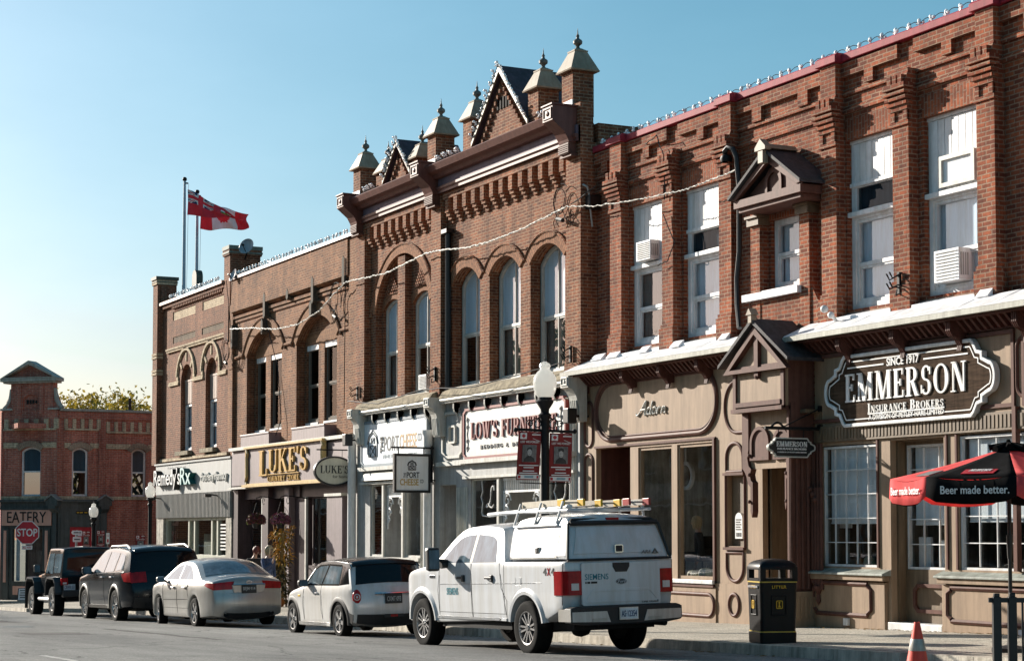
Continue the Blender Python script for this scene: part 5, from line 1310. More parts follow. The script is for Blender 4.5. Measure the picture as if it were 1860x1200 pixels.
def fs(m):
 for i in range(5): x = .30 + i * .33; m.box(x - .07, x + .07, -.07, -.001, 4.1, 4.5)
 m.box(.25, 1.62, -.09, -.001, 4.03, 4.10); m.box(.25, .5, -.06, -.001, 3.33, 3.53); m.box(1.28, 1.62, -.06, -.001, 3.33, 3.53)
 for i in range(9): x = 2.0 + i * .33; m.box(x - .07, x + .07, -.07, -.001, 4.02, 4.42)
 m.box(1.93, 4.8, -.09, -.001, 3.95, 4.02); m.box(1.93, 2.92, -.06, -.001, 3.31, 3.51); m.box(3.66, 4.8, -.06, -.001, 3.31, 3.51)
 m.box(.05, 8, -.05, -.001, 1.27, 1.39)
two(fc, fs, 'cream_band', 'brick_cream')
M['brick_cream_s'] = brickmat('brick_cream_soldier', (.50, .40, .31), (.42, .33, .25), (.33, .27, .22), bh=.07, swap=True, dirt=.2)
def fc(m):
 for a, c in cw: arch_ring(m, a - .02, c + .02, 3.20, .18, .24, -.08, 0, 14)
def fs(m):
 for a, c in sw: arch_ring(m, a - .02, c + .02, 3.18, .17, .22, -.08, 0, 14)
two(fc, fs, 'arch_ring', 'brick_cream_s')
def fc(m):      # pediment, scrolls, coping
 m.prism([(-2.6, 6.0), (.02, 6.0), (.02, 6.12), (-2.6, 6.12)], -.22, .35); m.prism([(-2.5, 5.93), (-.08, 5.93), (-.08, 5.999), (-2.5, 5.999)], -.14, .34)
 m.frame([(-2.62, 6.121), (.04, 6.121), (-1.29, 6.84)], .14, -.24, .35)
 for s_, x in ((1, -.25), (-1, -2.22)):
  pts = [(x + s_ * .02, .1, 5.72), (x + s_ * .05, .1, 5.5), (x + s_ * .10, .1, 5.25), (x + s_ * .22, .1, 5.06), (x + s_ * .38, .1, 4.92)]
  m.tube(pts, .09, 8)
 m.box(-2.66, -2.1, -.10, .3, 4.845, 4.93); m.box(-.45, .04, -.10, .3, 4.845, 4.93)
def fs(m): m.prism([(-.12, 4.80), (-.12, 4.90), (.3, 4.92), (.3, 4.80)], .05, 22, 'x') if False else m.box(.05, 22, -.12, .32, 4.801, 4.90)
two(fc, fs, 'coping', mat('stone_grey_coping', (.40, .39, .34), .7, .15, 4), bev=.01)
q = MB();
for i, ch_ in enumerate('1884'):
 vs, fs_ = font_mesh(ch_, 1.0, .03); xa = min(p[0] for p in vs); xb = max(p[0] for p in vs); ya = min(p[1] for p in vs); yb = max(p[1] for p in vs)
 q.add([(-1.52 + i * .13 + (p[0] - xa) / (xb - xa) * .10, .06 + p[2] * .02, 5.10 + (p[1] - ya) / (yb - ya) * .17) for p in vs], fs_)
q.xf(MC); q.build('date', 'dark', eb)
def ewin(mx, a, c, z0, zs, rise, cur=None):
 o = archp(a, c, z0, zs, rise); m = MB(); m.prism(o, .10, .18, 'y', [inset(o, .075)]); zr = (z0 + zs + rise) / 2
 m.box(a + .06, c - .06, .11, .17, zr - .03, zr + .03); m.xf(mx); f = m.build('window', 'white', eb)
 m = MB(); m.prism(inset(o, .06), .14, .146); m.xf(mx); m.build('pane', 'glass_dull', f)
 m = MB(); m.box(a, c, .19, .195, zr - .02, zs + rise); m.xf(mx); m.build('blind', 'sky_pale_sheet', f)  # added pale sheet gives the dull pane a sky-pale upper half
for a, c in cw: ewin(MC, a, c, 1.40, 3.20, .17)
for a, c in sw: ewin(MS, a, c, 1.40, 3.18, .16, 1)
# green-black shop front
def fc(m):
 m.box(-2.62, .0, -.06, .2, .9, 1.26); m.box(-2.64, .08, -.2, .2, 1.16, 1.262); m.box(-2.64, .06, -.14, .2, .86, .92)
 m.prism(rect(-2.62, 0, -3.2, .9), 0, .2, 'y', [rect(-2.08, -.62, -2.05, .12)])
 m.box(-2.5, -2.2, -.07, -.001, -3.1, .1); m.box(-.56, -.30, -.07, -.001, -3.1, .1); m.box(-.16, 0, -.09, -.001, -3.1, .9)
 m.frame(rect(-2.1, -.6, -2.07, .14), .06, -.03, .06)
def fs(m):
 m.box(.0, 2.0, -.06, .1, .9, 1.26); m.box(.0, 2.05, -.2, .1, 1.16, 1.262)
 m.prism(rect(.02, 1.95, -3.2, .9), -.04, .1, 'y', [rect(.5, 1.5, -2.9, .16)]); m.box(1.72, 1.98, -.09, -.041, -3.1, .9); m.box(.1, .3, -.09, -.041, -3.1, .9)
two(fc, fs, 'shop_front', 'charcoal')
for mx, x in ((MC, -.05), (MS, 1.85)):
 m = MB(); m.prism([(x - .26, 1.0), (x + .26, 1.0), (x + .26, 1.22), (x, 1.40), (x - .26, 1.22)], -.36, -.061); m.prism([(-.36, .88), (-.061, .72), (-.061, .999), (-.36, .999)], x - .16, x + .16, 'x'); m.xf(mx); o = m.build('gabled_bracket', 'charcoal', eb)
 m = MB(); m.prism([(x - .32, 1.20), (x, 1.42), (x + .32, 1.20), (x + .32, 1.24), (x, 1.47), (x - .32, 1.24)], -.42, -.05); m.xf(mx); m.build('bracket_roof', mat('lead_sheet', (.28, .29, .28), .5, .15), o)
def fc(m): m.box(-2.41, -2.29, -.10, -.071, -2.05, .02); m.box(-.50, -.38, -.10, -.071, -2.05, .02); m.box(-2.0, -.7, -.03, -.001, -2.55, -2.2)
two(fc, None, 'pink_panel', 'pink')
m = MB(); m.box(-2.06, -.64, .06, .066, -2.03, .1); m.xf(MC); m.build('pane', 'glass', eb)
m = MB(); m.box(-2.06, -1.9, .3, .32, -2.0, .0); m.xf(MC); m.build('window_curtain', 'curtain', eb)
m = MB(); m.box(.5, 1.5, -.0, .06, -2.9, .16); m.xf(MS); dr_ = m.build('door', 'red', eb)
m = MB(); m.prism(rect(.72, 1.26, -1.8, -.05), -.02, -.001, 'y', [rect(.82, 1.16, -1.6, -.2)]); m.xf(MS); m.build('door_notice', 'reflwhite', dr_)
m = MB(); m.box(.02, .03, 1.5, 4, -3, 4); m.box(-2.5, 0, 1.8, 1.82, -3, 1); m.xf(MC); m.build('dark_room', 'inside', eb)
# signs on it
t = thing('shop_sign', 'dusty pink sign board with thin dark letters on the dark green shop front', 'sign', tuple(MC @ Vector((-1.35, -.1, .2))))
m = MB(); m.box(-2.5, -.22, -.11, -.061, .22, .84); m.xf(MC); m.build('board', 'pink', t)
m = MB(); sans(m, 'EATERY', (-2.24, -.112, .33), UX, UZ, 1.80, .44, .015, -.0); m.xf(MC); m.build('lettering', 'black', t)
t = thing('address_sign', 'small black plate with yellow writing above the red door', 'sign', tuple(MS @ Vector((1.0, -.06, .72))))
m = MB(); m.box(.72, 1.24, -.085, -.061, .68, .80); m.xf(MS); m.build('plate', 'black', t)
m = MB(); [m.box(.76 + a, .76 + a + w_, -.089, -.0855, .72, .76) for a, w_ in ((0, .09), (.12, .12), (.30, .12))]; m.xf(MS); m.build('lettering', 'yellow', t)
mm_ = MB(); mm_.tube([(-77.5, 21.0, 4.2), (-77.5, 21.0, 5.5)], .06, 8); mm_.build('vent_pipe', 'iron', eb)
m_ = MB(); m_.box(-77.0, -76.2, 23.4, 24.2, 4.2, 5.5); m_.box(-77.1, -76.1, 23.3, 24.3, 5.5, 5.6); m_.build('chimney', 'brick_red', eb)
# ================================================================== TREES
def leafmat(name, c1, c2):
 m, t, b = newmat(name); oi = N(t, 'TexCoord'); n = N(t, 'TexNoise', Scale=.9, Detail=5.0); t.links.new(oi.outputs['Object'], n.inputs['Vector'])
 r = N(t, 'ValToRGB'); r.color_ramp.elements[0].position = .35; r.color_ramp.elements[1].position = .65; r.color_ramp.elements[0].color = c1 + (1,); r.color_ramp.elements[1].color = c2 + (1,)
 t.links.new(n.outputs['Fac'], r.inputs[0]); t.links.new(r.outputs[0], b.inputs['Base Color']); b.inputs['Roughness'].default_value = .6
 tr = N(t, 'BsdfTranslucent'); t.links.new(r.outputs[0], tr.inputs[0]); mx = N(t, 'MixShader'); mx.inputs[0].default_value = .35
 t.links.new(b.outputs[0], mx.inputs[1]); t.links.new(tr.outputs[0], mx.inputs[2]); t.links.new(mx.outputs[0], t.nodes['Material Output'].inputs[0]); return m
M['leaf_gold'] = leafmat('autumn_gold_leaves', (.16, .13, .02), (.42, .30, .04)); M['leaf_green'] = leafmat('olive_leaves', (.05, .07, .02), (.14, .16, .04)); M['bark'] = mat('bark', (.09, .07, .055), .9, .4, 6, bump=.5)
def tree(x, y, z, h, r, label, leaf, nleaf, ls, seed, group='trees', bare=0.0):
 R = random.Random(seed); t = thing('tree', label, 'tree', (x, y, z), group=group); m = MB(); tips = []
 m.tube([(x, y, z), (x + .1, y, z + h * .25), (x - .05, y + .1, z + h * .45)], [h * .028, h * .022, h * .018], 9)
 def limb(p, d, l, rr, dep):
  pts = [p];
  for i in range(3):
   d = (d + Vector((R.uniform(-.35, .35), R.uniform(-.35, .35), R.uniform(-.1, .35)))).normalized(); pts.append(pts[-1] + d * l / 3)
  m.tube(pts, [rr, rr * .8, rr * .6, rr * .4], 6 if dep < 2 else 4); tips.extend(pts[1:])
  if dep < 3:
   for k in range(3 if dep < 2 else 4): limb(pts[R.choice((2, 3))], (d + Vector((R.uniform(-1, 1), R.uniform(-1, 1), R.uniform(-.3, .6)))).normalized(), l * .62, rr * .42, dep + 1)
 for i in range(7):
  a = i * 2.4; limb(Vector((x, y, z + h * R.uniform(.25, .45))), Vector((cos(a), sin(a), R.uniform(.5, 1.3))).normalized(), h * .26, h * .011, 0)
 m.build('trunk', 'bark', t, smooth=True, recalc=False)
 c = MB()
 cl = [p for p in tips if p.z > z + h * .3]
 for i in range(nleaf):
  p = R.choice(cl); q = p + Vector((R.gauss(0, 1), R.gauss(0, 1), R.gauss(0, .8))) * r * .09
  a = Vector((R.uniform(-1, 1), R.uniform(-1, 1), R.uniform(-1, 1))).normalized(); b_ = a.cross(Vector((R.uniform(-1, 1), R.uniform(-1, 1), R.uniform(-1, 1)))).normalized(); s_ = ls * R.uniform(.6, 1.3)
  c.add([q - a * s_, q + b_ * s_ * .6, q + a * s_, q - b_ * s_ * .6], [(0, 1, 2, 3)])
 if nleaf: c.build('crown', leaf, t, recalc=False)
G_ = 'trees behind the corner eatery'
tree(-132, 31.2, -3.2, 14.2, 4, 'golden leaved tree just right of the dated pediment', 'leaf_gold', 4500, .15, 1, G_)
tree(-139, 35.4, -3.2, 13.6, 4, 'thin half bare tree behind the middle of the eatery parapet', 'leaf_green', 1300, .13, 2, G_)
tree(-136, 36.2, -3.2, 13.4, 4, 'low bare branched tree over the eatery parapet', 'leaf_green', 300, .1, 3, G_)
tree(-128, 35.9, -3.2, 14.6, 5.5, 'large yellow autumn tree beside the dark brick corner pier', 'leaf_gold', 6500, .15, 4, G_)
tree(-131, 38.4, -3.2, 14.8, 4, 'olive green tree behind the large yellow one', 'leaf_green', 3500, .15, 5, G_)
# the other side of the street, met only as reflections in the shop windows
tree(-84, -3.9, -2.7, 14.5, 5, 'street tree on the opposite pavement', 'leaf_green', 2500, .22, 6, 'trees across the street', 1)
tree(-75, -3.9, -2.5, 13, 4, 'street tree on the opposite pavement', 'leaf_gold', 1200, .16, 7, 'trees across the street', 1)
for i, (x0, x1, hh, mm) in enumerate(((-320, -101, 6.5, 'brick_dark'), (-100.9, -76, 5.8, 'brick_brown'), (-75.9, -58.1, 6.4, 'brick_tan'), (-58, -46, 6.2, 'brick_red'), (-45.9, -30, 5.2, 'brick_tan'), (-29.9, -14, 6.6, 'brick_brown'), (-13.9, 4, 6.0, 'brick_dark'))):
 t = thing('brick_building', ('furthest dark brick', 'long brown brick', 'wide pale brown brick', 'low red brick', 'low pale brown brick', 'brown brick', 'dark brick')[i] + ' building on the opposite side of the street', 'building', ((x0 + x1) / 2, -5.4, -1.8))
 n = int((x1 - x0) / 2.4); m = MB(); hs = [rect(x0 + (k + .5) * (x1 - x0) / n - .5, x0 + (k + .5) * (x1 - x0) / n + .5, 2.6, 4.4) for k in range(n)] + [rect(x0 + .6, x1 - .6, -1.2, 1.2)]
 m.prism(rect(x0, x1, -2.6, hh), -5.4, -5.2, 'y', hs); m.box(x0, x1, -13, -5.401, -2.6, hh - .3)
 m.build('wall', mm, t); m = MB()
 for h_ in hs: m.frame(h_, .08, -5.3, -5.19)
 m.build('window_frame', 'white', t, each=True); m = MB(); m.box(x0 + .1, x1 - .1, -5.395, -5.39, -1.5, 4.6); m.build('glazing', 'glass_dull', t)
 m = MB(); m.box(x0 + .3, x1 - .3, -5.18, -5.1, 1.4, 2.2); m.build('fascia', ('cream', 'maroon', 'greige', 'charcoal')[i % 4], t)
# ================================================================== VEHICLES
def paint(name, col, metal=0.0, rough=0.28, coat=0.5):
 m = mat(name, col, rough, .05, 1.2, metal=metal, coat=coat); return m
M['paint_white'] = paint('white_car_paint', (.60, .615, .64), 0, .35)
M['paint_silver'] = paint('silver_car_paint', (.40, .392, .375), .5, .34)
M['paint_pearl'] = paint('pale_grey_car_paint', (.62, .61, .60), .15, .32)
M['paint_black'] = mat('black_car_paint', (.007, .008, .010), .22, .05, 1.2, coat=.12, spec=.3)
M['carglass'] = mat('tinted_car_glass', (.025, .034, .04), .05, 0, spec=.5)
M['privacy'] = mat('dark_privacy_glass', (.008, .009, .010), .06, 0, spec=.4)
M['carglass_sky'] = mat('sky_painted_car_glass', (.13, .18, .22), .05, .35, 1.5, spec=.4)  # sky reflection put into the pale blue base and specular tint
M['carglass_sky'].node_tree.nodes['Principled BSDF'].inputs['Specular Tint'].default_value = (.55, .78, 1, 1)
M['tyre'] = mat('tyre_rubber', (.009, .009, .009), .9, .3, 12.0, bump=.1, spec=.15)
M['rim'] = mat('alloy_rim', (.46, .46, .47), .28, .1, 6.0, metal=.85)
M['rim_dark'] = mat('dark_alloy', (.05, .05, .052), .4, .1)
M['plastic'] = mat('black_plastic', (.018, .018, .019), .55, .15, 10)
M['chrome'] = mat('chrome', (.72, .73, .75), .12, 0, metal=1.0)
M['lamp_red'] = mat('tail_lamp_red', (.42, .008, .012), .25, .25, 9, spec=.3)
M['lamp_clear'] = mat('tail_lamp_clear', (.62, .58, .58), .12, .1, coat=1.0)
M['plate_white'] = mat('number_plate', (.66, .68, .72), .4, .05)
M['seam'] = mat('shut_line', (.03, .03, .03), .8, 0)
M['teal_text'] = mat('teal_lettering', (.0, .17, .22), .5, 0)
M['under'] = mat('underbody', (.012, .012, .012), .9, .2)
def cdt_fill(poly, inner=(), sp=.10):
 """triangulated area of a simple polygon with grid points inside"""
 n = len(poly); vs = [Vector(p) for p in poly]; ed = [(i, (i + 1) % n) for i in range(n)]
 xs = [p[0] for p in poly]; zs = [p[1] for p in poly]
 def inside(x, z):
  c = False; j = n - 1
  for i in range(n):
   xi, zi = poly[i][0], poly[i][1]; xj, zj = poly[j][0], poly[j][1]
   if (zi > z) != (zj > z) and x < (xj - xi) * (z - zi) / (zj - zi) + xi: c = not c
   j = i
  return c
 def dist(x, z):
  m = 9
  for i in range(n):
   a, b = poly[i], poly[(i + 1) % n]; dx, dz = b[0] - a[0], b[1] - a[1]; l = dx * dx + dz * dz or 1e-9
   t = max(0, min(1, ((x - a[0]) * dx + (z - a[1]) * dz) / l)); m = min(m, math.hypot(x - a[0] - t * dx, z - a[1] - t * dz))
  return m
 x = min(xs) + sp * .5
 while x < max(xs):
  z = min(zs) + sp * .5
  while z < max(zs):
   if inside(x, z) and dist(x, z) > sp * .35: vs.append(Vector((x, z)))
   z += sp
  x += sp
 r = delaunay_2d_cdt(vs, ed, [list(range(n))], 1, 1e-5)
 return [tuple(v) for v in r[0]], [tuple(f) for f in r[2]]
def dense(poly, st=.06):
 o = []; n = len(poly)
 for i in range(n):
  a, b = poly[i], poly[(i + 1) % n]; l = math.hypot(b[0] - a[0], b[1] - a[1]); k = max(1, int(l / st))
  for j in range(k): o.append((a[0] + (b[0] - a[0]) * j / k, a[1] + (b[1] - a[1]) * j / k))
 return o
def smooth_poly(poly, keep=(), it=2):
 """Chaikin corner cutting except for the kept corner indexes"""
 pts = [(p[0], p[1], (i in keep)) for i, p in enumerate(poly)]
 for _ in range(it):
  o = []; n = len(pts)
  for i in range(n):
   p, a, b = pts[i], pts[i - 1], pts[(i + 1) % n]
   if p[2]: o.append(p)
   else:
    o.append((p[0] * .75 + a[0] * .25, p[1] * .75 + a[1] * .25, False)); o.append((p[0] * .75 + b[0] * .25, p[1] * .75 + b[1] * .25, False))
  pts = o
 return [(p[0], p[1]) for p in pts]
def arch_pts(cx, cz, r, zb, n=14):
 """wheel-arch points from rear to front side (x increasing), bottom at zb"""
 a = math.asin(max(-1, min(1, (zb - cz) / r)))
 return [(cx - r * cos(a + (PI - 2 * a) * i / n), cz + r * sin(a + (PI - 2 * a) * i / n)) for i in range(n + 1)]
class Car:
 """inflated side profile: w(x,z) gives the half width, r the edge rounding, crown the bulge of the cross strips"""
 def __init__(s, root, prof, w, r=.05, crown=None):
  s.t = root; s.p = dense(prof, .07); s.w = w; s.r = r; s.crown = crown or (lambda x, z: .02)
  A = sum(s.p[i][0] * s.p[(i + 1) % len(s.p)][1] - s.p[(i + 1) % len(s.p)][0] * s.p[i][1] for i in range(len(s.p)))
  if A < 0: s.p = s.p[::-1]
 def nrm(s, i):
  n = len(s.p); a, b = s.p[i - 1], s.p[(i + 1) % n]; dx, dz = b[0] - a[0], b[1] - a[1]; l = math.hypot(dx, dz) or 1
  return dz / l, -dx / l
 def body(s, name, m, sp=.11, NS=8):
  b = MB(); p = s.p; n = len(p); r = s.r
  ring1 = inset(p, r * .3); ring2 = inset(p, r)
  tv, tf = cdt_fill(ring2, sp=sp)
  for sg in (1, -1):
   vs = [(v[0], sg * s.w(v[0], v[1]), v[1]) for v in tv]; b.add(vs, tf)
   rows = []
   for ring, dy in ((ring2, 0), (ring1, r * .3), (p, r)):
    rows.append([(q[0], sg * (s.w(*ring2[i]) - dy), q[1]) for i, q in enumerate(ring)])
   for k in range(2):
    b.add(rows[k] + rows[k + 1], [(i, (i + 1) % n, n + (i + 1) % n, n + i) for i in range(n)])
  rows = []
  for k in range(NS + 1):
   f = -1 + 2 * k / NS; row = []
   for i, q in enumerate(p):
    nx, nz = s.nrm(i); c = s.crown(*q) * (1 - f * f); row.append((q[0] + nx * c, f * (s.w(*ring2[i]) - r), q[1] + nz * c))
   rows.append(row)
  for k in range(NS): b.add(rows[k] + rows[k + 1], [(i, n + i, n + (i + 1) % n, (i + 1) % n) for i in range(n)])
  return b.build(name, m, s.t, smooth=True, weld=True, ang=32)
 def side(s, name, poly, m, off=.006, both=True, par=None, sp=.12):
  tv, tf = cdt_fill(dense(poly, .08), sp=sp); b = MB()
  for sg in ((1, -1) if both else (1,)):
   k = len(tv); vs = [(v[0], sg * (s.w(v[0], v[1]) + off), v[1]) for v in tv] + [(v[0], sg * (s.w(v[0], v[1]) - .01), v[1]) for v in tv]
   q = len(dense(poly, .08)); b.add(vs, tf + [(i, (i + 1) % q, k + (i + 1) % q, k + i) for i in range(q)])
  return b.build(name, m, par or s.t, smooth=True, each=both)
 def line(s, mb, pts, wd=.012, off=.003, sg=(1, -1)):
  pts = dense(list(pts) + [pts[-1]], .08)[:-1] + [pts[-1]]
  for g in sg:
   mb.tube([(q[0], g * (s.w(*q) + off - wd * .4), q[1]) for q in pts], wd * .5, 5)
 def near(s, x, z): return min(range(len(s.p)), key=lambda i: (s.p[i][0] - x) ** 2 + (s.p[i][1] - z) ** 2)
 def strip(s, name, a, b_, f0, f1, m, off=.007, par=None, NS=8, back=False, f0b=None, f1b=None):
  """patch on the cross surface between two profile points, f0..f1 across (-1..1)"""
  i0, i1 = s.near(*a), s.near(*b_); n = len(s.p); idx = []
  i = i0
  if (i1 - i0) % n <= (i0 - i1) % n: idx = [(i0 + k) % n for k in range((i1 - i0) % n + 1)]
  else: idx = [(i0 - k) % n for k in range((i0 - i1) % n + 1)]
  rg2 = inset(s.p, s.r); vs = []; q = len(idx)
  for e in (off, -.012):
   for j, i in enumerate(idx):
    t = j / max(1, q - 1); A = f0 + ((f0b if f0b is not None else f0) - f0) * t; B = f1 + ((f1b if f1b is not None else f1) - f1) * t
    for k in range(NS + 1):
     f = A + (B - A) * k / NS; nx, nz = s.nrm(i); c = s.crown(*s.p[i]) * (1 - f * f) + e
     vs.append((s.p[i][0] + nx * c, f * (s.w(*rg2[i]) - s.r), s.p[i][1] + nz * c))
  fs = []; L = q * (NS + 1)
  for j in range(q - 1):
   for k in range(NS): a0 = j * (NS + 1) + k; fs.append((a0, a0 + 1, a0 + NS + 2, a0 + NS + 1))
  bd = [k for k in range(NS + 1)] + [j * (NS + 1) + NS for j in range(1, q)] + [(q - 1) * (NS + 1) + k for k in range(NS - 1, -1, -1)] + [j * (NS + 1) for j in range(q - 2, 0, -1)]
  fs += [(bd[i], bd[(i + 1) % len(bd)], L + bd[(i + 1) % len(bd)], L + bd[i]) for i in range(len(bd))]
  return MB().add(vs, fs).build(name, m, par or s.t, smooth=True)
def wheels(root, xs, y, R, wd, rim, spokes=5, rimr=.68, tw=.12, mats=('rim', 'rim_dark'), split=False, steer=0):
 proto = None
 for i, (x, sg) in enumerate([(xs[0], 1), (xs[0], -1), (xs[1], 1), (xs[1], -1)]):
  if proto is None:
   h = MB(); h.lathe([(0, -wd * .2), (R * rimr * .95, -wd * .2), (R * rimr * .95, -wd * .5), (0, -wd * .5)], n=24, ax='y'); hub = h.build('wheel', 'under', None)
   t = MB(); rr = R * rimr
   t.lathe([(rr, -wd * .5), (R * .93, -wd * .5), (R * .985, -wd * .42), (R, -wd * .3), (R, wd * .3), (R * .985, wd * .42), (R * .93, wd * .5), (R * .84, wd * .53), (rr, wd * .46), (rr * .97, wd * .40), (rr * .97, -wd * .4)], n=44, ax='y')
   ty = t.build('tyre', 'tyre', hub, smooth=True)
   g = MB(); o = wd * .36
   g.lathe([(rr * .985, wd * .47), (rr * .93, wd * .45), (rr * .90, wd * .30), (rr * .88, wd * .1), (rr * .98, -wd * .3)], n=40, ax='y')
   g.lathe([(0, o + .01), (rr * .17, o + .008), (rr * .22, o - .02), (rr * .22, o - .08)], n=20, ax='y')
   for k in range(spokes):
    k0 = len(g.v); w0, w1 = rr * tw, rr * tw * 1.25
    def sp_(dx0, dx1, w0, w1): g.add([(dx0 - w0, o, rr * .15), (dx0 + w0, o, rr * .15), (dx1 + w1, o + wd * .06, rr * .94), (dx1 - w1, o + wd * .06, rr * .94), (dx0 - w0, o - .05, rr * .15), (dx0 + w0, o - .05, rr * .15), (dx1 + w1, o - .03, rr * .94), (dx1 - w1, o - .03, rr * .94)],
       [(0, 1, 2, 3), (7, 6, 5, 4), (0, 4, 5, 1), (1, 5, 6, 2), (2, 6, 7, 3), (3, 7, 4, 0)])
    if split: sp_(-w0 * .5, -w1 * 1.5, w0 * .55, w1 * .5); sp_(w0 * .5, w1 * 1.5, w0 * .55, w1 * .5)
    else: sp_(0, 0, w0, w1)
    g.xf(Matrix.Rotation(2 * PI * k / spokes + .2, 4, 'Y'), k0)
   for k in range(5): a = 2 * PI * k / 5; g.lathe([(.016, 0), (.016, .014), (0, .016)], (rr * .11 * cos(a), o + .005, rr * .11 * sin(a)), 6, 'y')
   ri = g.build('rim', mats[0], hub, smooth=True)
   d = MB(); d.lathe([(0, 0.0), (rr * .9, 0.0)], n=24, ax='y'); d.build('brake_disc', mats[1], hub, recalc=False)
   kids = [c for c in hub.children]; proto = hub; o_ = hub
  else:
   o_ = proto.copy(); COL.objects.link(o_)
   for c in kids:
    d = c.copy(); COL.objects.link(d); d.parent = o_
  o_.parent = root; o_.location = (x, sg * y, R)
  o_.rotation_euler = (0, random.uniform(0, 6), (0 if sg > 0 else PI) + (steer if x > 1 else 0))
def lip(mb, x, R, y, z0, r0, r1, d=.05, n=20, w=None):
 """flared wheel-arch lip"""
 for sg in (1, -1):
  a0 = math.asin(max(-1, min(1, (z0 - R) / r1)))
  vs = []; fs = []
  for i in range(n + 1):
   a = a0 + (PI - 2 * a0) * i / n
   for rr, dy in ((r0, -.05), (r0, d * .8), ((r0 + r1) / 2, d), (r1, .0), (r1, -.05)):
    px, pz = x + rr * cos(a), R + rr * sin(a); yy = w(px, pz) if w else y; vs.append((px, sg * (yy + dy), pz))
  for i in range(n):
   for k in range(4): fs.append((i * 5 + k, (i + 1) * 5 + k, (i + 1) * 5 + k + 1, i * 5 + k + 1))
  fs += [tuple(range(5)), tuple(n * 5 + k for k in range(5))[::-1]]
  mb.add(vs, fs)
def park(root, xr, y, wb):
 """stand the car on the sloping road with its rear axle at xr, facing away down the street"""
 z = road_z(xr, y); zf = road_z(xr - wb, y)
 root.location = (xr, y, z + .004); pitch = math.atan2(zf - z, wb); roll = math.atan(.02)
 root.rotation_euler = (Matrix.Rotation(PI, 3, 'Z') @ Matrix.Rotation(-pitch, 3, 'Y') @ Matrix.Rotation(-roll, 3, 'X')).to_euler()
def plate(par, x, y, z, txt, m='plate_white', w=.31, h=.155, tcol='navy', frame='plastic', tilt=0):
 f = MB(); f.box(x - .012, x, y - w / 2 - .012, y + w / 2 + .012, z - h / 2 - .012, z + h / 2 + .012); o = f.build('plate_frame', frame, par)
 f = MB(); f.box(x - .016, x - .0125, y - w / 2, y + w / 2, z - h / 2, z + h / 2); f.build('number_plate', m, o)
 f = MB(); sans(f, txt, (x - .0165, y + w * .44, z - h * .3), (0, -1, 0), UZ, w * .88, h * .58, .003, .01); f.build('plate_characters', tcol, o)
 return o
def mirror(par, x, y, z, sx, sy, sz, m, arm=True, glass=True):
 b = MB()
 b.add([(x + sx * (.5 if k < 4 else -.5) * (1 if k < 4 else 1), y + dy * sy * (.9 if k < 4 else 1), z + dz * sz * (.85 if k < 4 else 1)) for k, (dy, dz) in enumerate([(-.5, -.5), (.5, -.5), (.5, .5), (-.5, .5)] * 2)],
   [(3, 2, 1, 0), (4, 5, 6, 7), (0, 1, 5, 4), (1, 2, 6, 5), (2, 3, 7, 6), (3, 0, 4, 7)])
 o = b.build('door_mirror', m, par, bev=.04)
 if glass: MB().box(x - sx * .5 - .006, x - sx * .5 - .001, y - sy * .4, y + sy * .4, z - sz * .38, z + sz * .38).build('mirror_glass', 'carglass_sky', o)
 return o
# ------------------------------------------------------------------ white utility pickup
tk = thing('pickup_truck', 'white crew cab pickup truck with cargo cap and ladder rack, teal lettering on its tailgate', 'pickup truck')
WB, TR = 3.68, .405
def tw(x, z):
 w = .985 - .03 * max(0, .9 - z) - .012 * max(0, z - 1.0)
 if z > 1.36: w -= .30 * (z - 1.36)
 if x > 4.0: w -= .16 * ((x - 4.0) / .53) ** 2
 if x < -1.0: w -= .03 * ((-1.0 - x) / .18) ** 2
 return w
prof = [(-1.10, .70), (-1.17, .95), (-1.19, 1.30), (-1.17, 1.39), (.66, 1.40), (.72, 1.46), (.90, 1.86), (1.05, 1.95), (1.9, 1.985), (2.45, 1.93), (3.10, 1.46), (3.22, 1.38), (4.22, 1.27), (4.47, 1.12), (4.53, .80), (4.51, .50), (4.33, .42)]
prof = smooth_poly(prof, keep=(0, 3, 4, 16), it=2) + arch_pts(WB, TR, .50, .42)[::-1] + arch_pts(0, TR, .50, .50)[::-1]
tb = Car(tk, prof, tw, .045, lambda x, z: .05 if (z > 1.9) else (.06 if x > 4 or (x > 2.3 and z > 1.35) else .012))
tb.body('body', 'paint_white')
wheels(tk, (WB, 0), .86, TR, .275, None, 6, .63, .10, split=True)
m = MB(); lip(m, 0, TR, 0, .50, .50, .60, .035, w=tw); lip(m, WB, TR, 0, .46, .50, .60, .035, w=tw); m.build('wheel_arch', 'paint_white', tk, smooth=True, each=True)
m = MB(); m.box(-1.0, 4.3, -.72, .72, .38, .72); m.box(.62, 3.06, -.90, .90, .36, .47); m.box(-.55, .55, -.66, .66, .5, .92); m.box(WB - .55, WB + .55, -.66, .66, .5, .92)
m.tube([(-1.05, .3, .52), (-.2, .3, .50)], .10, 8); m.box(-.12, .12, -.75, .75, .33, .47); m.lathe([(0, -.12), (.16, -.1), (.18, 0), (.16, .1), (0, .12)], (0, 0, .41), 12, 'y'); m.tube([(-1.3, -.72, .45), (.2, -.72, .47)], .045, 8)
m.build('underbody', 'under', tk)
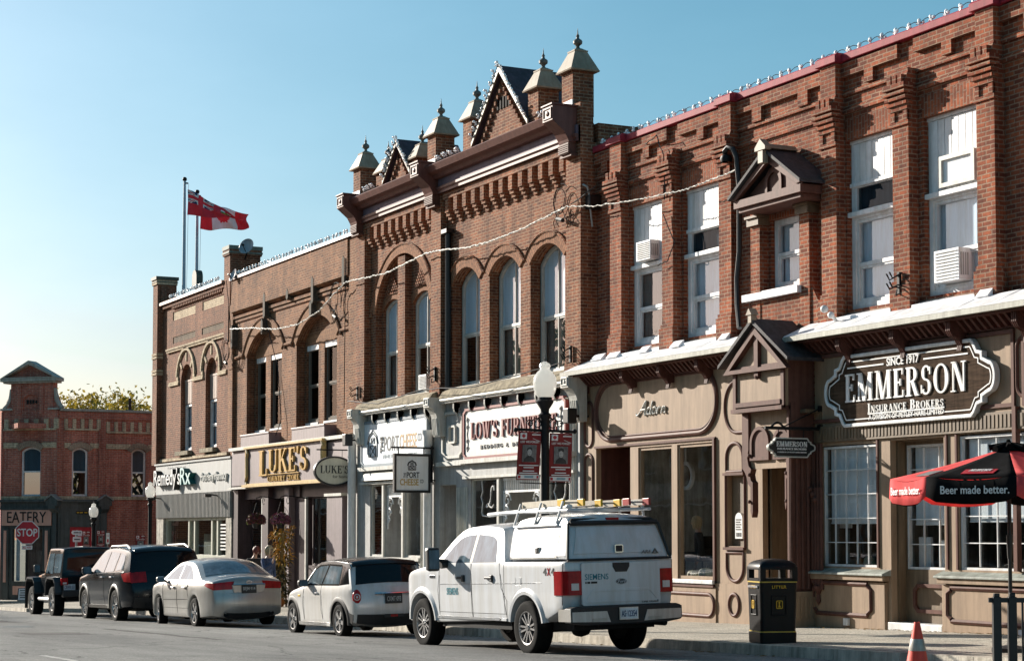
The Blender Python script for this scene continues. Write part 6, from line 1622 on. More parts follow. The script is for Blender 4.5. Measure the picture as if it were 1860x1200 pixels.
# glass
for i, pl in enumerate(([(.98, 1.40), (1.02, 1.56), (1.12, 1.80), (1.74, 1.84), (1.78, 1.40)], [(1.90, 1.40), (1.86, 1.84), (2.38, 1.82), (2.86, 1.47), (2.84, 1.40)])):
 tb.side('side_window', smooth_poly(pl, (0, 3, 4) if i == 0 else (0, 1, 4), 2), 'carglass_sky', .004)
m = MB(); m.add([], [])
tb.side('door_pillar', [(1.79, 1.40), (1.75, 1.84), (1.85, 1.84), (1.89, 1.40)], 'plastic', .003)
tb.strip('windscreen', (2.52, 1.88), (3.10, 1.46), -.94, .94, 'carglass'); tb.strip('rear_window', (.76, 1.56), (.90, 1.83), -.7, .7, 'privacy')
m = MB()
tb.line(m, [(1.83, 1.38), (1.83, .62), (1.79, .50)]); tb.line(m, [(2.98, 1.36), (3.06, .95), (3.02, .55)]); tb.line(m, [(.86, 1.38), (.80, 1.0), (.62, .80), (.64, .55)]); tb.line(m, [(.70, 1.42), (.70, .6)], .010)
tb.line(m, [(.66, .60), (3.02, .60)], .008); tb.line(m, [(-1.09, .76), (-1.12, 1.36)], .01)
m.build('shut_line', 'seam', tk, each=True)
m = MB(); tb.line(m, [(.65, .515), (3.1, .515)], .07, .012); tb.line(m, [(-.5, 1.08), (3.0, 1.05)], .014, .005); m.build('side_moulding', 'paint_white', tk, smooth=True, each=True)
for x, mt in ((2.05, 'plastic'), (1.06, 'chrome')):
 m = MB(); m.box(x, x + .24, tw(x, 1.15) - .01, tw(x, 1.15) + .045, 1.135, 1.175); m.box(x, x + .08, tw(x, 1.15) - .01, tw(x, 1.15) + .035, 1.09, 1.20); o = m.build('door_handle', 'plastic', tk, bev=.012)
m = MB(); m.box(3.16, 3.36, tw(3.2, 1.2) - .01, tw(3.2, 1.2) + .012, 1.15, 1.20); m.build('wing_badge', 'chrome', tk, bev=.006)
# tail: lamps, tailgate, bumper
for sg in (1, -1):
 m = MB()
 vs = []
 for x, y in ((-1.215, .70), (-1.215, .90), (-1.19, .955), (-1.10, .99), (-.90, 1.0)):
  vs += [(x, sg * y, .90), (x, sg * y, 1.25)]
 m.add(vs, [(2 * i, 2 * i + 2, 2 * i + 3, 2 * i + 1) for i in range(4)]); m.add([(-.95, sg * .9, .9), (-.95, sg * .9, 1.25), (-1.215, sg * .7, .9), (-1.215, sg * .7, 1.25)], [(0, 1, 3, 2)])
 vs = [(-1.217, sg * .72, 1.25), (-1.217, sg * .9, 1.25), (-1.192, sg * .957, 1.25), (-1.102, sg * .993, 1.25), (-.9, sg * 1.002, 1.25), (-.9, sg * .7, 1.25)]
 m.add(vs, [(0, 1, 2, 3, 4, 5)]); m.add([(v[0], v[1], .90) for v in vs], [(0, 1, 2, 3, 4, 5)])
 o = m.build('tail_lamp', 'lamp_red', tk, smooth=True, ang=50)
 m = MB(); m.box(-1.222, -1.212, sg * .75, sg * .88, .97, 1.07); m.build('reversing_lamp', 'lamp_clear', o)
g = MB(); tg = rrect(-.70, .70, .74, 1.36, .03)
g.prism(tg, -1.225, -1.19, 'x'); tgo = g.build('tailgate', 'paint_white', tk, bev=.012)
g = MB(); g.prism([(-.62, .86), (-.5, .98), (.5, .98), (.62, .86), (.62, .82), (.5, .94), (-.5, .94), (-.62, .82)], -1.232, -1.2255, 'x'); g.prism([(-.64, .78), (.64, .78), (.64, .80), (-.64, .80)], -1.231, -1.2255, 'x'); g.build('tailgate_crease', 'paint_white', tgo, bev=.004)
g = MB(); g.prism([(-.15, 1.355), (.15, 1.355), (.15, 1.30), (.10, 1.22), (-.10, 1.22), (-.15, 1.30)], -1.232, -1.2255, 'x'); g.build('tailgate_handle', 'plastic', tgo)
g = MB(); e_ = ell(.0, 1.08, .095, .042, 28); g.prism(e_, -1.234, -1.2255, 'x'); bo = g.build('oval_badge', 'photodark', tgo)
g = MB(); sans(g, 'Ford', (-1.2345, .062, 1.062), (0, -1, 0), UZ, .124, .042, .003, .0, .2); g.frame(ell(.0, 1.08, .09, .038, 28), .004, -1.2365, -1.2342, 'x'); g.build('badge_script', 'plate_white', bo)
g = MB(); sans(g, 'SIEMENS', (-1.2258, .645, 1.115), (0, -1, 0), UZ, .415, .085, .003, .004); g.build('lettering', 'teal_text', tgo)
g = MB(); [g.box(-1.2288, -1.2258, .64 - a, .64 - a - w_, 1.06, 1.09) for a, w_ in ((0, .02), (.035, .05), (.10, .11))]; sans(g, 'ESA# 7002638', (-1.2258, -.36, .755), (0, -1, 0), UZ, .30, .042, .003, .01); g.build('small_lettering', 'black', tgo)
g = MB()
g.prism([(-.99, .50), (-.99, .71), (-.9, .735), (.9, .735), (.99, .71), (.99, .50), (.7, .46), (-.7, .46)], -1.36, -1.16, 'x'); bmo = g.build('rear_bumper', 'plastic', tk, bev=.02)
for sg in (1, -1):
 g = MB(); g.prism([(sg * .97, .52), (sg * .97, .66), (sg * .36, .66), (sg * .30, .50)], -1.372, -1.361, 'x'); g.prism([(-1.37, .52), (-1.37, .66), (-1.02, .66), (-1.02, .52)], 0, 0.001, 'y') if False else None
 g.build('chrome_corner', mat('brushed_bumper', (.42, .43, .46), .3, .1, 4, metal=.7), bmo)
 g = MB(); g.prism([(sg * .62, .515), (sg * .62, .56), (sg * .38, .56), (sg * .36, .515)], -1.378, -1.3725, 'x'); g.build('step_pad', 'alum', bmo)
 g = MB(); g.box(-1.36, -1.0, sg * .985, sg * .995, .52, .70); g.build('bumper_end', 'paint_silver', bmo)
plate(tk, -1.372, -.02, .615, 'AS·12354', frame='steel')
g = MB(); tb_side = lambda s_, x, z, w, h, m_, bd=.012: (sans(g, s_, (x, tw(x, z) + .004, z), (-1, 0, 0), UZ, w, h, .003, bd))
tb_side('SIEMENS', 2.72, .88, .42, .115, None); g.build('door_lettering', 'teal_text', tk)
g = MB(); tb_side('4', -.56, 1.19, .10, .11, None); tb_side('4', -.80, 1.19, .10, .11, None); g.build('badge_lettering', 'seam', tk)
g = MB(); tb_side('X', -.68, 1.19, .10, .11, None); g.build('badge_letter', 'lamp_red', tk)
g = MB(); g.lathe([(.07, 0), (.07, .004), (0, .004)], (.22, tw(.22, 1.12), 1.10), 18, 'y'); tb.line(g, [(.13, 1.04), (.13, 1.16), (.31, 1.16), (.31, 1.04), (.13, 1.04)], .006); g.build('fuel_flap', 'paint_white', tk)
# towing mirrors
for sg in (1, -1):
 g = MB(); g.tube([(2.72, sg * .95, 1.37), (2.70, sg * 1.10, 1.36)], .055, 8); g.tube([(2.72, sg * .95, 1.42), (2.70, sg * 1.14, 1.44)], .03, 8); ao = g.build('mirror_arm', 'plastic', tk)
 o = mirror(tk, 2.72, sg * 1.25, 1.46, .15, .24, .40, 'plastic')
 g = MB(); g.box(2.70, 2.815, sg * 1.25 - .10, sg * 1.25 + .10, 1.50, 1.655); g.build('mirror_cap', 'paint_white', o, bev=.04)
# cargo cap
def kw(x, z): return .93 - .17 * (z - 1.41) / .62 - .07 * max(0, z - 1.86)
cpf = smooth_poly([(-1.18, 1.415), (-1.02, 1.98), (-.80, 2.06), (.2, 2.08), (.62, 2.02), (.72, 1.86), (.66, 1.415)], (0, 6), 2)
kc = Car(tk, cpf, kw, .06, lambda x, z: .045 if z > 1.95 else .0); co = kc.body('cargo_cap', 'paint_white', sp=.15)
kc.side('side_hatch', rrect(-.83, .55, 1.455, 1.80, .03), 'paint_white', .008, par=co)
g = MB(); kc.line(g, [(-.85, 1.44), (.57, 1.44), (.57, 1.815), (-.85, 1.815), (-.85, 1.44)], .016, .004); g.build('hatch_seal', 'alum', co)
g = MB(); g.box(-.33, -.21, kw(0, 1.55) + .0, kw(0, 1.55) + .03, 1.51, 1.62); go = g.build('hatch_latch', 'chrome', co, bev=.012); g = MB(); g.box(-.30, -.24, kw(0, 1.55) + .031, kw(0, 1.55) + .036, 1.535, 1.595); g.build('latch_paddle', 'plastic', go)
kc.strip('rear_hatch', (-1.165, 1.46), (-1.035, 1.92), -.93, .93, 'paint_white', .012, co, f0b=-.90, f1b=.90)
g = MB(); g.tube([(-1.2, -.93, 1.41), (-1.2, .93, 1.41)], .022, 6); g.tube([(-1.19, -.92, 1.42), (-1.05, -.81, 1.93), (-.98, -.70, 2.0), (-.97, .70, 2.0), (-1.05, .81, 1.93), (-1.19, .92, 1.42)], .022, 6); g.tube([(-1.045, -.78, 1.945), (-1.045, .78, 1.945)], .04, 6); g.build('hatch_rim', 'plastic', co)
g = MB(); g.box(-1.03, -.99, -.11, .11, 1.985, 2.02); g.build('brake_light', 'lamp_red', co)
g = MB(); g.prism(rrect(-.075, .075, 1.50, 1.62, .02), -1.19, -1.155, 'x'); go = g.build('rear_latch', 'chrome', co); g = MB(); g.prism(rrect(-.055, .055, 1.515, 1.605, .012), -1.197, -1.1905, 'x'); g.build('latch_paddle', 'plastic', go)
g = MB(); g.prism([(-.72, 1.475), (-.60, 1.475), (-.66, 1.55)], -1.187, -1.16, 'x', [[(-.69, 1.487), (-.63, 1.487), (-.66, 1.525)]]); sans(g, 'ARE', (-1.186, -.40, 1.478), (0, -1, 0), UZ, .17, .05, .003, .01, .25); g.build('cap_badge', 'finial', co)
# ladder rack
g = MB()
for x in (-.72, -.05, .60):
 g.tube([(x + .05, -.80, 1.93), (x - .06, -.72, 2.28)], .022, 6); g.tube([(x + .05, .80, 1.93), (x - .06, .72, 2.28)], .022, 6); g.tube([(x - .03, -.74, 2.15), (x - .03, .74, 2.15)], .022, 6)
for sg in (1, -1): g.tube([(-.95, sg * .74, 2.14), (1.2, sg * .74, 2.16)], .024, 8)
g.tube([(.6, .82, 1.93), (-.75, .82, 1.93)], .02, 6)
g.build('ladder_rack', 'paint_white', tk, smooth=True)
park(tk, -24.40, 13.33, WB); tk.scale = (1.0, .90, .955)
TKM = Matrix.Translation(tk.location) @ tk.rotation_euler.to_matrix().to_4x4() @ Matrix.Diagonal((1.0, .90, .955, 1))
def on_truck(t):
 t.matrix_world = TKM
def ladder(name, label, y, z, x0, x1, w, col, cap, group):
 t = thing(name, label, 'ladder', group=group)
 g = MB()
 for s_ in (-1, 1): g.box(x0, x1, y + s_ * w / 2 - .014, y + s_ * w / 2 + .014, z - .045, z + .045)
 g.build('rail', col, t); g = MB(); n = int((x1 - x0) / .3)
 for i in range(n): g.tube([(x0 + .15 + i * .3, y - w / 2, z), (x0 + .15 + i * .3, y + w / 2, z)], .015, 6)
 g.build('rung', 'alum', t, each=True); g = MB()
 for s_ in (-1, 1): g.box(x0 - .02, x0 + .16, y + s_ * w / 2 - .02, y + s_ * w / 2 + .02, z - .052, z + .052); 0
 g.build('end_cap', cap, t, bev=.005, each=True); on_truck(t)
M['fibre'] = mat('tan_ladder_rail', (.56, .50, .40), .5, .08); M['ladder_red'] = mat('red_ladder_end', (.35, .03, .03), .4, .15)
ladder('ladder', 'tan step ladder with yellow ends lying on the street side of the truck rack', .50, 2.26, -.72, .55, .36, 'fibre', 'yellow', 'ladders on the pickup')
ladder('ladder', 'grey ladder with bright yellow end cap in the middle of the truck rack', .02, 2.235, -1.02, 1.35, .34, 'alum', 'yellow', 'ladders on the pickup')
ladder('ladder', 'ladder with dark red end cap on the kerb side of the truck rack', -.46, 2.245, -1.08, 1.45, .36, 'alum', 'ladder_red', 'ladders on the pickup')
t = thing('conduit_pipe', 'white pipe lying along the truck rack, poking forward over the cab', 'pipe'); MB().tube([(-.9, .66, 2.195), (1.75, .66, 2.15)], .032, 8).build('tube', 'white', t, smooth=True); on_truck(t)
# ------------------------------------------------------------------ small pale hatchback with black roof
mn = thing('hatchback_car', 'small pale grey hatchback with black roof and round tail lamps', 'car'); WB, R = 2.467, .305
def mw(x, z):
 w = .835 - .05 * max(0, .55 - z)
 if z > .86: w -= .27 * (z - .86)
 if x < .1: w -= .10 * (max(0, .1 - x) / .72) ** 2.2
 if x > 2.5: w -= .22 * ((x - 2.5) / .6) ** 2
 return w
pf = [(-.56, .27), (-.62, .45), (-.615, .66), (-.55, .86), (-.50, .96), (-.30, 1.30), (-.22, 1.365), (.5, 1.415), (1.15, 1.405), (1.42, 1.33), (1.83, .98), (1.95, .93), (2.6, .84), (2.95, .66), (3.06, .50), (3.02, .26), (2.8, .20)]
pf = smooth_poly(pf, (0, 16), 2) + arch_pts(WB, R, .37, .21)[::-1] + arch_pts(0, R, .37, .22)[::-1]
c = Car(mn, pf, mw, .06, lambda x, z: .07 if (x < -.2 and z < 1.3) else (.05 if z > 1.3 or x > 1.4 else .01)); c.body('body', 'paint_pearl')
wheels(mn, (WB, 0), .735, R, .185, None, 5, .70, .15)
g = MB(); lip(g, 0, R, 0, .22, .365, .445, .014, w=mw); lip(g, WB, R, 0, .22, .365, .445, .014, w=mw); g.build('wheel_arch_trim', 'plastic', mn, smooth=True, each=True)
g = MB(); c.line(g, [(.40, .23), (2.05, .23)], .10, .02); g.build('sill', 'paint_pearl', mn, smooth=True, each=True)
g = MB(); g.box(-.45, 2.8, -.60, .60, .19, .5); g.tube([(-.6, -.25, .24), (-.2, -.25, .24)], .04, 8); g.build('underbody', 'under', mn)
c.strip('roof', (-.31, 1.30), (1.40, 1.335), -1, 1, 'paint_black', .008)
gh = [(-.40, .985), (-.25, 1.27), (.05, 1.335), (.65, 1.355), (1.15, 1.34), (1.37, 1.275), (1.74, .985), (1.70, .955), (.0, .955)]
c.side('side_glass_surround', gh, 'privacy', .004); c.side('roof_edge', [(-.36, 1.27), (-.25, 1.352), (.5, 1.40), (1.14, 1.39), (1.42, 1.285), (1.37, 1.275), (1.15, 1.342), (.65, 1.357), (.05, 1.337), (-.25, 1.272)], 'paint_black', .006)
c.side('rear_side_window', [(-.02, .985), (-.00, 1.30), (.62, 1.325), (.80, .985)], 'carglass_sky', .010); c.side('door_window', [(.87, .985), (.70, 1.325), (1.12, 1.312), (1.33, 1.25), (1.63, .985)], 'carglass_sky', .010)
c.strip('tailgate_glass', (-.505, .955), (-.30, 1.29), -.96, .96, 'privacy', .008, f0b=-.9, f1b=.9); c.strip('windscreen', (1.45, 1.31), (1.80, 1.0), -.9, .9, 'carglass')
c.strip('spoiler', (-.295, 1.305), (-.20, 1.37), -.98, .98, 'paint_black', .028)
c.strip('rear_bumper_lower', (-.55, .25), (-.622, .40), -1, 1, 'plastic', .010)
c.side('bumper_corner', [(-.52, .26), (-.56, .42), (-.42, .46), (-.36, .30)], 'plastic', .006)
g = MB(); c.line(g, [(.86, .955), (.88, .5), (.80, .32)], .010); c.line(g, [(1.78, .93), (1.86, .62), (1.80, .30)], .010); g.build('shut_line', 'seam', mn, each=True)
for sg in (1, -1):
 g = MB(); g.ball((-.555, sg * .675, .74), .10, 8, sx=.92, sy=.85, sz=1.45); o = g.build('tail_lamp', 'lamp_red', mn, smooth=True)
 g = MB(); g.lathe([(.062, -.006), (.062, .0), (.045, .0), (.045, -.012), (.062, -.006)], (0, 0, 0), 20, 'x'); g.lathe([(.022, -.012), (0, -.016)], (0, 0, 0), 14, 'x'); g.xf(Matrix.Translation((-.637, sg * .70, .745)) @ Matrix.Rotation(sg * -.45, 4, 'Z')); g.build('lamp_ring', 'lamp_clear', o)
 mirror(mn, 1.58, sg * .93, 1.0, .14, .20, .14, 'plastic'); g = MB(); g.tube([(1.62, sg * .78, .96), (1.6, sg * .88, .97)], .03, 6); g.build('mirror_arm', 'plastic', mn)
g = MB(); g.tube([(-.665, -.36, .80), (-.675, 0, .80), (-.665, .36, .80)], .022, 8); g.build('boot_handle', 'chrome', mn, smooth=True)
plate(mn, -.695, 0, .70, 'CKMT·093', 'photodark', tcol='photolight'); g = MB(); g.prism(rrect(-.2, .2, .36, .42, .025), -.705, -.68, 'x'); o = g.build('fog_lamp_bar', 'plastic', mn); MB().box(-.71, -.7055, -.07, .07, .37, .41).build('fog_lamp', 'lamp_red', o)
g = MB(); g.box(1.0, 1.12, mw(1, .8) - .01, mw(1, .8) + .035, .80, .83); g.build('door_handle', 'chrome', mn, bev=.01)
g = MB(); g.box(1.98, 2.1, mw(2, .75) - .01, mw(2, .75) + .008, .74, .78); g.build('side_repeater', 'yellow', mn, bev=.004)
g = MB(); g.lathe([(0, 0), (.03, 0), (.02, .015), (0, .018)], (-.60, 0, .885), 12, 'x'); g.build('badge', 'chrome', mn)
park(mn, -32.98, 13.73, WB)
# ------------------------------------------------------------------ silver saloon
sd = thing('saloon_car', 'silver four door saloon car with wide red and clear tail lamps', 'car'); WB, R = 2.776, .325
def sw_(x, z):
 w = .905 - .06 * max(0, .5 - z) - .03 * max(0, z - .7)
 if z > .92: w -= .42 * (z - .92)
 if x < -.3: w -= .16 * ((-.3 - x) / .8) ** 2.2
 if x > 3.0: w -= .22 * ((x - 3.0) / .75) ** 2
 return w
pf = [(-1.0, .26), (-1.10, .42), (-1.10, .62), (-1.05, .80), (-1.04, .97), (-.98, 1.02), (-.52, 1.05), (-.35, 1.10), (.38, 1.40), (.75, 1.455), (1.35, 1.47), (1.75, 1.41), (2.55, 1.05), (2.75, .99), (3.4, .90), (3.66, .72), (3.74, .50), (3.68, .25), (3.3, .20)]
pf = smooth_poly(pf, (0, 18), 2) + arch_pts(WB, R, .385, .21)[::-1] + arch_pts(0, R, .385, .21)[::-1]
c = Car(sd, pf, sw_, .07, lambda x, z: .09 if (x < -.7 and z < 1.03) else (.07 if z > 1.04 or x > 2.6 else .01)); c.body('body', 'paint_silver')
wheels(sd, (WB, 0), .79, R, .205, None, 6, .68, .12, steer=-.18)
g = MB(); g.box(-.9, 3.3, -.65, .65, .19, .5); g.tube([(-1.08, -.52, .29), (-.6, -.52, .3)], .05, 8); g.tube([(-1.08, .52, .29), (-.6, .52, .3)], .05, 8); g.build('underbody', 'under', sd)
c.strip('diffuser', (-1.02, .27), (-1.09, .36), -.7, .7, 'plastic', .008)
c.strip('rear_window', (-.36, 1.125), (.36, 1.385), -.93, .93, 'carglass_sky', .008, f0b=-.88, f1b=.88); c.strip('windscreen', (1.82, 1.385), (2.5, 1.09), -.92, .92, 'carglass')
c.side('rear_door_window', smooth_poly([(.12, 1.05), (.30, 1.17), (.62, 1.34), (.95, 1.385), (1.18, 1.395), (1.20, 1.05)], (0, 4, 5), 1), 'carglass_sky', .006); c.side('front_door_window', smooth_poly([(1.27, 1.05), (1.25, 1.395), (1.55, 1.375), (1.9, 1.26), (2.28, 1.06)], (0, 1, 4), 1), 'carglass_sky', .006)
g = MB(); c.line(g, [(1.24, 1.04), (1.25, .6), (1.2, .30)], .011); c.line(g, [(.42, 1.1), (.46, .8), (.36, .66)], .011); c.line(g, [(2.36, 1.02), (2.36, .7), (2.28, .3)], .011); c.line(g, [(.42, .42), (2.3, .42)], .012); c.line(g, [(.42, .62), (2.32, .60)], .016, .006); g.build('shut_line', 'seam', sd, each=True)
c.strip('boot_gap', (-1.065, .74), (-1.066, .755), -.74, .74, 'seam', .003)
for sg in (1, -1):
 o = c.strip('tail_lamp', (-1.06, .80), (-1.045, .96), sg * .52, sg * 1.07, 'lamp_red', .012, f0b=sg * .44, f1b=sg * 1.07)
 pl = [(-1.06, .82), (-1.05, .965), (-.74, .985), (-.72, .92)]
 c.side('lamp_wrap', pl, 'lamp_red', .012, False, o) if sg > 0 else None
 c.strip('reversing_lamp', (-1.056, .845), (-1.052, .885), sg * .56, sg * .92, 'lamp_clear', .017, o)
 mirror(sd, 2.18, sg * 1.0, 1.06, .13, .20, .14, 'paint_silver'); g = MB(); g.tube([(2.22, sg * .86, 1.02), (2.2, sg * .95, 1.03)], .03, 6); g.build('mirror_arm', 'plastic', sd)
 g = MB(); g.lathe([(.055, -.06), (.055, .03), (.045, .03), (.045, -.06)], (-1.06, sg * .52, .295), 14, 'x'); g.build('exhaust_tip', 'chrome', sd)
g = MB(); g.tube([(-1.165, -.36, .925), (-1.175, 0, .93), (-1.165, .36, .925)], .014, 6); g.build('boot_chrome', 'chrome', sd)
g = MB(); g.frame(ell(0, .975, .06, .038, 24), .008, -1.165, -1.15, 'x'); g.frame(ell(0, .975, .025, .036, 20), .006, -1.166, -1.15, 'x'); g.build('badge', 'chrome', sd)
g = MB(); g.prism([(-.34, .76), (.34, .76), (.38, .92), (-.38, .92)], -1.152, -1.12, 'x'); o = g.build('plate_recess', 'paint_silver', sd, bev=.01)
plate(sd, -1.158, 0, .83, 'BEJM·914', 'photodark', tcol='photolight')
for x in (1.36, .50):
 g = MB(); g.tube([(x, sw_(x, .9) + .0, .88), (x + .03, sw_(x, .9) + .035, .885), (x + .19, sw_(x, .9) + .035, .89), (x + .22, sw_(x, .9), .89)], .016, 6); g.build('door_handle', 'paint_silver', sd)
park(sd, -40.65, 13.39, WB)
# ------------------------------------------------------------------ dark SUV
sv = thing('suv_car', 'dark blue-black large SUV with roof rails and silver alloy wheels', 'car'); WB, R = 2.86, .38
def vw(x, z):
 w = .985 - .06 * max(0, .6 - z) - .02 * max(0, z - .8)
 if z > 1.10: w -= .33 * (z - 1.10)
 if x < -.4: w -= .17 * ((-.4 - x) / .75) ** 2.2
 if x > 3.2: w -= .24 * ((x - 3.2) / .75) ** 2
 return w
pf = [(-1.02, .36), (-1.12, .55), (-1.12, .78), (-1.05, 1.0), (-1.0, 1.15), (-.80, 1.60), (-.66, 1.68), (.2, 1.745), (1.1, 1.755), (1.6, 1.70), (2.45, 1.20), (2.65, 1.14), (3.45, 1.06), (3.75, .90), (3.86, .62), (3.78, .34), (3.4, .28)]
pf = smooth_poly(pf, (0, 16), 2) + arch_pts(WB, R, .45, .30)[::-1] + arch_pts(0, R, .45, .32)[::-1]
M['paint_midnight'] = mat('blue_black_car_paint', (.007, .010, .014), .2, .05, 1.2, coat=.12, spec=.3)
c = Car(sv, pf, vw, .07, lambda x, z: .08 if (x < -.6 and z < 1.6) else (.06 if z > 1.3 or x > 2.6 else .01)); c.body('body', 'paint_midnight')
wheels(sv, (WB, 0), .85, R, .25, None, 5, .70, .12, split=True)
g = MB(); lip(g, 0, R, 0, .33, .45, .52, .02, w=vw); lip(g, WB, R, 0, .33, .45, .52, .02, w=vw); c.line(g, [(.5, .36), (2.38, .36)], .12, .015); g.build('cladding', mat('warm_grey_cladding', (.10, .095, .085), .45, .1), sv, smooth=True, each=True)
g = MB(); g.box(-.9, 3.3, -.7, .7, .26, .6); g.tube([(-1.13, .5, .42), (-.7, .5, .42)], .05, 8); g.tube([(-1.13, -.5, .42), (-.7, -.5, .42)], .05, 8); g.build('underbody', 'under', sv)
c.strip('tailgate_glass', (-.99, 1.17), (-.80, 1.58), -.92, .92, 'privacy', .008, f0b=-.86, f1b=.86); c.strip('spoiler', (-.80, 1.60), (-.60, 1.69), -.95, .95, 'paint_midnight', .03); c.strip('windscreen', (1.68, 1.65), (2.42, 1.22), -.9, .9, 'carglass')
c.strip('bumper_lower', (-1.06, .40), (-1.12, .56), -1, 1, 'plastic', .01)
c.side('rear_quarter_window', [(-.62, 1.24), (-.50, 1.56), (-.12, 1.61), (-.04, 1.20)], 'carglass_sky', .007); c.side('rear_door_window', [(.12, 1.19), (.02, 1.62), (.78, 1.655), (.92, 1.17)], 'carglass_sky', .007); c.side('front_door_window', [(1.0, 1.17), (.88, 1.655), (1.4, 1.63), (1.75, 1.5), (2.24, 1.18)], 'carglass_sky', .007)
g = MB(); c.line(g, [(-.7, 1.17), (0, 1.16), (2.3, 1.13)], .018, .008); g.build('waist_chrome', 'chrome', sv, each=True)
g = MB(); c.line(g, [(.96, 1.15), (1.0, .7), (.9, .45)], .011); c.line(g, [(.02, 1.15), (.30, .8), (.44, .5)], .011); c.line(g, [(2.3, 1.1), (2.36, .7)], .011); g.build('shut_line', 'seam', sv, each=True)
for sg in (1, -1):
 g = MB(); g.tube([(1.3, sg * .70, 1.72), (1.2, sg * .69, 1.79), (-.2, sg * .69, 1.79), (-.5, sg * .70, 1.71)], .025, 8); g.build('roof_rail', 'alum', sv, smooth=True)
 o = c.strip('tail_lamp', (-1.07, .93), (-.985, 1.17), sg * .62, sg * 1.07, 'lamp_red', .014); c.side('lamp_wrap', [(-1.07, .93), (-1.0, 1.17), (-.62, 1.13), (-.78, .95)], 'lamp_red', .014, False, o) if sg > 0 else None
 mirror(sv, 2.1, sg * 1.1, 1.22, .16, .24, .19, 'paint_midnight'); g = MB(); g.tube([(2.14, sg * .93, 1.16), (2.12, sg * 1.04, 1.18)], .035, 6); g.build('mirror_arm', 'plastic', sv)
g = MB(); g.box(-1.19, -1.10, -.28, .28, 1.00, 1.03); g.build('tailgate_chrome', 'chrome', sv)
plate(sv, -1.19, 0, .88, 'AXPD·272', 'photodark', tcol='photolight')
g = MB(); g.box(-1.13, -1.08, -.72, -.58, .60, .64); g.box(-1.13, -1.08, .58, .72, .60, .64); g.build('reflector', 'lamp_red', sv, each=True)
for x in (.98, .12): g = MB(); g.box(x, x + .2, vw(x, 1.05) - .01, vw(x, 1.05) + .04, 1.04, 1.075); g.build('door_handle', 'chrome', sv, bev=.012)
park(sv, -46.5, 13.3, WB); sv.scale = (1.05,) * 3
# ------------------------------------------------------------------ black off-roader
jp = thing('off_road_car', 'boxy black two door off-roader with flared wings and side step, furthest of the parked row', 'car'); WB, R = 2.42, .40
def jw(x, z):
 w = .77 if x < 1.75 else .77 - .12 * ((x - 1.75) / 1.0)
 if z > 1.08: w -= .14 * (z - 1.08)
 return w
pf = [(-.58, .50), (-.60, 1.06), (-.56, 1.10), (-.50, 1.74), (-.42, 1.80), (1.0, 1.82), (1.12, 1.78), (1.42, 1.20), (1.46, 1.14), (2.72, 1.08), (2.80, .98), (2.80, .55), (2.7, .5)]
pf = smooth_poly(pf, (0, 1, 12), 1) + arch_pts(WB, R, .48, .5)[::-1] + arch_pts(0, R, .48, .5)[::-1]
c = Car(jp, pf, jw, .035, lambda x, z: .03 if z > 1.7 else .005); c.body('body', 'paint_black')
wheels(jp, (WB, 0), .78, R, .26, None, 5, .60, .16)
g = MB()
for x in (0, WB):
 for sg in (1, -1):
  for p, q in (((-.56, .62), (-.50, .90)), ((-.50, .90), (-.36, 1.02)), ((-.36, 1.02), (.34, 1.04)), ((.34, 1.04), (.50, .94)), ((.50, .94), (.60, .60))):
   g.add([(x + p[0], sg * .72, p[1] - .03), (x + q[0], sg * .72, q[1] - .03), (x + q[0], sg * .95, q[1] - .03), (x + p[0], sg * .95, p[1] - .03), (x + p[0], sg * .72, p[1] + .03), (x + q[0], sg * .72, q[1] + .03), (x + q[0], sg * .95, q[1] + .02), (x + p[0], sg * .95, p[1] + .02)],
     [(0, 1, 2, 3), (7, 6, 5, 4), (0, 4, 5, 1), (1, 5, 6, 2), (2, 6, 7, 3), (3, 7, 4, 0)])
g.build('wing_flare', mat('satin_black_flare', (.022, .024, .028), .35, .1), jp, each=True)
g = MB(); g.box(-.5, 2.6, -.6, .6, .40, .62); g.build('underbody', 'under', jp)
for sg in (1, -1): g = MB(); g.tube([(.55, sg * .80, .46), (1.85, sg * .80, .46)], .06, 8); g.build('side_step', 'steel', jp, smooth=True)
c.side('rear_side_window', rrect(-.42, .34, 1.16, 1.66, .06), 'carglass_sky', .006); c.side('door_window', [(.46, 1.14), (.46, 1.68), (1.02, 1.68), (1.28, 1.16)], 'carglass_sky', .006)
c.strip('tailgate_glass', (-.555, 1.17), (-.51, 1.66), -.88, .88, 'privacy', .008); c.strip('windscreen', (1.17, 1.68), (1.40, 1.22), -.9, .9, 'carglass')
g = MB(); c.line(g, [(.40, 1.7), (.40, .7), (.6, .55)], .012); c.line(g, [(1.3, 1.14), (1.3, .6)], .012); g.build('shut_line', 'seam', jp, each=True)
for sg in (1, -1):
 g = MB(); g.box(-.66, -.56, sg * .62, sg * .80, .84, 1.02); o = g.build('tail_lamp', 'lamp_red', jp, bev=.01); g = MB(); g.box(-.664, -.6605, sg * .66, sg * .76, .86, .91); g.build('reversing_lamp', 'lamp_clear', o)
 mirror(jp, 1.36, sg * .98, 1.28, .10, .18, .24, 'plastic'); g = MB(); g.tube([(1.38, sg * .76, 1.18), (1.37, sg * .92, 1.20)], .03, 6); g.build('mirror_arm', 'plastic', jp)
g = MB(); g.lathe([(.18, -.13), (.30, -.13), (.37, -.10), (.385, 0), (.37, .10), (.28, .13)], (-.74, -.12, 1.0), 30, 'x'); so_ = g.build('spare_wheel', 'tyre', jp, smooth=True); g = MB(); g.lathe([(.0, -.1), (.2, -.12), (.24, -.10)], (-.74, -.12, 1.0), 20, 'x'); g.build('rim', 'rim_dark', so_)
g = MB(); g.box(-.80, -.58, -.78, .78, .52, .70); g.build('rear_bumper', 'plastic', jp, bev=.03)
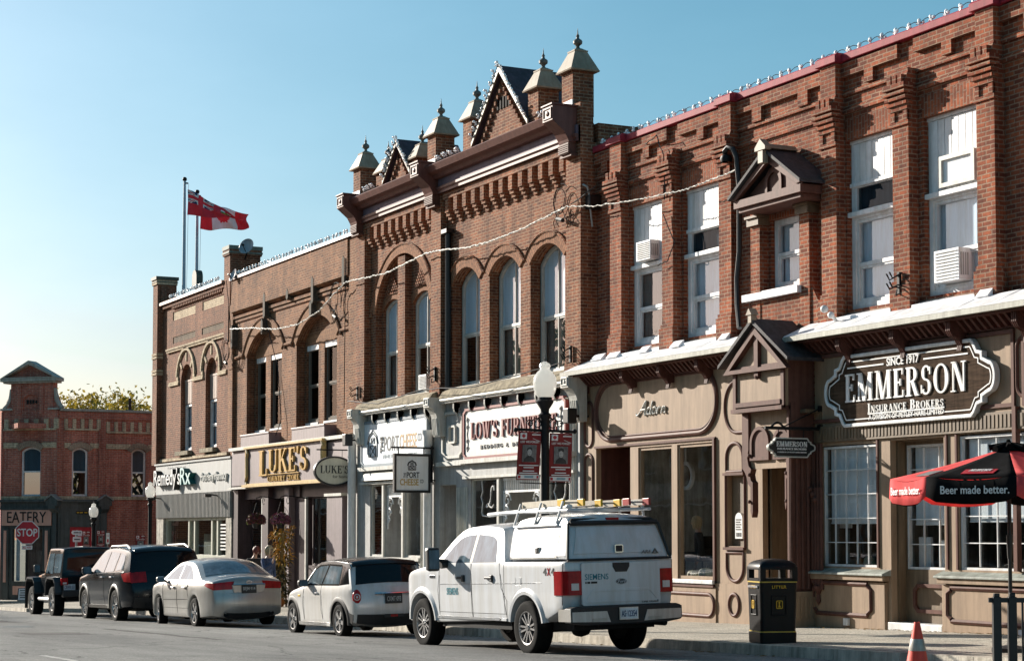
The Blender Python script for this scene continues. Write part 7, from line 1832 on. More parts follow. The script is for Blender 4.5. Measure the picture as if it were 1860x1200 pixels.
g = MB(); g.tube([(.2, .0, 1.84), (1.1, 0, 1.84)], .0105, 4); g.build('antenna', 'plastic', jp)
plate(jp, -.62, .58, .78, 'CBWR·551', w=.30, h=.15)
park(jp, -53.1, 13.2, WB); jp.scale = (1.05,) * 3
# ================================================================== SIGNS ON THE SHOPS
def fancy(cx, cz, w, h, k, n=10):
 """sign outline: stepped corners and bowed ends"""
 p = []
 def q(sx, sz, flip):
  a = [(cx + sx * (w - k * 1.55), cz + sz * h), (cx + sx * (w - k * 1.35), cz + sz * (h - k * .18)), (cx + sx * (w - k * 1.15), cz + sz * (h - k * .52)), (cx + sx * (w - k * .80), cz + sz * (h - k * .60)), (cx + sx * (w - k * .80), cz + sz * (h - k * .85)), (cx + sx * (w - k * .42), cz + sz * (h - k * 1.02))]
  return a[::-1] if flip else a
 hb_ = h - k * 1.02
 def end(sx): return [(cx + sx * (w - k * .42 + k * .42 * cos(t)), cz + hb_ * sin(t)) for t in [(-1.25 + 2.5 * i / n) for i in range(n + 1)]]
 p += q(1, -1, False) + end(1) + q(1, 1, True) + q(-1, 1, False) + [(v[0], 2 * cz - v[1]) for v in end(-1)] + q(-1, -1, True)
 return p
t = thing('shop_sign', 'large carved brown wood sign with white rim, bowed ends and white insurance lettering', 'sign', (-24.5, 19.3, 1.74))
o = fancy(-24.52, 2.35, 2.18, .61, .36)
m = MB(); m.frame(o, .06, 19.33, 19.435); m.build('rim', 'white', t, bev=.012)
m = MB(); m.prism(inset(o, .055), 19.36, 19.43); m.build('board', 'wood_dark', t)
m = MB(); m.frame(inset(o, .115), .018, 19.35, 19.359)
serif(m, 'EMMERSON', -26.12, -22.98, 2.16, 2.63, 19.335, 19.359)
sans(m, 'SINCE 1917', (-24.98, 19.359, 2.69), UX, UZ, .82, .13, .02, .012)
serif(m, 'Insurance Brokers', -25.50, -23.55, 1.955, 2.11, 19.342, 19.359, .76); sans(m, 'A DIVISION OF PETLEY-HARE LIMITED', (-25.48, 19.359, 1.835), UX, UZ, 1.92, .085, .015, .012)
for a, c, z in ((-26.05, -25.07, 2.735), (-24.05, -22.98, 2.735), (-25.50, -23.55, 1.938)): m.box(a, c, 19.347, 19.359, z - .012, z + .012)
m.build('lettering', 'reflwhite', t)
# hanging sign on an iron arm by the entry
t = thing('hanging_sign', 'small black hanging sign with scalloped white rim under an iron arm at the gabled entry', 'sign', (-26.95, 18.8, 1.27))
MH = Matrix(((0, -1, 0, -26.95), (1, 0, 0, 0), (0, 0, 1, 0), (0, 0, 0, 1)))       # local x -> +Y, local y -> -X (faces +X)
o = fancy(18.82, 1.425, .49, .17, .11)
m = MB(); m.frame(o, .022, -.03, .03); m.xf(MH); m.build('rim', 'cream', t); m = MB(); m.prism(inset(o, .02), -.02, .02); m.xf(MH); m.build('board', 'black', t)
m = MB(); serif(m, 'EMMERSON', 18.50, 19.14, 1.44, 1.53, -.035, -.021); sans(m, 'INSURANCE BROKERS', (18.52, -.021, 1.385), UX, UZ, .60, .035, .008, .015); sans(m, 'A DIVISION OF PETLEY-HARE LIMITED', (18.52, -.021, 1.335), UX, UZ, .60, .022, .008, .012); m.xf(MH); m.build('lettering', 'reflwhite', t)
m = MB(); m.tube([(-26.95, 18.28, 1.755), (-26.95, 19.44, 1.755)], .028, 8); m.box(-27.0, -26.9, 19.40, 19.45, 1.68, 1.83); m.tube([(-26.95, 18.62, 1.76), (-26.95, 19.42, 2.11)], .012, 6); m.box(-26.98, -26.92, 19.40, 19.45, 2.06, 2.16)
m.tube([(-26.95, 18.5, 1.86 - .04 * abs(i - 4) / 4 - .06 * (i in (0, 8))) if False else (-26.95, 18.42 + i * .03, 1.78 + .07 * sin(PI * i / 8)) for i in range(9)], .02, 6)
for y in (18.56, 19.08): m.tube([(-26.95, y, 1.75), (-26.95, y, 1.585)], .008, 5)
m.build('bracket', 'iron', t)
# raised script name
t = thing('shop_lettering', 'raised cream script lettering on the tan panel with rounded ends', 'sign', (-32.6, 19.4, 2.3))
def script(mb, strokes, ox, oz, sc, y, r, sh=.28, sz=None):
 for st in strokes:
  pts = []
  for i in range(len(st) - 1):
   p0, p1, p2, p3 = st[max(0, i - 1)], st[i], st[i + 1], st[min(len(st) - 1, i + 2)]
   for k in range(6):
    u = k / 6; f = lambda a, b, c, d: .5 * ((2 * b) + (-a + c) * u + (2 * a - 5 * b + 4 * c - d) * u * u + (-a + 3 * b - 3 * c + d) * u ** 3)
    pts.append((f(p0[0], p1[0], p2[0], p3[0]), f(p0[1], p1[1], p2[1], p3[1])))
  pts.append(st[-1]); L = len(pts)
  mb.tube([(ox + (p[0] + sh * p[1]) * sc, y, oz + p[1] * (sz or sc)) for p in pts], [r * (.55 + .7 * abs(sin(3.0 * i / L * PI))) for i in range(L)], 7)
EL = lambda cx, rx: [(cx + rx * sin(a), .25 + .24 * cos(a)) for a in [k * PI / 5 + .6 for k in range(11)]]
ADORN = [[(-.16, .16), (-.06, .0), (.1, .1), (.34, .62), (.52, 1.0), (.55, .5), (.60, .0), (.68, .04)], [(.14, .36), (.6, .40)], EL(.90, .15), [(1.07, 1.0), (1.05, .5), (1.06, .0), (1.13, .05)], EL(1.36, .14), [(1.62, .47), (1.62, .0)], [(1.62, .28), (1.72, .46), (1.84, .42)], [(1.98, .47), (1.98, .0)], [(1.98, .28), (2.08, .46), (2.20, .40), (2.20, .06), (2.32, .04)]]
m = MB(); script(m, ADORN, -33.18, 2.33, .47, 19.43, .019, .2, .27); m.build('lettering', 'cream', t, smooth=True)
# country store fascia
t = thing('shop_sign', 'plum store sign with gold frame and big gold block letters', 'sign', (-53.7, 19.2, 1.4))
m = MB(); m.box(-57.1, -50.42, 19.24, 19.335, 1.44, 2.56); m.build('board', 'mauve', t)
m = MB(); o = rect(-57.15, -50.36, 1.42, 2.60); m.frame(o, .05, 19.18, 19.30); m.box(-57.25, -50.3, 19.10, 19.24, 1.36, 1.44); m.box(-57.2, -50.3, 19.14, 19.24, 2.56, 2.62)
for x in (-57.05, -50.46): m.tube([(x, 19.2, 2.55), (x + .1, 19.2, 2.42), (x + .02, 19.2, 2.3), (x + .05, 19.2, 1.7), (x - .06, 19.2, 1.55), (x + .02, 19.2, 1.45)], .05, 7)
m.build('gold_frame', 'goldpaint', t)
m = MB(); serif(m, 'L', -55.85, -54.95, 1.68, 2.46, 19.17, 19.238); serif(m, "UKE'S", -54.95, -51.55, 1.76, 2.46, 19.17, 19.238, gap=.04); serif(m, 'COUNTRY STORE', -55.1, -52.3, 1.50, 1.66, 19.20, 19.238); m.box(-55.0, -52.3, 19.18, 19.24, 1.70, 1.725); m.build('lettering', 'gold', t)
# oval hanging sign
MO = Matrix(((0, -1, 0, -48.75), (1, 0, 0, 0), (0, 0, 1, 0), (0, 0, 0, 1)))
t = thing('hanging_sign', 'cream oval hanging sign with dark rim and thin dark lettering', 'sign', (-48.75, 18.9, 1.24))
m = MB(); m.frame(ell(18.92, 1.64, .60, .41, 44), .05, -.05, .05); m.xf(MO); m.build('rim', 'black', t)
m = MB(); m.prism(ell(18.92, 1.64, .56, .37, 44), -.035, .035); m.xf(MO); m.build('board', mat('sign_cream', (.55, .53, .43), .6, .05), t)
m = MB(); serif(m, "LUKE'S", 18.50, 19.34, 1.58, 1.79, -.045, -.036); sans(m, 'for home', (18.86, -.036, 1.45), UX, UZ, .46, .08, .006, 0); m.xf(MO); m.build('lettering', 'photodark', t)
m = MB(); m.tube([(-48.75, 18.4, 2.22), (-48.75, 19.45, 2.22)], .02, 6)
for y in (18.7, 19.15): m.tube([(-48.75, y, 2.22), (-48.75, y, 2.0)], .007, 5)
m.build('bracket', 'iron', t)
# cheese shop wall sign
def barn(mb, cx, z0, s, y0, y1, r):
 def ln(pts): mb.tube([(cx + p[0] * s, y0, z0 + p[1] * s) for p in pts], r, 5)
 ln([(-.5, 0), (-.5, .62), (-.38, .86), (0, 1.06), (.38, .86), (.5, .62), (.5, 0)]); ln([(-.62, .56), (-.46, .92), (0, 1.18), (.46, .92), (.62, .56)])
 ln([(-.32, 0), (-.32, .48), (.32, .48), (.32, 0), (-.32, 0), (.32, .48)]); ln([(-.32, .48), (.32, 0)]); ln([(-.17, .6), (-.17, .82), (.17, .82), (.17, .6), (-.17, .6), (.17, .82)]); ln([(-.5, 0), (.5, 0)])
t = thing('shop_sign', 'pale blue and white cheese shop sign board with a line-drawn barn', 'sign', (-45.5, 19.3, 1.7))
m = MB(); m.box(-47.62, -43.30, 19.27, 19.35, 1.72, 2.88); m.build('board', mat('pale_blue_board', (.66, .72, .78), .5, .05), t)
m = MB(); m.frame(notch(-47.66, -43.26, 1.70, 2.92, .12), .07, 19.25, 19.34); m.build('frame', mat('blue_grey_frame', (.20, .25, .30), .5, .1), t)
m = MB(); barn(m, -46.82, 1.97, .60, 19.262, 0, .011); sans(m, 'PORT', (-46.06, 19.27, 2.08), UX, UZ, .98, .39, .006, .005); sans(m, 'CO', (-43.86, 19.27, 2.26), UX, UZ, .24, .2, .006, .0)
k = MB(); sans(k, 'THE', (0, 0, 0), UX, UZ, .42, .16, .02, .01); k.xf(Matrix.Translation((-46.12, 19.27, 2.05)) @ Matrix.Rotation(-PI / 2, 4, 'Y')); m.add(k.v, k.f); m.build('dark_lettering', 'photodark', t)
m = MB(); sans(m, 'CHEESE', (-45.02, 19.27, 2.10), UX, UZ, 1.10, .38, .006, .005); m.build('orange_lettering', mat('ochre_letters', (.52, .30, .10), .5, .05), t)
m = MB(); sans(m, 'FINE FOODS & GIFTS', (-46.1, 19.27, 1.90), UX, UZ, 2.2, .09, .01, 0); m.build('small_lettering', mat('faint_letters', (.42, .46, .48), .6, 0), t)
# cheese shop hanging sign
MO = Matrix(((0, -1, 0, -42.95), (1, 0, 0, 0), (0, 0, 1, 0), (0, 0, 0, 1)))
t = thing('hanging_sign', 'square white hanging sign with black frame and small barn drawing', 'sign', (-42.95, 18.7, .94))
m = MB(); m.frame(rect(18.22, 19.20, .94, 1.90), .06, -.05, .05); m.xf(MO); m.build('rim', 'black', t); m = MB(); m.prism(rect(18.27, 19.15, .99, 1.85), -.03, .03); m.xf(MO); m.build('board', 'reflwhite', t)
m = MB(); barn(m, 18.70, 1.50, .20, -.036, 0, .010); sans(m, 'PORT', (18.56, -.031, 1.30), UX, UZ, .34, .15, .006, .02); sans(m, 'CO', (18.92, -.031, 1.18), UX, UZ, .09, .09, .006, .01); k = MB(); sans(k, 'THE', (0, 0, 0), UX, UZ, .12, .06, .006, .01); k.xf(Matrix.Translation((18.54, -.031, 1.31)) @ Matrix.Rotation(-PI / 2, 4, 'Y')); m.add(k.v, k.f); m.xf(MO); m.build('dark_lettering', 'photodark', t)
m = MB(); sans(m, 'CHEESE', (18.38, -.031, 1.12), UX, UZ, .50, .16, .006, .02); m.xf(MO); m.build('ochre_lettering', mat('ochre_sign_letters', (.50, .33, .09), .5, .05), t)
m = MB(); m.tube([(-42.95, 18.15, 2.05), (-42.95, 19.3, 2.05)], .025, 6); m.tube([(-42.95, 19.25, 2.1), (-42.95, 19.25, 1.2)], .03, 6); m.tube([(-42.95, 19.2, 1.25), (-42.95, 19.34, 1.25)], .02, 6)
for y in (18.35, 19.03): m.tube([(-42.95, y, 2.05), (-42.95, y, 1.9)], .016, 6)
m.build('bracket', 'iron', t)
# furniture shop sign
t = thing('shop_sign', 'long white furniture shop sign with oxblood frame and oxblood serif letters', 'sign', (-38.5, 19.3, 1.7))
m = MB(); m.box(-41.08, -38.55, 19.27, 19.35, 1.74, 2.87); m.box(-38.545, -35.98, 19.27, 19.35, 1.74, 2.87); m.build('board', mat('sign_ivory', (.66, .66, .63), .5, .05), t)
m = MB(); m.frame(notch(-41.13, -35.93, 1.70, 2.91, .10), .06, 19.24, 19.33); serif(m, "LOW'S FURNITURE", -40.70, -36.32, 2.17, 2.56, 19.235, 19.27, gap=.03); m.build('lettering', 'lowred', t)
m = MB(); serif(m, 'BEDDING & DECOR', -40.2, -37.6, 1.92, 2.01, 19.255, 19.27, gap=.25)
for s_, x in ((1, -40.92), (-1, -36.14)):
 for cz in (2.62, 2.45, 2.12, 1.95):
  m.tube([(x + s_ * (.02 + .07 * cos(u * .55) * (1 - u * .06)), 19.262, cz + .07 * sin(u * .55) * (1 - u * .06)) for u in range(14)], .010, 5)
 m.tube([(x, 19.262, 1.88), (x + s_ * .05, 19.262, 2.1), (x, 19.262, 2.29), (x + s_ * .05, 19.262, 2.48), (x, 19.262, 2.7)], .009, 5)
m.build('scrollwork', mat('grey_sign_ink', (.12, .11, .11), .6, 0), t)
LST = [[(.44, .78), (.38, .97), (.22, .95), (.17, .7), (.2, .4), (.12, .12), (-.04, .02), (-.08, .13), (.06, .18), (.25, .04), (.42, .0), (.54, .14)]]
for x, z in ((-39.99, .80), (-36.30, .86)):
 t = thing('window_decal', ('white framed letter painted on the left furniture shop window', 'white framed letter on the window just right of the furniture shop entrance')[x > -38], 'window lettering', (x, 19.42, z - .3), group='painted window letters')
 m = MB(); script(m, LST, x - .14, z - .25, .60, 19.415, .015, .2, .50); m.build('lettering', 'reflwhite', t, smooth=True)
 m = MB(); m.tube(path3([(x + p[0] * .44, z + p[1] * .44) for p in [(-1, -.8), (-.9, -1), (0, -1.06), (.9, -1), (1, -.8), (.9, -.3), (1.1, 0), (.9, .3), (1, .8), (.9, 1), (0, 1.06), (-.9, 1), (-1, .8), (-.9, .3), (-1.1, 0), (-.9, -.3)]], 19.415), .014, 5, closed=True); m.build('border', 'reflwhite', t)
# pharmacy letters
t = thing('shop_lettering', 'raised dark and white pharmacy name letters on the grey sign band', 'sign', (-65, 19.3, 1.5))
m = MB(); sans(m, "Remedy's", (-67.28, 19.345, 1.44), UX, UZ, 3.25, .76, .20, .01); m.build('dark_letters', 'black', t)
m = MB(); sans(m, "Remedy's", (-67.28, 19.143, 1.44), UX, UZ, 3.24, .755, .012, .008); sans(m, 'Your Family Pharmacy', (-66.3, 19.345, 2.20), UX, UZ, 2.2, .07, .01, .01); m.build('white_faces', 'reflwhite', t)
m = MB(); sans(m, 'Rx', (-64.0, 19.345, 1.60), UX, UZ, 1.2, .58, .20, .01); m.build('teal_letters', 'teal', t)
m = MB(); sans(m, 'Rx', (-64.0, 19.143, 1.60), UX, UZ, 1.2, .58, .012, .006); m.build('pale_teal_faces', mat('pale_teal_face', (.45, .62, .60), .5, 0), t)
t = thing('shop_lettering', 'raised pale grey town pharmacy letters at the right of the grey sign band', 'sign', (-60.6, 19.3, 1.65)); m = MB(); sans(m, 'Port Perry Pharmacy', (-62.1, 19.345, 1.60), UX, UZ, 2.75, .36, .06, -.0); m.build('lettering', mat('pale_letters', (.58, .58, .55), .5, 0), t)
t = thing('notice_plaque', 'white arched plaque in the tall niche beside the entry', 'notice', (-29.6, 19.5, -.2)); m = MB(); m.prism(archp(-29.74, -29.50, -.14, .22, .12), 19.50, 19.545); m.build('panel', 'reflwhite', t)
m = MB()
for i in range(5): m.box(-29.71, -29.54 - .03 * (i % 2), 19.494, 19.499, .20 - i * .045, .222 - i * .045)
m.box(-29.70, -29.62, 19.494, 19.499, -.1, -.03); m.box(-29.60, -29.54, 19.494, 19.499, -.1, -.03); m.build('print', 'photodark', t)
# ================================================================== WALL FITTINGS
def lampbox(x, y, z, label, name='flood_lamp', mt='black'):
 t = thing(name, label, 'lamp', (x, y, z)); m = MB(); m.box(x - .12, x + .12, y - .2, y + .02, z - .16, z + .16); m.build('housing', mt, t, bev=.02); m = MB(); m.tube([(x, y, z), (x, 19.4, z)], .03, 6); m.build('arm', 'iron', t); return t
lampbox(-47.75, 19.0, 2.45, 'black box loudspeaker beside the leftmost white shop column', 'wall_speaker'); lampbox(-35.2, 19.05, 2.42, 'black box loudspeaker under the right bracket of the furniture shop', 'wall_speaker')
t = thing('flood_lamp', 'small white double flood lamp on the white flashing by the tall orange pier', 'lamp', (-26.55, 19.45, 3.6)); m = MB(); m.tube([(-26.55, 19.5, 3.6), (-26.55, 19.35, 3.72)], .03, 6); m.ball((-26.62, 19.3, 3.80), .07, 6); m.ball((-26.46, 19.32, 3.68), .06, 6); m.build('heads', 'white', t, smooth=True)
def sconce(x, z, y, label):
 t = thing('wall_bracket', label, 'bracket', (x, y, z), group='iron wall brackets'); m = MB()
 for k in (0, 1):
  pts = [(x, y, z + k * .22), (x - .02, y - .08, z + k * .16 + .02), (x - .04, y - .17, z + k * .15 - .03), (x - .06, y - .22, z + k * .16 + .07)]
  m.tube(pts, .014, 6); m.tube([(p[0] + .08, p[1], p[2] + .02) for p in pts], .014, 6)
 m.box(x - .03, x + .03, y - .03, y + .02, z - .1, z + .26); m.tube([(x, y - .02, z - .1), (x + .08, y - .14, z - .14), (x + .14, y - .16, z - .05)], .012, 5); m.build('scrolls', 'iron', t)
sconce(-43.05, 3.82, 19.38, 'black iron bracket on the middle pilaster above the cheese shop'); sconce(-35.9, 3.72, 19.36, 'black iron bracket low on the right pier of the ornate block'); sconce(-48.15, 3.68, 19.36, 'black iron bracket low on the left pier of the ornate block'); sconce(-24.9, 3.98, 19.56, 'rusty iron bracket on the middle orange pier above the big carved sign')
t = thing('conduit', 'black service conduit with swan neck running down the orange wall beside the dormer', 'conduit', (-29.6, 19.55, 3.7))
m = MB(); m.tube([(-29.98, 19.5, 7.03), (-29.95, 19.45, 7.14), (-29.85, 19.46, 7.2), (-29.74, 19.5, 7.16), (-29.68, 19.54, 7.0), (-29.62, 19.56, 6.4), (-29.60, 19.54, 5.2), (-29.66, 19.52, 4.7), (-29.62, 19.5, 4.2), (-29.40, 19.4, 3.74)], .05, 8); m.build('pipe', 'black', t, smooth=True)
m = MB(); m.lathe([(.05, 0), (.10, -.02), (.12, -.08), (.1, -.14)], (-29.97, 19.5, 7.08), 12); m.build('weatherhead', 'iron', t, smooth=True)
t = thing('junction_box', 'black junction box with pipe at the corner between the two brick blocks', 'box', (-35.42, 19.7, 6.9)); m = MB(); m.box(-35.50, -35.30, 19.5, 19.79, 6.88, 7.18); m.build('housing', 'black', t, bev=.02); m = MB(); m.tube([(-35.4, 19.55, 7.18), (-35.4, 19.5, 7.36), (-35.5, 19.45, 7.42)], .025, 6); m.tube([(-35.36, 19.55, 6.88), (-35.36, 19.6, 6.5)], .02, 6); m.build('pipe', 'alum', t)
def coil(cx, y, cz, r, seed, label):
 R = random.Random(seed); t = thing('cable_coil', label, 'cable', (cx, y, cz), group='loose cable coils'); m = MB()
 for k in range(3):
  a0 = R.uniform(0, 6); rr = r * R.uniform(.6, 1.1); m.tube([(cx + rr * cos(a0 + u * .42) * R.uniform(.9, 1.1), y - .03 * k, cz + rr * 1.1 * sin(a0 + u * .42)) for u in range(13)], .010, 4)
 for k in range(3): a = R.uniform(0, 6); m.tube([(cx, y, cz - .1), (cx + r * cos(a), y - .05, cz - r * 1.2), (cx + r * 1.4 * cos(a), y + .05, cz - r * 1.5)], .010, 4)
 m.tube([(cx - .2, y, cz - r), (cx + .15, y - .05, cz - r * 1.25)], .05, 6); m.build('cable', 'wire', t)
coil(-36.2, 19.3, 7.15, .35, 1, 'coil of black cable near the top right of the ornate block'); coil(-49.9, 19.4, 6.5, .42, 2, 'coil of black cable on the pale brown brick by the ornate block'); coil(-59.6, 19.35, 5.9, .36, 3, 'hanging tangle of black cable at the joint of the dark brick pharmacy block')
t = thing('festoon_cable', 'frosty white rope of lights swagged across the brick fronts above the windows', 'string lights', (-45, 19.2, 6.8))
rope = [(-58.95, 6.53), (-56.91, 6.37), (-54.58, 6.11), (-52.65, 6.06), (-50.84, 6.28), (-49.54, 6.68), (-48.79, 6.87), (-47.9, 6.84), (-45.96, 6.76), (-44.69, 6.85), (-43.29, 6.95), (-42.46, 6.91), (-40.87, 6.76), (-39.37, 6.75), (-37.95, 6.81), (-36.62, 6.92), (-35.85, 6.99), (-34.63, 6.81), (-33.03, 6.67), (-30.92, 6.57), (-29.2, 6.65)]
pp = []
for a, c in zip(rope[:-1], rope[1:]):
 n = max(2, int((c[0] - a[0]) / .07))
 for i in range(n): f = i / n; pp.append((a[0] + (c[0] - a[0]) * f, 19.25 + random.uniform(-.012, .012), a[1] + (c[1] - a[1]) * f + random.uniform(-.016, .016)))
m = MB(); m.tube(pp, [(.019 if p[0] < -36 else .013) * random.uniform(.7, 1.25) for p in pp], 6); m.build('rope', 'rope', t)
for i, pts in enumerate(([(-56.1, 19.5, 7.9), (-56.2, 19.5, 6.6), (-55.2, 19.56, 5.0), (-54.7, 19.5, 3.4), (-54.9, 19.4, 2.9)], [(-49.2, 19.4, 7.6), (-49.25, 19.4, 3.4)], [(-59.55, 19.3, 8.2), (-59.5, 19.42, 7.0), (-59.3, 19.4, 6.1)], [(-48, 19.0, 3.5), (-45.5, 18.85, 3.3), (-42.9, 19.0, 3.5), (-39.5, 18.8, 3.32), (-35.9, 19.1, 3.6)], [(-35.7, 19.25, 7.0), (-35.2, 19.6, 7.35)], [(-33.3, 19.7, 7.9), (-32.6, 19.55, 7.95), (-32.2, 19.5, 7.4), (-32.3, 19.55, 6.6)], [(-32.3, 19.52, 6.3), (-32.0, 19.6, 5.7), (-32.1, 19.5, 5.35), (-32.5, 19.5, 5.3)])):
 t = thing('loose_wire', ('thin dark wire straggling down between the two shallow brick arches', 'thin dark wire running straight down the pale brick next to the ornate block', 'thin wire looping down from the grey dish', 'dark wire sagging along the stone ledge above the cheese and furniture shops', 'short pale wire between cable coil and junction box', 'wire looped over the upper orange wall left of the dormer', 'thin wire hooked around the orange pier left of the dormer')[i], 'wire', pts[0])
 q = []
 for a, c in zip(pts[:-1], pts[1:]):
  for k in range(6): f = k / 6; q.append(tuple(a[j] + (c[j] - a[j]) * f + (random.uniform(-.015, .015) if j != 1 else 0) for j in range(3)))
 m = MB(); m.tube(q + [pts[-1]], .013, 4); m.build('wire', 'wire', t)
def dish(x, y, z, r, face, label):
 t = thing('satellite_dish', label, 'satellite dish', (x, y, z), group='satellite dishes'); m = MB(); n = 8
 m.lathe([(r * i / n, -.18 * r + .35 * r * (i / n) ** 2) for i in range(n + 1)] + [(r * 1.02, .19 * r), (r * .98, .21 * r)] + [(r * i / n, -.14 * r + .35 * r * (i / n) ** 2) for i in range(n - 1, -1, -1)], n=28, ax='x'); mt = Matrix.Translation((x, y, z)) @ Matrix.Rotation(face, 4, 'Z') @ Matrix.Rotation(-.35, 4, 'Y')
 m.xf(mt); m.build('reflector', 'dish', t, smooth=True); m = MB(); m.tube([(0, 0, -r * .7), (r * .9, 0, -r * .25)], .014, 6); m.box(r * .8, r * 1.0, -.04, .04, -r * .32, -r * .12); m.xf(mt); m.build('feed_arm', 'iron', t); return t
t = dish(-59.25, 19.9, 9.30, .27, -.9, 'grey satellite dish on an arm right of the tall brick chimney'); MB().tube([(-59.3, 19.95, 9.2), (-59.75, 20.0, 8.95)], .025, 6).build('mast_arm', 'iron', t)
dish(-58.9, 19.35, 8.28, .21, -1.5, 'smaller pale dish at the foot of the tall brick chimney')
# ================================================================== STREET LAMPS, BANNERS
def street_lamp(x, y, top, g, label, arms=False):
 z = walk_z(x, y); s = g / .215; t = thing('street_lamp', label, 'street lamp', (x, y, z), group='black street lamps with white globes')
 zn = top - .69 * s - .37 * s
 m = MB(); m.lathe([(.0, z), (.20 * s, z), (.20 * s, z + .12), (.15 * s, z + .2), (.13 * s, z + .55), (.10 * s, z + .62), (.082 * s, z + .7), (.078 * s, zn - .1), (.085 * s, zn), (.12 * s, zn + .06), (.075 * s, zn + .1), (.08 * s, zn + .16), (.15 * s, zn + .27 * s), (.16 * s, zn + .30 * s), (.13 * s, zn + .33 * s), (.13 * s, zn + .37 * s), (0, zn + .38 * s)], (x, y, 0), 20); m.build('post', 'iron', t, smooth=True)
 m = MB(); zb = top - .69 * s; m.lathe([(.12 * s, zb), (.16 * s, zb + .04 * s), (.20 * s, zb + .14 * s), (.215 * s, zb + .26 * s), (.20 * s, zb + .36 * s), (.14 * s, zb + .45 * s), (.095 * s, zb + .49 * s), (.085 * s, zb + .52 * s), (.105 * s, zb + .55 * s), (.09 * s, zb + .60 * s), (.03 * s, zb + .64 * s), (0, zb + .645 * s)], (x, y, 0), 24); m.build('globe', 'globe', t, smooth=True)
 m = MB(); m.lathe([(.03 * s, top - .06 * s), (.015 * s, top - .03 * s), (.02 * s, top), (.004, top + .06 * s)], (x, y, 0), 8); m.build('finial', 'finial', t); return t
m, t_, b_ = newmat('white_globe'); M['globe'] = m; b_.inputs['Base Color'].default_value = (.85, .85, .83, 1); b_.inputs['Roughness'].default_value = .18; b_.inputs['Transmission Weight'].default_value = .25; q_ = N(t_, 'BsdfTranslucent'); q_.inputs[0].default_value = (.95, .95, .92, 1); x_ = N(t_, 'MixShader'); x_.inputs[0].default_value = .55; t_.links.new(b_.outputs[0], x_.inputs[1]); t_.links.new(q_.outputs[0], x_.inputs[2]); t_.links.new(x_.outputs[0], t_.nodes['Material Output'].inputs[0])
t = street_lamp(-29.9, 15.6, 3.06, .215, 'large street lamp with two red memorial banners behind the white pickup')
m = MB(); m.tube([(-29.9, 15.02, 1.79), (-29.9, 16.2, 1.77)], .026, 8)
for y in (15.02, 16.2): m.ball((-29.9, y, 1.78), .045, 5)
for s_ in (-1, 1):
 for k, (rr, dy) in enumerate(((.11, .16), (.07, .30), (.06, .1))):
  m.tube([(-29.9, 15.6 + s_ * (dy + rr * cos(u * .6) * (1 - u * .05)), 1.90 + .06 * (k == 2) + rr * sin(u * .6) * (1 - u * .05)) for u in range(14)], .012, 5)
 m.tube([(-29.9, 15.6, .84), (-29.9, 15.6 + s_ * .5, .85)], .01, 5)
m.build('banner_arm', 'iron', t)
MBN = Matrix(((0, -1, 0, -29.9), (1, 0, 0, 0), (0, 0, 1, 0), (0, 0, 0, 1)))
def leafshape(cx, cz, s): return [(cx + p[0] * s, cz + p[1] * s) for p in [(0, -1), (.08, -.5), (.55, -.6), (.45, -.35), (1, .1), (.8, .2), (.85, .5), (.5, .42), (.35, .3), (.4, .8), (.2, .7), (0, 1.05), (-.2, .7), (-.4, .8), (-.35, .3), (-.5, .42), (-.85, .5), (-.8, .2), (-1, .1), (-.45, -.35), (-.55, -.6), (-.08, -.5)]]
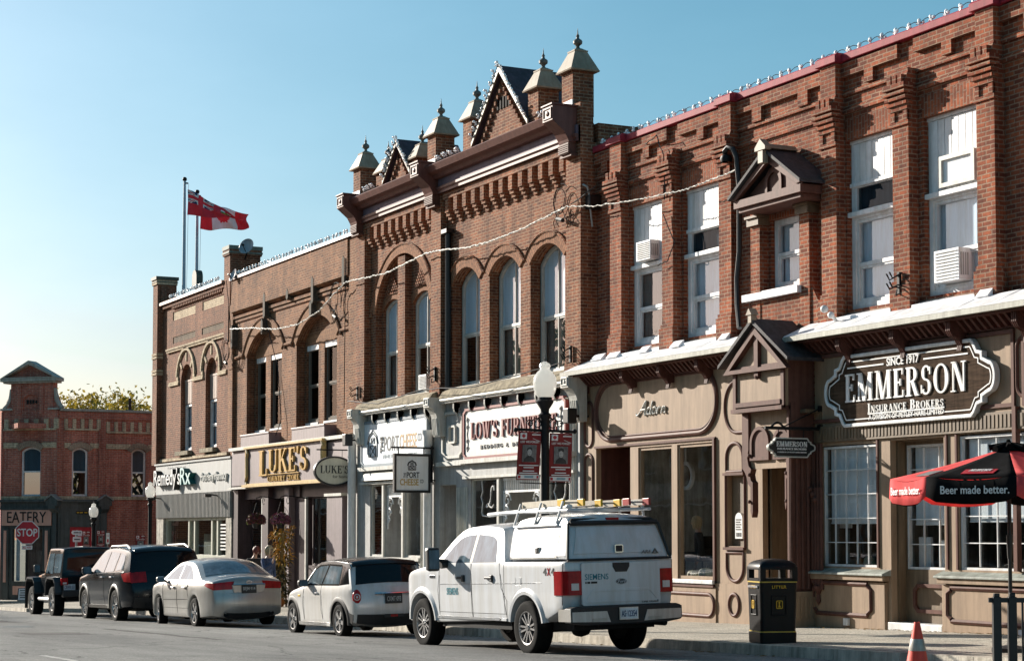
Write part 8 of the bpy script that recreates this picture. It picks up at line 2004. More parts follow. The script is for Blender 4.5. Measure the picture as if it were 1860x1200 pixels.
def banner(y0, y1, z0, z1, tilt, label, cap, mx=MBN, s=1.0):
 t = thing('street_banner', label, 'banner', tuple(mx @ Vector(((y0 + y1) / 2, 0, z0))), group='memorial banners on the lamp posts'); w, h = y1 - y0, z1 - z0
 sh = Matrix.Identity(4); sh[0][2] = tilt; pv = Matrix.Translation((0, 0, z1)) @ sh @ Matrix.Translation((0, 0, -z1))
 def fin(m): m.xf(pv); m.xf(mx); return m
 m = MB(); nx = 8
 vs = [];
 for d in (-.006, .006):
  for i in range(nx + 1):
   for k in range(2): vs.append((y0 + w * i / nx, d + .012 * sin(i * .8) * (1 - k), z0 + h * k))
 q = (nx + 1) * 2; fs = []
 for i in range(nx): fs += [(i * 2, i * 2 + 2, i * 2 + 3, i * 2 + 1), (q + i * 2 + 1, q + i * 2 + 3, q + i * 2 + 2, q + i * 2), (i * 2, q + i * 2, q + i * 2 + 2, i * 2 + 2)]
 m.add(vs, fs); fin(m).build('cloth', 'banner', t)
 m = MB(); y = -.018; m.box(y0 + .03 * s, y0 + .24 * w + .05 * s, y, y + .004, z1 - .155 * h, z1 - .03 * h); m.box(y0 + .01, y1 - .01, y, y + .004, z0 + .02 * h, z0 + .11 * h)
 sans(m, 'LEST WE FORGET', (y0 + .08 * w, y + .004, z1 - .235 * h), UX, UZ, w * .84, .045 * h, .004, .01)
 for k, (zz, ww) in enumerate(((.30, .86), (.255, .45), (.185, .5), (.14, .8))): m.box(y0 + w * (1 - ww) / 2, y1 - w * (1 - ww) / 2, y, y + .004, z0 + zz * h - .008 * s, z0 + zz * h + .010 * s)
 for a, b_ in (((.62, .97), (.86, .99)), ((.60, .86), (.97, .80))): m.prism([(y0 + w * a[0], z0 + h * a[1]), (y0 + w * a[0] + .02 * s, z0 + h * a[1]), (y0 + w * b_[0], z0 + h * b_[1]), (y0 + w * b_[0] - .02 * s, z0 + h * b_[1])], y - .001, y + .003)
 m.box(y0 + .58 * w, y1 - .02, y, y + .0025, z1 - .075 * h, z1 - .05 * h); fin(m).build('white_print', 'reflwhite', t)
 m = MB(); m.prism(leafshape(y0 + .03 * s + (.24 * w + .02 * s) / 2, z1 - .095 * h, .05 * h), y - .004, y - .0005); m.box(y0 + .05 * w, y0 + .16 * w, y - .003, y - .0005, z0 + .035 * h, z0 + .09 * h); m.box(y1 - .13 * w, y1 - .05 * w, y - .003, y - .0005, z0 + .035 * h, z0 + .09 * h); fin(m).build('emblems', 'red', t)
 m = MB(); m.box(y0 + .33 * w, y0 + .72 * w, y - .003, y - .0005, z0 + .045 * h, z0 + .085 * h); fin(m).build('sponsor_panel', mat('pale_teal', (.25, .42, .5), .6, .1), t)
 m = MB(); pz = z0 + .37 * h; ph = .355 * h; pc = (y0 + y1) / 2; m.box(pc - .31 * w, pc + .31 * w, y - .002, y + .003, pz, pz + ph); po = fin(m).build('portrait', 'photogrey', t)
 m = MB(); m.prism([(pc - .25 * w, pz + .005), (pc + .25 * w, pz + .005), (pc + .22 * w, pz + .2 * ph), (pc + .07 * w, pz + .36 * ph), (pc - .07 * w, pz + .36 * ph), (pc - .22 * w, pz + .2 * ph)], y - .005, y - .0025)
 m.prism([(pc - .13 * w, pz + .72 * ph), (pc + .13 * w, pz + .72 * ph), (pc + .12 * w, pz + .86 * ph), (pc, pz + .93 * ph), (pc - .12 * w, pz + .86 * ph)] if cap else ell(pc, pz + .74 * ph, .12 * w, .13 * ph, 14), y - .005, y - .0025); fin(m).build('uniform', 'photodark', po)
 m = MB(); m.prism(ell(pc, pz + .56 * ph, .095 * w, .19 * ph, 18), y - .008, y - .0055); fin(m).build('face', 'photolight', po)
 m = MB()
 for dx in (-.035, .035): m.box(pc + dx * w - .015 * w, pc + dx * w + .015 * w, y - .0095, y - .0082, pz + .58 * ph, pz + .61 * ph)
 m.box(pc - .03 * w, pc + .03 * w, y - .0095, y - .0082, pz + .44 * ph, pz + .46 * ph); m.prism([(pc - .02 * w, pz + .34 * ph), (pc + .02 * w, pz + .34 * ph), (pc, pz + .12 * ph)], y - .0095, y - .0082); fin(m).build('features', 'photodark', po)
banner(15.08, 15.53, .90, 1.755, .06, 'red memorial banner left of the big lamp post, bareheaded soldier portrait', False); banner(15.70, 16.15, .87, 1.74, .03, 'red memorial banner right of the big lamp post, portrait with peaked cap', True)
street_lamp(-55.9, 15.8, 1.50, .155, 'street lamp by the pharmacy corner, behind the large dark SUV'); street_lamp(-72.0, 18.15, 1.10, .18, 'furthest street lamp, in front of the red eatery door')
MB2 = Matrix(((0, -1, 0, -55.9), (1, 0, 0, 0), (0, 0, 1, 0), (0, 0, 0, 1)))
banner(15.36, 15.66, -.75, -.12, 0, 'small red memorial banner on the lamp by the pharmacy corner', True, MB2, .7)
MB3 = Matrix(((0, -1, 0, -72.0), (1, 0, 0, 0), (0, 0, 1, 0), (0, 0, 0, 1)))
banner(17.72, 18.02, -.8, .0, 0, 'tiny red banner left of the furthest lamp post', False, MB3, .7); banner(18.28, 18.58, -.75, .02, 0, 'tiny red banner right of the furthest lamp post', True, MB3, .7)
# ================================================================== ROAD SIGNS, A-BOARD, CONE, BIN
def facing(x, y): return math.atan2(-y, -x)          # turn a +X-facing thing towards the viewer's side of the street
t = thing('stop_sign', 'red octagonal stop sign with small all way plate on a dark post at the corner', 'road sign', (-60.5, 13.1, walk_z(-60.5)))
MT = Matrix.Translation((-60.5, 13.15, -.05)) @ Matrix.Rotation(rad(-14), 4, 'Z') @ Matrix(((0, -1, 0, 0), (1, 0, 0, 0), (0, 0, 1, 0), (0, 0, 0, 1)))
oc = lambda r: [(r * cos(PI / 8 + k * PI / 4), r * sin(PI / 8 + k * PI / 4)) for k in range(8)]
m = MB(); m.prism(oc(.395), -.004, .004); m.xf(MT); po = m.build('plate', 'reflwhite', t); m = MB(); m.prism(oc(.365), -.008, -.0045); m.xf(MT); m.build('red_face', 'red', po)
m = MB(); sans(m, 'STOP', (-.31, -.0085, -.12), UX, UZ, .62, .25, .004, .02); m.xf(MT); m.build('lettering', 'reflwhite', po)
m = MB(); m.box(-.16, .16, -.006, .0, -.53, -.405); m.xf(MT); po = m.build('lower_plate', 'reflwhite', t); m = MB(); sans(m, 'ALL WAY', (-.13, -.007, -.505), UX, UZ, .26, .075, .003, .015); m.xf(MT); m.build('lettering', 'red', po)
m = MB(); m.tube([(-60.58, 13.17, walk_z(-60.5) - .1), (-60.58, 13.17, .30)], .05, 8); m.build('post', 'iron', t)
t = thing('direction_sign', 'white arrow shaped direction signs on a thin post before the red door', 'road sign', (-73.0, 17.77, -2.75)); MT = Matrix.Translation((-73, 17.77, 0)) @ Matrix.Rotation(rad(-12), 4, 'Z') @ Matrix(((0, -1, 0, 0), (1, 0, 0, 0), (0, 0, 1, 0), (0, 0, 0, 1)))
m = MB(); m.prism([(-.22, -.06), (-.16, .02), (.16, .02), (.22, -.06), (.16, -.14), (-.16, -.14)], -.01, .01); m.prism(rrect(-.16, .16, -.42, -.22, .04), -.01, .01); m.xf(MT); m.build('plates', 'reflwhite', t); m = MB(); m.box(-.13, .06, -.013, -.0105, -.08, -.04); m.box(.09, .13, -.013, -.0105, -.09, -.03); m.box(-.11, .11, -.013, -.0105, -.34, -.30); sans(m, 'MUSEUM', (-.12, -.011, -.34), UX, UZ, .24, .05, .003) if False else None; m.xf(MT); m.build('lettering', 'photodark', t); m = MB(); m.tube([(-73.02, 17.77, -2.8), (-73.02, 17.77, .05)], .03, 6); m.build('post', 'alum', t)
t = thing('parking_sign', 'small narrow white parking sign on a thin post before the red brick side wall', 'road sign', (-70.5, 18.32, -2.7)); MT = Matrix.Translation((-70.5, 18.32, 0)) @ Matrix.Rotation(rad(-12), 4, 'Z') @ Matrix(((0, -1, 0, 0), (1, 0, 0, 0), (0, 0, 1, 0), (0, 0, 0, 1)))
m = MB(); m.box(-.06, .06, -.008, .008, -.48, -.07); m.xf(MT); m.build('plate', 'reflwhite', t); m = MB(); m.frame(ell(0, -.17, .04, .04, 16), .01, -.012, -.0085); m.box(-.03, .03, -.011, -.0085, -.42, -.3); m.xf(MT); m.build('symbols', 'red', t); m = MB(); m.tube([(-70.52, 18.32, -2.8), (-70.52, 18.32, -.1)], .022, 6); m.build('post', 'alum', t)
t = thing('sandwich_board', 'white folding sandwich board with dark frame on the pavement below the stop sign', 'sandwich board', (-75.2, 16.24, -2.72)); MT = Matrix.Translation((-75.2, 16.24, -2.72)) @ Matrix.Rotation(rad(-25), 4, 'Z') @ Matrix(((0, -1, 0, 0), (1, 0, 0, 0), (0, 0, 1, 0), (0, 0, 0, 1)))
m = MB(); m.frame(rect(-.22, .22, 0, .52), .03, -.0, .02); k0 = len(m.v); m.xf(Matrix.Translation((0, -.16, 0)) @ Matrix.Rotation(-.30, 4, 'X')); m.xf(MT); m.build('frame', 'iron', t); m = MB(); m.box(-.19, .19, .002, .018, .03, .49); m.xf(Matrix.Translation((0, -.16, 0)) @ Matrix.Rotation(-.30, 4, 'X')); m.xf(MT); m.build('front_panel', 'reflwhite', t); m = MB(); m.box(-.22, .22, .0, .02, .0, .52); m.xf(Matrix.Translation((0, .16, 0)) @ Matrix.Rotation(.30, 4, 'X')); m.xf(MT); m.build('back_panel', 'reflwhite', t)
m = MB()
for i in range(4): m.box(-.14 + .02 * (i % 2), .14 - .03 * (i % 3), -.004, .001, .40 - i * .09, .435 - i * .09)
m.xf(Matrix.Translation((0, -.16, 0)) @ Matrix.Rotation(-.30, 4, 'X')); m.xf(MT); m.build('writing', 'photodark', t)
cz = road_z(-16.05, 12.79)
t = thing('traffic_cone', 'bright orange traffic cone with pale reflective band on the road', 'traffic cone', (-16.05, 12.79, cz)); H = -.955 - cz
M['cone'] = mat('cone_orange', (.85, .07, .04), .6, .10, 14)
m = MB(); m.box(-16.05 - .18, -16.05 + .18, 12.79 - .18, 12.79 + .18, cz + .004, cz + .035); m.lathe([(.145, .035), (.030, H), (.02, H - .01), (.135, .036)], (-16.05, 12.79, cz), 28); m.build('cone', 'cone', t, smooth=True)
rr = lambda h: .145 - .115 * (h - .035) / (H - .035)
m = MB(); m.lathe([(rr(H - .30) + .002, H - .30), (rr(H - .30) + .0035, H - .295), (rr(H - .18) + .0035, H - .18), (rr(H - .18) + .001, H - .175)], (-16.05, 12.79, cz), 28); m.build('reflective_band', mat('reflective_silver', (.50, .47, .42), .45, .25, 12), t, smooth=True)
# litter bin
bx, by = -23.1, 15.78; bz = walk_z(bx, by); t = thing('litter_bin', 'black square litter bin with domed hood, open sides and thin yellow bands', 'litter bin', (bx, by, bz))
MBI = Matrix.Translation((bx, by, bz)) @ Matrix.Rotation(rad(-14), 4, 'Z')
def taper(z0, r0, z1, r1, k=.05, n=4):
 a = rrect(-r0, r0, -r0, r0, k, n=n); b_ = rrect(-r1, r1, -r1, r1, k, n=n); q = len(a); return [(p[0], p[1], z0) for p in a] + [(p[0], p[1], z1) for p in b_], [(i, (i + 1) % q, q + (i + 1) % q, q + i) for i in range(q)] + [tuple(range(q))[::-1], tuple(q + i for i in range(q))]
M['bin'] = mat('bin_black_plastic', (.006, .006, .007), .38, .15, 30, bump=.05, bscale=300, spec=.22)
m = MB(); m.add(*taper(.0, .275, .16, .28)); m.add(*taper(.16, .268, .88, .285));
for s_ in range(4):
 k0 = len(m.v); m.frame(rect(-.12, .12, .40, .70), .02, -.292, -.27); m.xf(Matrix.Rotation(s_ * PI / 2, 4, 'Z'), k0)
m.xf(MBI); m.build('body', 'bin', t, bev=.006)
m = MB(); m.add(*taper(.16, .272, .178, .273)); m.add(*taper(.875, .288, .893, .289)); m.xf(MBI); m.build('yellow_bands', mat('bin_gold', (.55, .40, .06), .5, .05), t)
m = MB()
for sx in (-1, 1):
 for sy in (-1, 1): m.box(sx * .285, sx * .20, sy * .285, sy * .20, .893, 1.10)
m.add(*taper(.893, .285, .935, .285));
R_ = 10; vs = []
prof_ = [(.29, 1.06), (.292, 1.10), (.27, 1.15), (.22, 1.185), (.13, 1.21), (.0, 1.22)]
for r_, z_ in prof_[:-1]: vs.append(([(p[0], p[1], z_) for p in rrect(-r_, r_, -r_, r_, min(.06, r_ * .5), n=4)]))
q = len(vs[0]); vv = [p for row in vs for p in row] + [(0, 0, 1.22)]; ff = [(k * q + i, k * q + (i + 1) % q, (k + 1) * q + (i + 1) % q, (k + 1) * q + i) for k in range(len(vs) - 1) for i in range(q)] + [((len(vs) - 1) * q + i, (len(vs) - 1) * q + (i + 1) % q, len(vv) - 1) for i in range(q)] + [tuple(range(q))[::-1]]
m.add(vv, ff); m.xf(MBI); m.build('hood', 'bin', t, smooth=True)
m = MB()
for s_ in (1, 3, 0):
 k0 = len(m.v); sans(m, 'LITTER', (-.11, -.291, .79), UX, UZ, .22, .045, .004, .012); m.frame(rrect(-.05, .05, .50, .62, .02), .012, -.298, -.292); m.prism([(-.02, .52), (.02, .52), (.005, .56), (.015, .60), (-.015, .60), (-.01, .56)], -.297, -.292); m.xf(Matrix.Rotation(s_ * PI / 2, 4, 'Z'), k0)
m.xf(MBI); m.build('yellow_marks', 'yellow', t)
m = MB(); m.box(-.2, .2, -.305, -.27, .80, .83); m.xf(MBI); m.build('ash_plate', 'steel', t)
# ================================================================== PATIO: parasol and fence at the right edge
ux, uy, uz = -18.64, 16.33, 1.12; gz = walk_z(ux, uy)
t = thing('patio_umbrella', 'eight sided patio umbrella with black and red panels and white beer lettering', 'umbrella', (ux, uy, gz))
M['umb_red'] = mat('red_canvas', (.88, .17, .17), .85, .08, 5, spec=.1); _t = M['umb_red'].node_tree; _x = N(_t, 'MixShader'); _x.inputs[0].default_value = .45; _l = N(_t, 'BsdfTranslucent'); _l.inputs[0].default_value = (.95, .2, .2, 1); _t.links.new(_t.nodes['Principled BSDF'].outputs[0], _x.inputs[1]); _t.links.new(_l.outputs[0], _x.inputs[2]); _t.links.new(_x.outputs[0], _t.nodes['Material Output'].inputs[0]); M['umb_black'] = mat('black_canvas', (.009, .009, .010), .95, .2, 5, spec=.05)
bk = math.atan2(-uy, -ux)     # bearing from the parasol to the viewer
va = [bk + rad(-41.5 + 45 * k) for k in range(8)]; Ru, ze, zv = 1.47, .66, .36
P8 = [Vector((ux + Ru * cos(a), uy + Ru * sin(a), ze)) for a in va]; AP = Vector((ux, uy, uz - .06))
for col, name in (('umb_black', 'black_panels'), ('umb_red', 'red_panels')):
 m = MB()
 for k in range(8):
  if (k % 2 == 0) != (col == 'umb_black'): continue
  A_, B_ = P8[k], P8[(k + 1) % 8]; n = 6; q = 8; vs = []
  for i in range(n + 1):
   for j in range(q + 1):
    f, g_ = i / n, j / q; e_ = A_.lerp(B_, g_); p = AP.lerp(e_, max(.03, f)); p.z -= .02 * sin(PI * f) + .04 * f * sin(PI * g_); vs.append(p)
  fs = [(i * (q + 1) + j, (i + 1) * (q + 1) + j, (i + 1) * (q + 1) + j + 1, i * (q + 1) + j + 1) for i in range(n) for j in range(q)]; m.add(vs, fs)
  vs = []
  for j in range(q + 1):
   e_ = A_.lerp(B_, j / q); o_ = Vector((e_.x - ux, e_.y - uy, 0)).normalized(); e_.z -= .05 * sin(PI * j / q); c_ = .05 if j in (0, q) else 0
   vs += [e_, e_ + Vector((0, 0, -.29 + c_)) + o_ * (.015 + .02 * sin(j * 2.0))]
  m.add(vs, [(2 * j, 2 * j + 1, 2 * j + 3, 2 * j + 2) for j in range(q)])
 o_ = m.build(name, col, t, smooth=True, recalc=False); md = o_.modifiers.new('cloth', 'SOLIDIFY'); md.thickness = .004
def onval(k, s0, s1, zoff, hh, txt, name, col, bold, slope=False, f0=.72, f1=.9):
 A_, B_ = P8[k], P8[(k + 1) % 8]; m = MB(); d = (B_ - A_); L = d.length; u = d / L; o_ = Vector(((A_ + B_).x / 2 - ux, (A_ + B_).y / 2 - uy, 0)).normalized()
 if not slope: sans(m, txt, A_ + u * (L * s0) + o_ * .035 + Vector((0, 0, zoff)), tuple(u), UZ, L * (s1 - s0), hh, .006, bold)
 else:
  mid = (A_ + B_) / 2; v = (AP - mid).normalized(); nn = u.cross(v); p0 = AP.lerp(mid, f1) - u * (L * f1 * (s1 - s0) / 2) + nn * (-.03)
  if txt is None: w_ = L * f1 * (s1 - s0); q0 = p0 - nn * .0; m.add([q0, q0 + u * w_, q0 + u * w_ + v * hh, q0 + v * hh, q0 + nn * .01, q0 + u * w_ + nn * .01, q0 + u * w_ + v * hh + nn * .01, q0 + v * hh + nn * .01], [(0, 1, 2, 3), (4, 5, 6, 7), (0, 1, 5, 4), (2, 3, 7, 6), (1, 2, 6, 5), (3, 0, 4, 7)])
  else: sans(m, txt, p0 + nn * .014, tuple(u), tuple(v), L * f1 * (s1 - s0), hh, .004, bold, .25)
 return m.build(name, col, t)
onval(0, .17, .93, -.215, .10, 'Beer made better.', 'valance_lettering', 'reflwhite', .012); onval(7, .10, .9, -.21, .10, 'Beer made better.', 'valance_lettering', 'reflwhite', .012)
onval(0, .30, .72, 0, .20, None, 'logo_panel', 'red', 0, True, .72, .86); onval(0, .36, .66, 0, .10, 'MUSKOKA', 'logo_lettering', 'reflwhite', .015, True, .72, .80)
onval(7, .30, .72, 0, .20, None, 'logo_panel', 'photogrey', 0, True, .72, .86)
m = MB(); m.tube([(ux, uy, gz), (ux, uy, uz - .1)], .025, 10); m.tube([(ux, uy, -.35), (ux, uy, -.05)], [.03, .045], 8); m.lathe([(0, 0), (.24, 0), (.24, .05), (.05, .09), (.04, .25), (0, .25)], (ux, uy, gz), 20)
for p in P8: m.tube([AP - Vector((0, 0, .03)), AP.lerp(p, .5) - Vector((0, 0, .06)), p - Vector((0, 0, .015))], .010, 5); m.tube([(ux, uy, .45), AP.lerp(p, .5) - Vector((0, 0, .14))], .008, 5)
m.build('pole_and_ribs', 'black', t, smooth=True)
m = MB(); m.lathe([(.20, uz - .12), (.10, uz - .045), (.04, uz - .01), (.0, uz + .0)], (ux, uy, 0), 16); m.ball((ux, uy, uz + .01), .03, 6)
for k in range(8): a = va[k]; m.tube([(ux, uy, uz - .02), (ux + .24 * cos(a), uy + .24 * sin(a), uz - .09 + .02 * (k % 2))], [.03, .045], 6)
m.build('top_cap', 'umb_black', t, smooth=True)
fx, fy = -15.65, 13.57; fz = road_z(fx, fy)
t = thing('patio_fence', 'black metal patio fence with double square post and upright bars below the umbrella', 'fence', (fx, fy, fz))
m = MB(); fd = Vector((.50, .87, 0));
def fbox(mb, s0, s1, w, z0, z1):
 a = Vector((fx, fy, 0)) + fd * s0; c = Vector((fx, fy, 0)) + fd * s1; n = Vector((-fd.y, fd.x, 0)) * w / 2
 mb.add([(p.x, p.y, z) for z in (z0, z1) for p in (a - n, c - n, c + n, a + n)], [(0, 3, 2, 1), (4, 5, 6, 7), (0, 1, 5, 4), (1, 2, 6, 5), (2, 3, 7, 6), (3, 0, 4, 7)])
for s0 in (-.08, .08): fbox(m, s0, s0 + .085, .085, fz - .1, -.69); fbox(m, s0 + .012, s0 + .072, .06, -.69, -.655)
fbox(m, .095, .155, .05, -.654, -.645)
m.build('post', 'black', t, bev=.005, each=True)
m = MB(); fbox(m, -.12, 1.9, .05, -.75, -.70); fbox(m, .166, 1.9, .035, fz + .1, fz + .14); m.build('rail', 'black', t, each=True)
for i in range(15): m = MB(); fbox(m, .22 + i * .11, .24 + i * .11, .02, fz + .141, -.751); m.build('bar', 'black', t)
# ================================================================== FLOWERS, AUTUMN DISPLAY
def basket(x, y, z, r, c1, c2, label):
 t = thing('hanging_basket', label, 'hanging basket', (x, y, z), group='hanging flower baskets'); R = random.Random(int(x * 10))
 m = MB(); m.lathe([(0, -.24), (.09, -.23), (.15, -.05), (.14, -.04), (0, -.06)], (x, y, z), 16); m.build('pot', 'black', t, smooth=True); m = MB()
 for i in range(1500):
  a, b_ = R.uniform(0, 6.28), math.acos(R.uniform(-.5, 1)); rr = r * R.uniform(.72, 1.1); p = Vector((x + rr * sin(b_) * cos(a), y + rr * sin(b_) * sin(a), z + rr * .78 * cos(b_))); s_ = R.uniform(.018, .034)
  u = Vector((R.uniform(-1, 1), R.uniform(-1, 1), R.uniform(-1, 1))).normalized(); v = u.cross(Vector((R.uniform(-1, 1), R.uniform(-1, 1), R.uniform(-1, 1)))).normalized(); m.add([p - u * s_, p + v * s_, p + u * s_, p - v * s_], [(0, 1, 2, 3)], 0 if R.random() < .62 else 1 if R.random() < .6 else 2)
 m.build('flowers', [c1, c2, 'leaf_green'], t, recalc=False); m = MB()
 for k in range(3): a = k * 2.1; m.tube([(x + .17 * cos(a), y + .17 * sin(a), z - .05), (x, y, z + .55)], .005, 4)
 m.tube([(x, y, z + .55), (x, y, z + .7)], .008, 4); m.tube([(x, y, z + .68), (x + .1, y + .1, z + .72), (x + .2, y + .3, z + .70), (x + .25, 19.6, z + .62)], .016, 6); m.tube([(x + .06 + .1 * cos(u * .5), y + .2, z + .58 + .1 * sin(u * .5)) for u in range(12)], .012, 5); m.build('bracket', 'iron', t)
M['mum_rust'] = mat('rust_flowers', (.20, .065, .045), .8, .4, 20); M['mum_pink'] = mat('mauve_flowers', (.34, .12, .17), .8, .3, 20); M['mum_plum'] = mat('plum_flowers', (.20, .055, .10), .8, .3, 20)
basket(-55.2, 18.9, .32, .27, 'mum_rust', 'mum_plum', 'rust red flower basket hanging by the left store window'); basket(-52.6, 18.75, .31, .28, 'mum_pink', 'mum_plum', 'mauve pink flower basket hanging before the pale post')
t = thing('corn_stalk_display', 'tall autumn bundle of dry corn stalks and golden leaves at the store post', 'autumn display', (-52.9, 18.9, walk_z(-52.9, 18.9))); R = random.Random(5); z0 = walk_z(-52.9, 18.9)
m = MB()
for i in range(14): a = R.uniform(0, 6.28); rr = R.uniform(.03, .16); m.tube([(-52.9 + rr * cos(a), 18.9 + rr * sin(a), z0), (-52.9 + rr * .6 * cos(a), 18.9 + rr * .6 * sin(a), z0 + 1.3), (-52.9 + rr * 2.2 * cos(a), 18.9 + rr * 2.2 * sin(a), z0 + R.uniform(2.0, 2.5))], .016, 5)
m.build('stalks', mat('dry_stalk', (.30, .20, .07), .8, .3, 12), t); m = MB()
for i in range(700):
 h = R.uniform(.1, 2.35); up = h > 1.25; rr = R.uniform(.04, .30 if up else .15); a = R.uniform(0, 6.28); p = Vector((-52.9 + rr * cos(a), 18.9 + rr * sin(a), z0 + h)); u = Vector((cos(a), sin(a), R.uniform(-1.2, .6))).normalized() * R.uniform(.10, .24); v = Vector((-sin(a), cos(a), R.uniform(-.4, .4))) * R.uniform(.02, .045); m.add([p, p + u * .5 + v, p + u + Vector((0, 0, -.04)), p + u * .5 - v], [(0, 1, 2, 3)], 0 if up and R.random() < .75 else 1 if R.random() < .7 else 2)
m.build('leaves', [mat('gold_corn_leaf', (.72, .40, .05), .7, .3, 6), mat('dark_corn_leaf', (.07, .065, .025), .8, .4, 6), mat('straw_leaf', (.48, .36, .16), .8, .3, 6)], t, recalc=False)
for x, y, r_, lb_, c_ in ((-52.3, 18.6, .17, 'orange pumpkin on the pavement at the foot of the corn stalks', (.45, .14, .02)), (-31.75, 19.85, .13, 'cream pumpkin on the floor of the tall shop window', (.55, .50, .36)), (-31.35, 19.9, .16, 'pale green white pumpkin beside the cream one in the tall shop window', (.50, .50, .40))):
 z_ = walk_z(x, y) if y < 19 else -.97; t = thing('pumpkin', lb_, 'pumpkin', (x, y, z_)); m = MB(); pr = [(r_ * (.2 + .8 * sin(PI * i / 8) ** .6) if 0 < i < 8 else .01, r_ * .8 * (1 - cos(PI * i / 8)) * .98) for i in range(9)]; m.lathe(pr, (x, y, z_), 32)
 m.v = [(x + (v[0] - x) * (1 + .07 * cos(8 * math.atan2(v[1] - y, v[0] - x))), y + (v[1] - y) * (1 + .07 * cos(8 * math.atan2(v[1] - y, v[0] - x))), v[2]) for v in m.v]; m.build('flesh', mat('pumpkin_skin', c_, .5, .15, 6), t, smooth=True); MB().tube([(x, y, z_ + r_ * 1.5), (x + .02, y, z_ + r_ * 1.5 + .07)], [.02, .014], 6).build('stalk', 'bark', t)
# ================================================================== FLAGS
def flagpole(x, y, z0, z1, label):
 t = thing('flagpole', label, 'flagpole', (x, y, z0), group='flagpoles on the pharmacy roof'); m = MB(); m.tube([(x, y, z0), (x, y, z1 - .12)], [.075, .05], 10); m.build('pole', mat('grey_blue_pole', (.38, .50, .60), .4, .1, 5), t, smooth=True); m = MB(); m.ball((x, y, z1 - .06), .085, 6); m.tube([(x, y, z1 - .2), (x + .1, y + .1, z1 - .22)], .03, 5); m.build('finial_ball', 'iron', t, smooth=True); MB().tube([(x + .1, y + .12, z1 - .25), (x + .08, y + .08, z0 + 1)], .006, 4).build('halyard', 'wire', t)
flagpole(-66.65, 20.0, 7.5, 12.83, 'taller left flagpole on the dark brick pharmacy roof'); flagpole(-68.02, 20.9, 7.5, 12.66, 'shorter right flagpole on the dark brick pharmacy roof')
def flag(x, y, zt, h, L, fn, label, name, ph, drop, shr=.52, side=1.0):
 """cloth grid; fn(u,v) -> material index, u along the fly, v down the hoist"""
 t = thing(name, label, 'flag', (x, y, zt - h), group='flags over the pharmacy roof'); nx, ny = 48, 28; m = MB(); d = Vector((.52, .85, 0)); pn = Vector((.85, -.52, 0)); vs = []
 for i in range(nx + 1):
  u = i / nx
  for j in range(ny + 1):
   v = j / ny; dz = -drop * (u ** 1.15) * (1 - .45 * v) ; hh = h * (1 - shr * u ** 1.3)
   w = .10 * sin(u * 9 + v * 2.2 + ph) * u ** .6 + .05 * sin(u * 17 - v * 4); vs.append(Vector((x, y, zt)) + d * (L * u * (1 - .04 * sin(v * 5))) + pn * w * side + Vector((0, 0, dz - hh * v + .03 * sin(u * 11 + ph))))
 fs = []; ms = []
 for i in range(nx):
  for j in range(ny): m.add([], [(i * (ny + 1) + j, (i + 1) * (ny + 1) + j, (i + 1) * (ny + 1) + j + 1, i * (ny + 1) + j + 1)], fn((i + .5) / nx, (j + .5) / ny))
 m.v = [tuple(p) for p in vs]
 o = m.build('cloth', ['flagred', 'flagwhite', 'navy', 'green', 'yellow'], t, smooth=True, recalc=False, ang=80); md = o.modifiers.new('cloth', 'SOLIDIFY'); md.thickness = .004
def ens(u, v):
 if u < .5 and v < .5:
  a, b_ = u / .5 - .5, v / .5 - .5
  if abs(a) < .07 or abs(b_) < .12: return 0
  if abs(a) < .12 or abs(b_) < .2: return 1
  d_ = min(abs(a - b_), abs(a + b_))
  return 0 if d_ < .035 else 1 if d_ < .12 else 2
 a, b_ = (u - .75) / .11, (v - .5) / .25
 if abs(a) < 1 and abs(b_) < 1 and a * a + max(0, b_) ** 2 < 1.1: return 1 if b_ < -.45 and abs(a) > .2 else 0 if b_ < -.45 else (4 if (abs(a + .0) < .55 and abs(b_ - .25) < .45) else 3)
 return 0
def maple(u, v):
 if u < .25 or u > .75: return 0
 px, pz = (u - .5) * 2 / .33, -(v - .5) / .36; pl = leafshape(0, 0, 1.0); c = False; j = len(pl) - 1
 for i in range(len(pl)):
  if (pl[i][1] > pz) != (pl[j][1] > pz) and px < (pl[j][0] - pl[i][0]) * (pz - pl[i][1]) / (pl[j][1] - pl[i][1]) + pl[i][0]: c = not c
  j = i
 return 0 if c else 1
flag(-66.5, 20.07, 12.36, .93, 2.0, ens, 'red ensign flag with union canton and green shield on the taller pole', 'flag', .4, 1.15); flag(-67.88, 20.98, 12.15, .98, 1.8, maple, 'red and white maple leaf flag partly behind the red ensign', 'flag', 2.0, .42, .25)
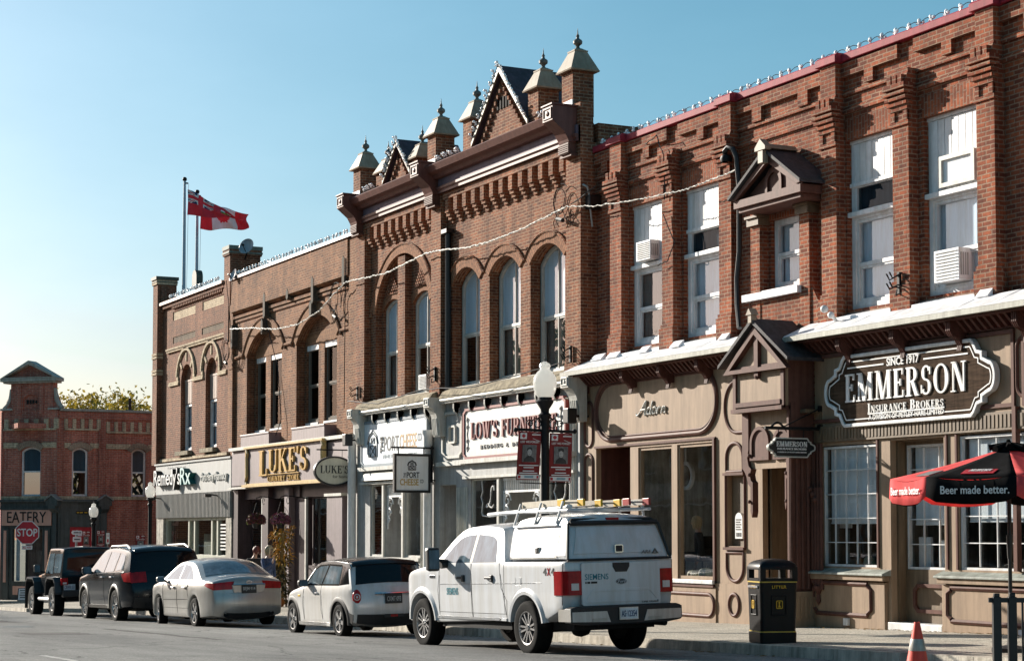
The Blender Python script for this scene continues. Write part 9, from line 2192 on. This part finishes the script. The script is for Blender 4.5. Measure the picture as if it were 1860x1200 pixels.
# ================================================================== PEOPLE
def skinmesh(name, parent, nodes, links, m, sub=2, root=0):
 """one continuous surface grown over a joint skeleton; nodes = [(x,y,z,radius)]"""
 bm = bmesh.new(); lay = bm.verts.layers.skin.verify(); vs = []
 for i, (x, y, z, r) in enumerate(nodes):
  v = bm.verts.new((x, y, z)); rr = r if isinstance(r, tuple) else (r, r); v[lay].radius = rr; v[lay].use_root = (i == root); vs.append(v)
 for a, b_ in links: bm.edges.new((vs[a], vs[b_]))
 me = bpy.data.meshes.new(name); bm.to_mesh(me); bm.free(); me.materials.append(M[m] if isinstance(m, str) else m)
 o = bpy.data.objects.new(name, me); COL.objects.link(o); o.parent = parent
 md = o.modifiers.new('skin', 'SKIN'); md.use_smooth_shade = True; md = o.modifiers.new('sub', 'SUBSURF'); md.levels = sub; md.render_levels = sub
 return o
def person(label, loc, rotz, top, hairc, hairlen, legs, lean=0.0, arms=None, glasses=False, seat=False, scale=1.0):
 t = thing('person', label, 'person'); arms = arms or {}
 # local frame: +y is forwards, z up from the ground
 hz = .95 if not seat else .52
 def L(z, y=0.0): k = max(0, z - hz); return (y + sin(lean) * k, hz + cos(lean) * k if z > hz else z)
 def Pn(x, z, y, r): yy, zz = L(z, y); return (x, yy, zz, r)
 th = hz + .0
 n = [Pn(0, hz, 0, (.15, .10)), Pn(0, hz + .20, 0, (.13, .09)), Pn(0, hz + .38, 0, (.155, .10)), Pn(0, hz + .50, -.01, (.10, .07)), Pn(0, hz + .58, 0, .05), Pn(0, hz + .66, .01, (.062, .07)), Pn(0, hz + .74, .02, (.072, .09)), Pn(0, hz + .81, .01, (.06, .07))]
 e = [(0, 1), (1, 2), (2, 3), (3, 4), (4, 5), (5, 6), (6, 7)]
 def chain(st, pts):
  k = st
  for p in pts: n.append(p); e.append((k, len(n) - 1)); k = len(n) - 1
  return k
 for s_ in (-1, 1):
  a = arms.get(s_, [(.20, hz + .46, 0), (.25, hz + .20, -.03), (.24, hz - .03, .05), (.235, hz - .11, .06)])
  k = chain(2, [Pn(s_ * p[0], p[1], p[2], r) for p, r in zip(a, (.055, .042, .030, (.022, .038)))])
  w_ = n[k];
  for f in range(5):
   dx = (f - 1.7) * .016 * s_; chain(k, [(w_[0] + dx, w_[1] + (.01 if f < 4 else .03), w_[2] - .05 if a[-1][1] < hz else w_[2] + .05, .009), (w_[0] + dx * 1.15, w_[1] + .02, w_[2] - (.085 - .01 * abs(f - 2)) if a[-1][1] < hz else w_[2] + .085, .007)])
  if not seat: chain(0, [(s_ * .09, 0, hz - .06, .085), (s_ * .10, .01, hz * .54, .062), (s_ * .10, -.02, .10, .040), (s_ * .10, .10, .035, .035)])
  else: chain(0, [(s_ * .09, .05, hz, .085), (s_ * .11, .42, hz + .02, .062), (s_ * .11, .40, .10, .04), (s_ * .11, .52, .04, .035)])
 b_ = skinmesh('body', t, n, e, 'skin')
 # face: nose, eyes, mouth, ears belong to the head's front
 hy, hzz = L(hz + .73, .02); f = MB()
 def hp(x, dy, dz): return (x, hy + dy * cos(lean) + dz * sin(lean), hzz + dz * cos(lean) - dy * sin(lean))
 f.ball(hp(0, .105, -.015), .016, 5, sz=1.5); f.ball(hp(.072, 0, 0), .02, 5, sx=.5, sz=1.5); f.ball(hp(-.072, 0, 0), .02, 5, sx=.5, sz=1.5)
 fo = f.build('nose_and_ears', 'skin', t, smooth=True); f = MB()
 for s_ in (-1, 1): f.ball(hp(s_ * .028, .088, .02), .010, 5)
 f.box(-.022, .022, hp(0, .088, -.05)[1], hp(0, .093, -.05)[1], hp(0, .09, -.055)[2], hp(0, .09, -.048)[2])
 if glasses:
  for s_ in (-1, 1): f.tube([hp(s_ * .03 + .022 * cos(u), .098, .018 + .02 * sin(u)) for u in [k * PI / 6 for k in range(12)]], .003, 4, closed=True); f.tube([hp(s_ * .052, .096, .02), hp(s_ * .07, .02, .02)], .003, 4)
  f.tube([hp(-.01, .1, .02), hp(.01, .1, .02)], .003, 4)
 f.build('eyes_and_mouth', 'photodark', t)
 # hair of many locks
 R = random.Random(int(abs(loc[0]) * 100)); h = MB()
 for i in range(170):
  a = R.uniform(.62, 2 * PI - .62) + PI / 2; b2 = R.uniform(.05, 1.35); r0 = .088
  p0 = hp(r0 * .9 * sin(b2) * cos(a), r0 * 1.12 * sin(b2) * sin(a) + .0, .055 + r0 * .9 * cos(b2)); ln = hairlen * R.uniform(.5, 1.0)
  ox, oy = cos(a), sin(a); pts = [p0, (p0[0] + ox * .03, p0[1] + oy * .03, p0[2] - .05), (p0[0] + ox * .035 + R.uniform(-.01, .01), p0[1] + oy * .02, p0[2] - .05 - ln * .5), (p0[0] + ox * .02 + R.uniform(-.02, .02), p0[1] + oy * .005, p0[2] - .05 - ln)]
  h.tube(pts, [.014, .016, .013, .004], 5)
 h.ball(hp(0, -.012, .035), .094, 8, sz=.98, sy=1.08); h.build('hair', hairc, t, smooth=True)
 # clothes follow the body: same joints, a little wider
 def wide(r, k): return (r[0] + k, r[1] + k) if isinstance(r, tuple) else r + k
 cn = [(*n[i][:3], wide(n[i][3], .026)) for i in range(4)]; cn[0] = (n[0][0], n[0][1], n[0][2] - .14, (.185, .135)); ce = [(0, 1), (1, 2), (2, 3)]; idx = {}
 base = 8
 for s_ in (0, 1):
  st = base + s_ * (4 + 10 + 4); k = 2
  for q in range(3): cn.append((*n[st + q][:3], wide(n[st + q][3], .016))); ce.append((k, len(cn) - 1)); k = len(cn) - 1
 skinmesh('jacket', t, cn, ce, top); ln_ = []; le = [(0, 1)]
 ln_ = [(n[0][0], n[0][1], n[0][2] + .16, (.15, .11)), (n[0][0], n[0][1], n[0][2] - .03, (.165, .12))]
 for s_ in (0, 1):
  st = base + s_ * 18 + 14; k = 1
  for q in range(3): ln_.append((*n[st + q][:3], wide(n[st + q][3], .014))); le.append((k, len(ln_) - 1)); k = len(ln_) - 1
  # shoes
 skinmesh('trousers', t, ln_, le, legs); sh = MB()
 for s_ in (-1, 1):
  x0, y0 = s_ * .10, .05 if not seat else .48; sh.ball((x0, y0, .045), .06, 6, sy=2.1, sz=.75)
 sh.build('shoes', 'black', t, smooth=True)
 t.location = loc; t.rotation_euler = (0, 0, rotz); t.scale = (scale,) * 3; return t
M['hair_red'] = mat('auburn_hair', (.22, .05, .03), .5, .35, 30); M['hair_blond'] = mat('blond_hair', (.60, .46, .28), .5, .25, 30); M['cloth_black'] = mat('black_cloth', (.016, .016, .018), .9, .2, 20); M['cloth_blue'] = mat('blue_print_cloth', (.07, .10, .20), .9, .7, 30); M['jeans'] = mat('dark_jeans', (.03, .04, .065), .9, .25, 20)
person('person with auburn hair in a black top leaning forward behind the silver saloon', (-50.6, 17.2, walk_z(-50.6, 17.2)), rad(-75), 'cloth_black', 'hair_red', .14, 'jeans', .30, scale=.99)
person('person with blond hair and glasses in a blue top raising a hand towards the mouth', (-48.7, 17.0, walk_z(-48.7, 17.0)), rad(-65), 'cloth_blue', 'hair_blond', .20, 'jeans', .05, {1: [(.20, 1.40, 0), (.24, 1.18, .12), (.10, 1.34, .28), (.06, 1.44, .27)]}, True, scale=.97)
person('person with long blond hair and dark jacket seated behind the tall shop window', (-32.15, 20.25, -.97), rad(150), 'cloth_black', 'hair_blond', .22, 'cloth_black', .08, seat=True, scale=.92)
t = thing('wooden_chair', 'dark chair under the seated person behind the tall shop window', 'chair', (-32.15, 20.25, -.97)); m = MB(); m.box(-32.37, -31.93, 20.0, 20.45, -.60, -.555); m.build('seat', 'wood_dark', t);
for a, c in ((-32.35, 20.02), (-31.95, 20.02), (-32.35, 20.43), (-31.95, 20.43)): MB().tube([(a, c, -.97), (a, c, -.60)], .02, 6).build('leg', 'wood_dark', t)
MB().box(-32.37, -31.93, 20.45, 20.49, -.55, -.1).build('backrest', 'wood_dark', t)
# chandelier of crystal strings with two lit lamps in the tall window
t = thing('chandelier', 'chandelier of thin crystal strings with two small lit lamps in the tall shop window', 'chandelier', (-31.0, 20.2, 1.6)); m = MB(); R = random.Random(9)
for i in range(22):
 x, y = -31.0 + R.uniform(-.5, .25), 20.2 + R.uniform(-.2, .3); m.tube([(x, y, 1.62), (x, y, R.uniform(.2, 1.1))], .006, 4)
m.lathe([(0, 1.66), (.4, 1.65), (.42, 1.6), (0, 1.6)], (-31.0, 20.2, 0), 18); m.build('crystal_strings', 'chrome', t)
for x in (-31.25, -30.95):
 m = MB(); m.ball((x, 20.1, .82), .045, 6); m.build('lit_bulb', emit('warm_lamp', (1.0, .62, .25), 6.0), t, smooth=True)
t = thing('wall_mirror', 'round white hanging mirror in the left pane of the tan shop front', 'mirror', (-33.0, 20.4, 1.4)); m = MB()
m.lathe([(0, 0), (.24, 0), (.27, .02), (.24, .05), (0, .05)], (-32.95, 20.4, 1.12), 28, 'y'); m.build('disc', 'chrome', t, smooth=True); m = MB(); m.lathe([(.22, -.01), (.29, -.01), (.29, .06), (.22, .06), (.22, -.01)], (-32.95, 20.4, 1.12), 28, 'y'); m.tube([(-32.95, 20.42, 1.38), (-32.95, 20.42, 1.9)], .02, 5); m.build('frame', 'white', t, smooth=True)
# ------------------------------------------------------------------ things made of one mesh need no empty above them
for o in [x for x in COL.objects if x.type == 'EMPTY' and x.parent is None and len(x.children) == 1 and not x.children[0].children]:
 c = o.children[0]; bpy.context.view_layer.update(); mw_ = c.matrix_world.copy(); nm = o.name
 for k in list(o.keys()): c[k] = o[k]
 c.parent = None; c.matrix_parent_inverse = Matrix.Identity(4); base = o.matrix_world.copy(); c.data.transform(base.inverted() @ mw_); c.matrix_world = base
 bpy.data.objects.remove(o); c.name = nm
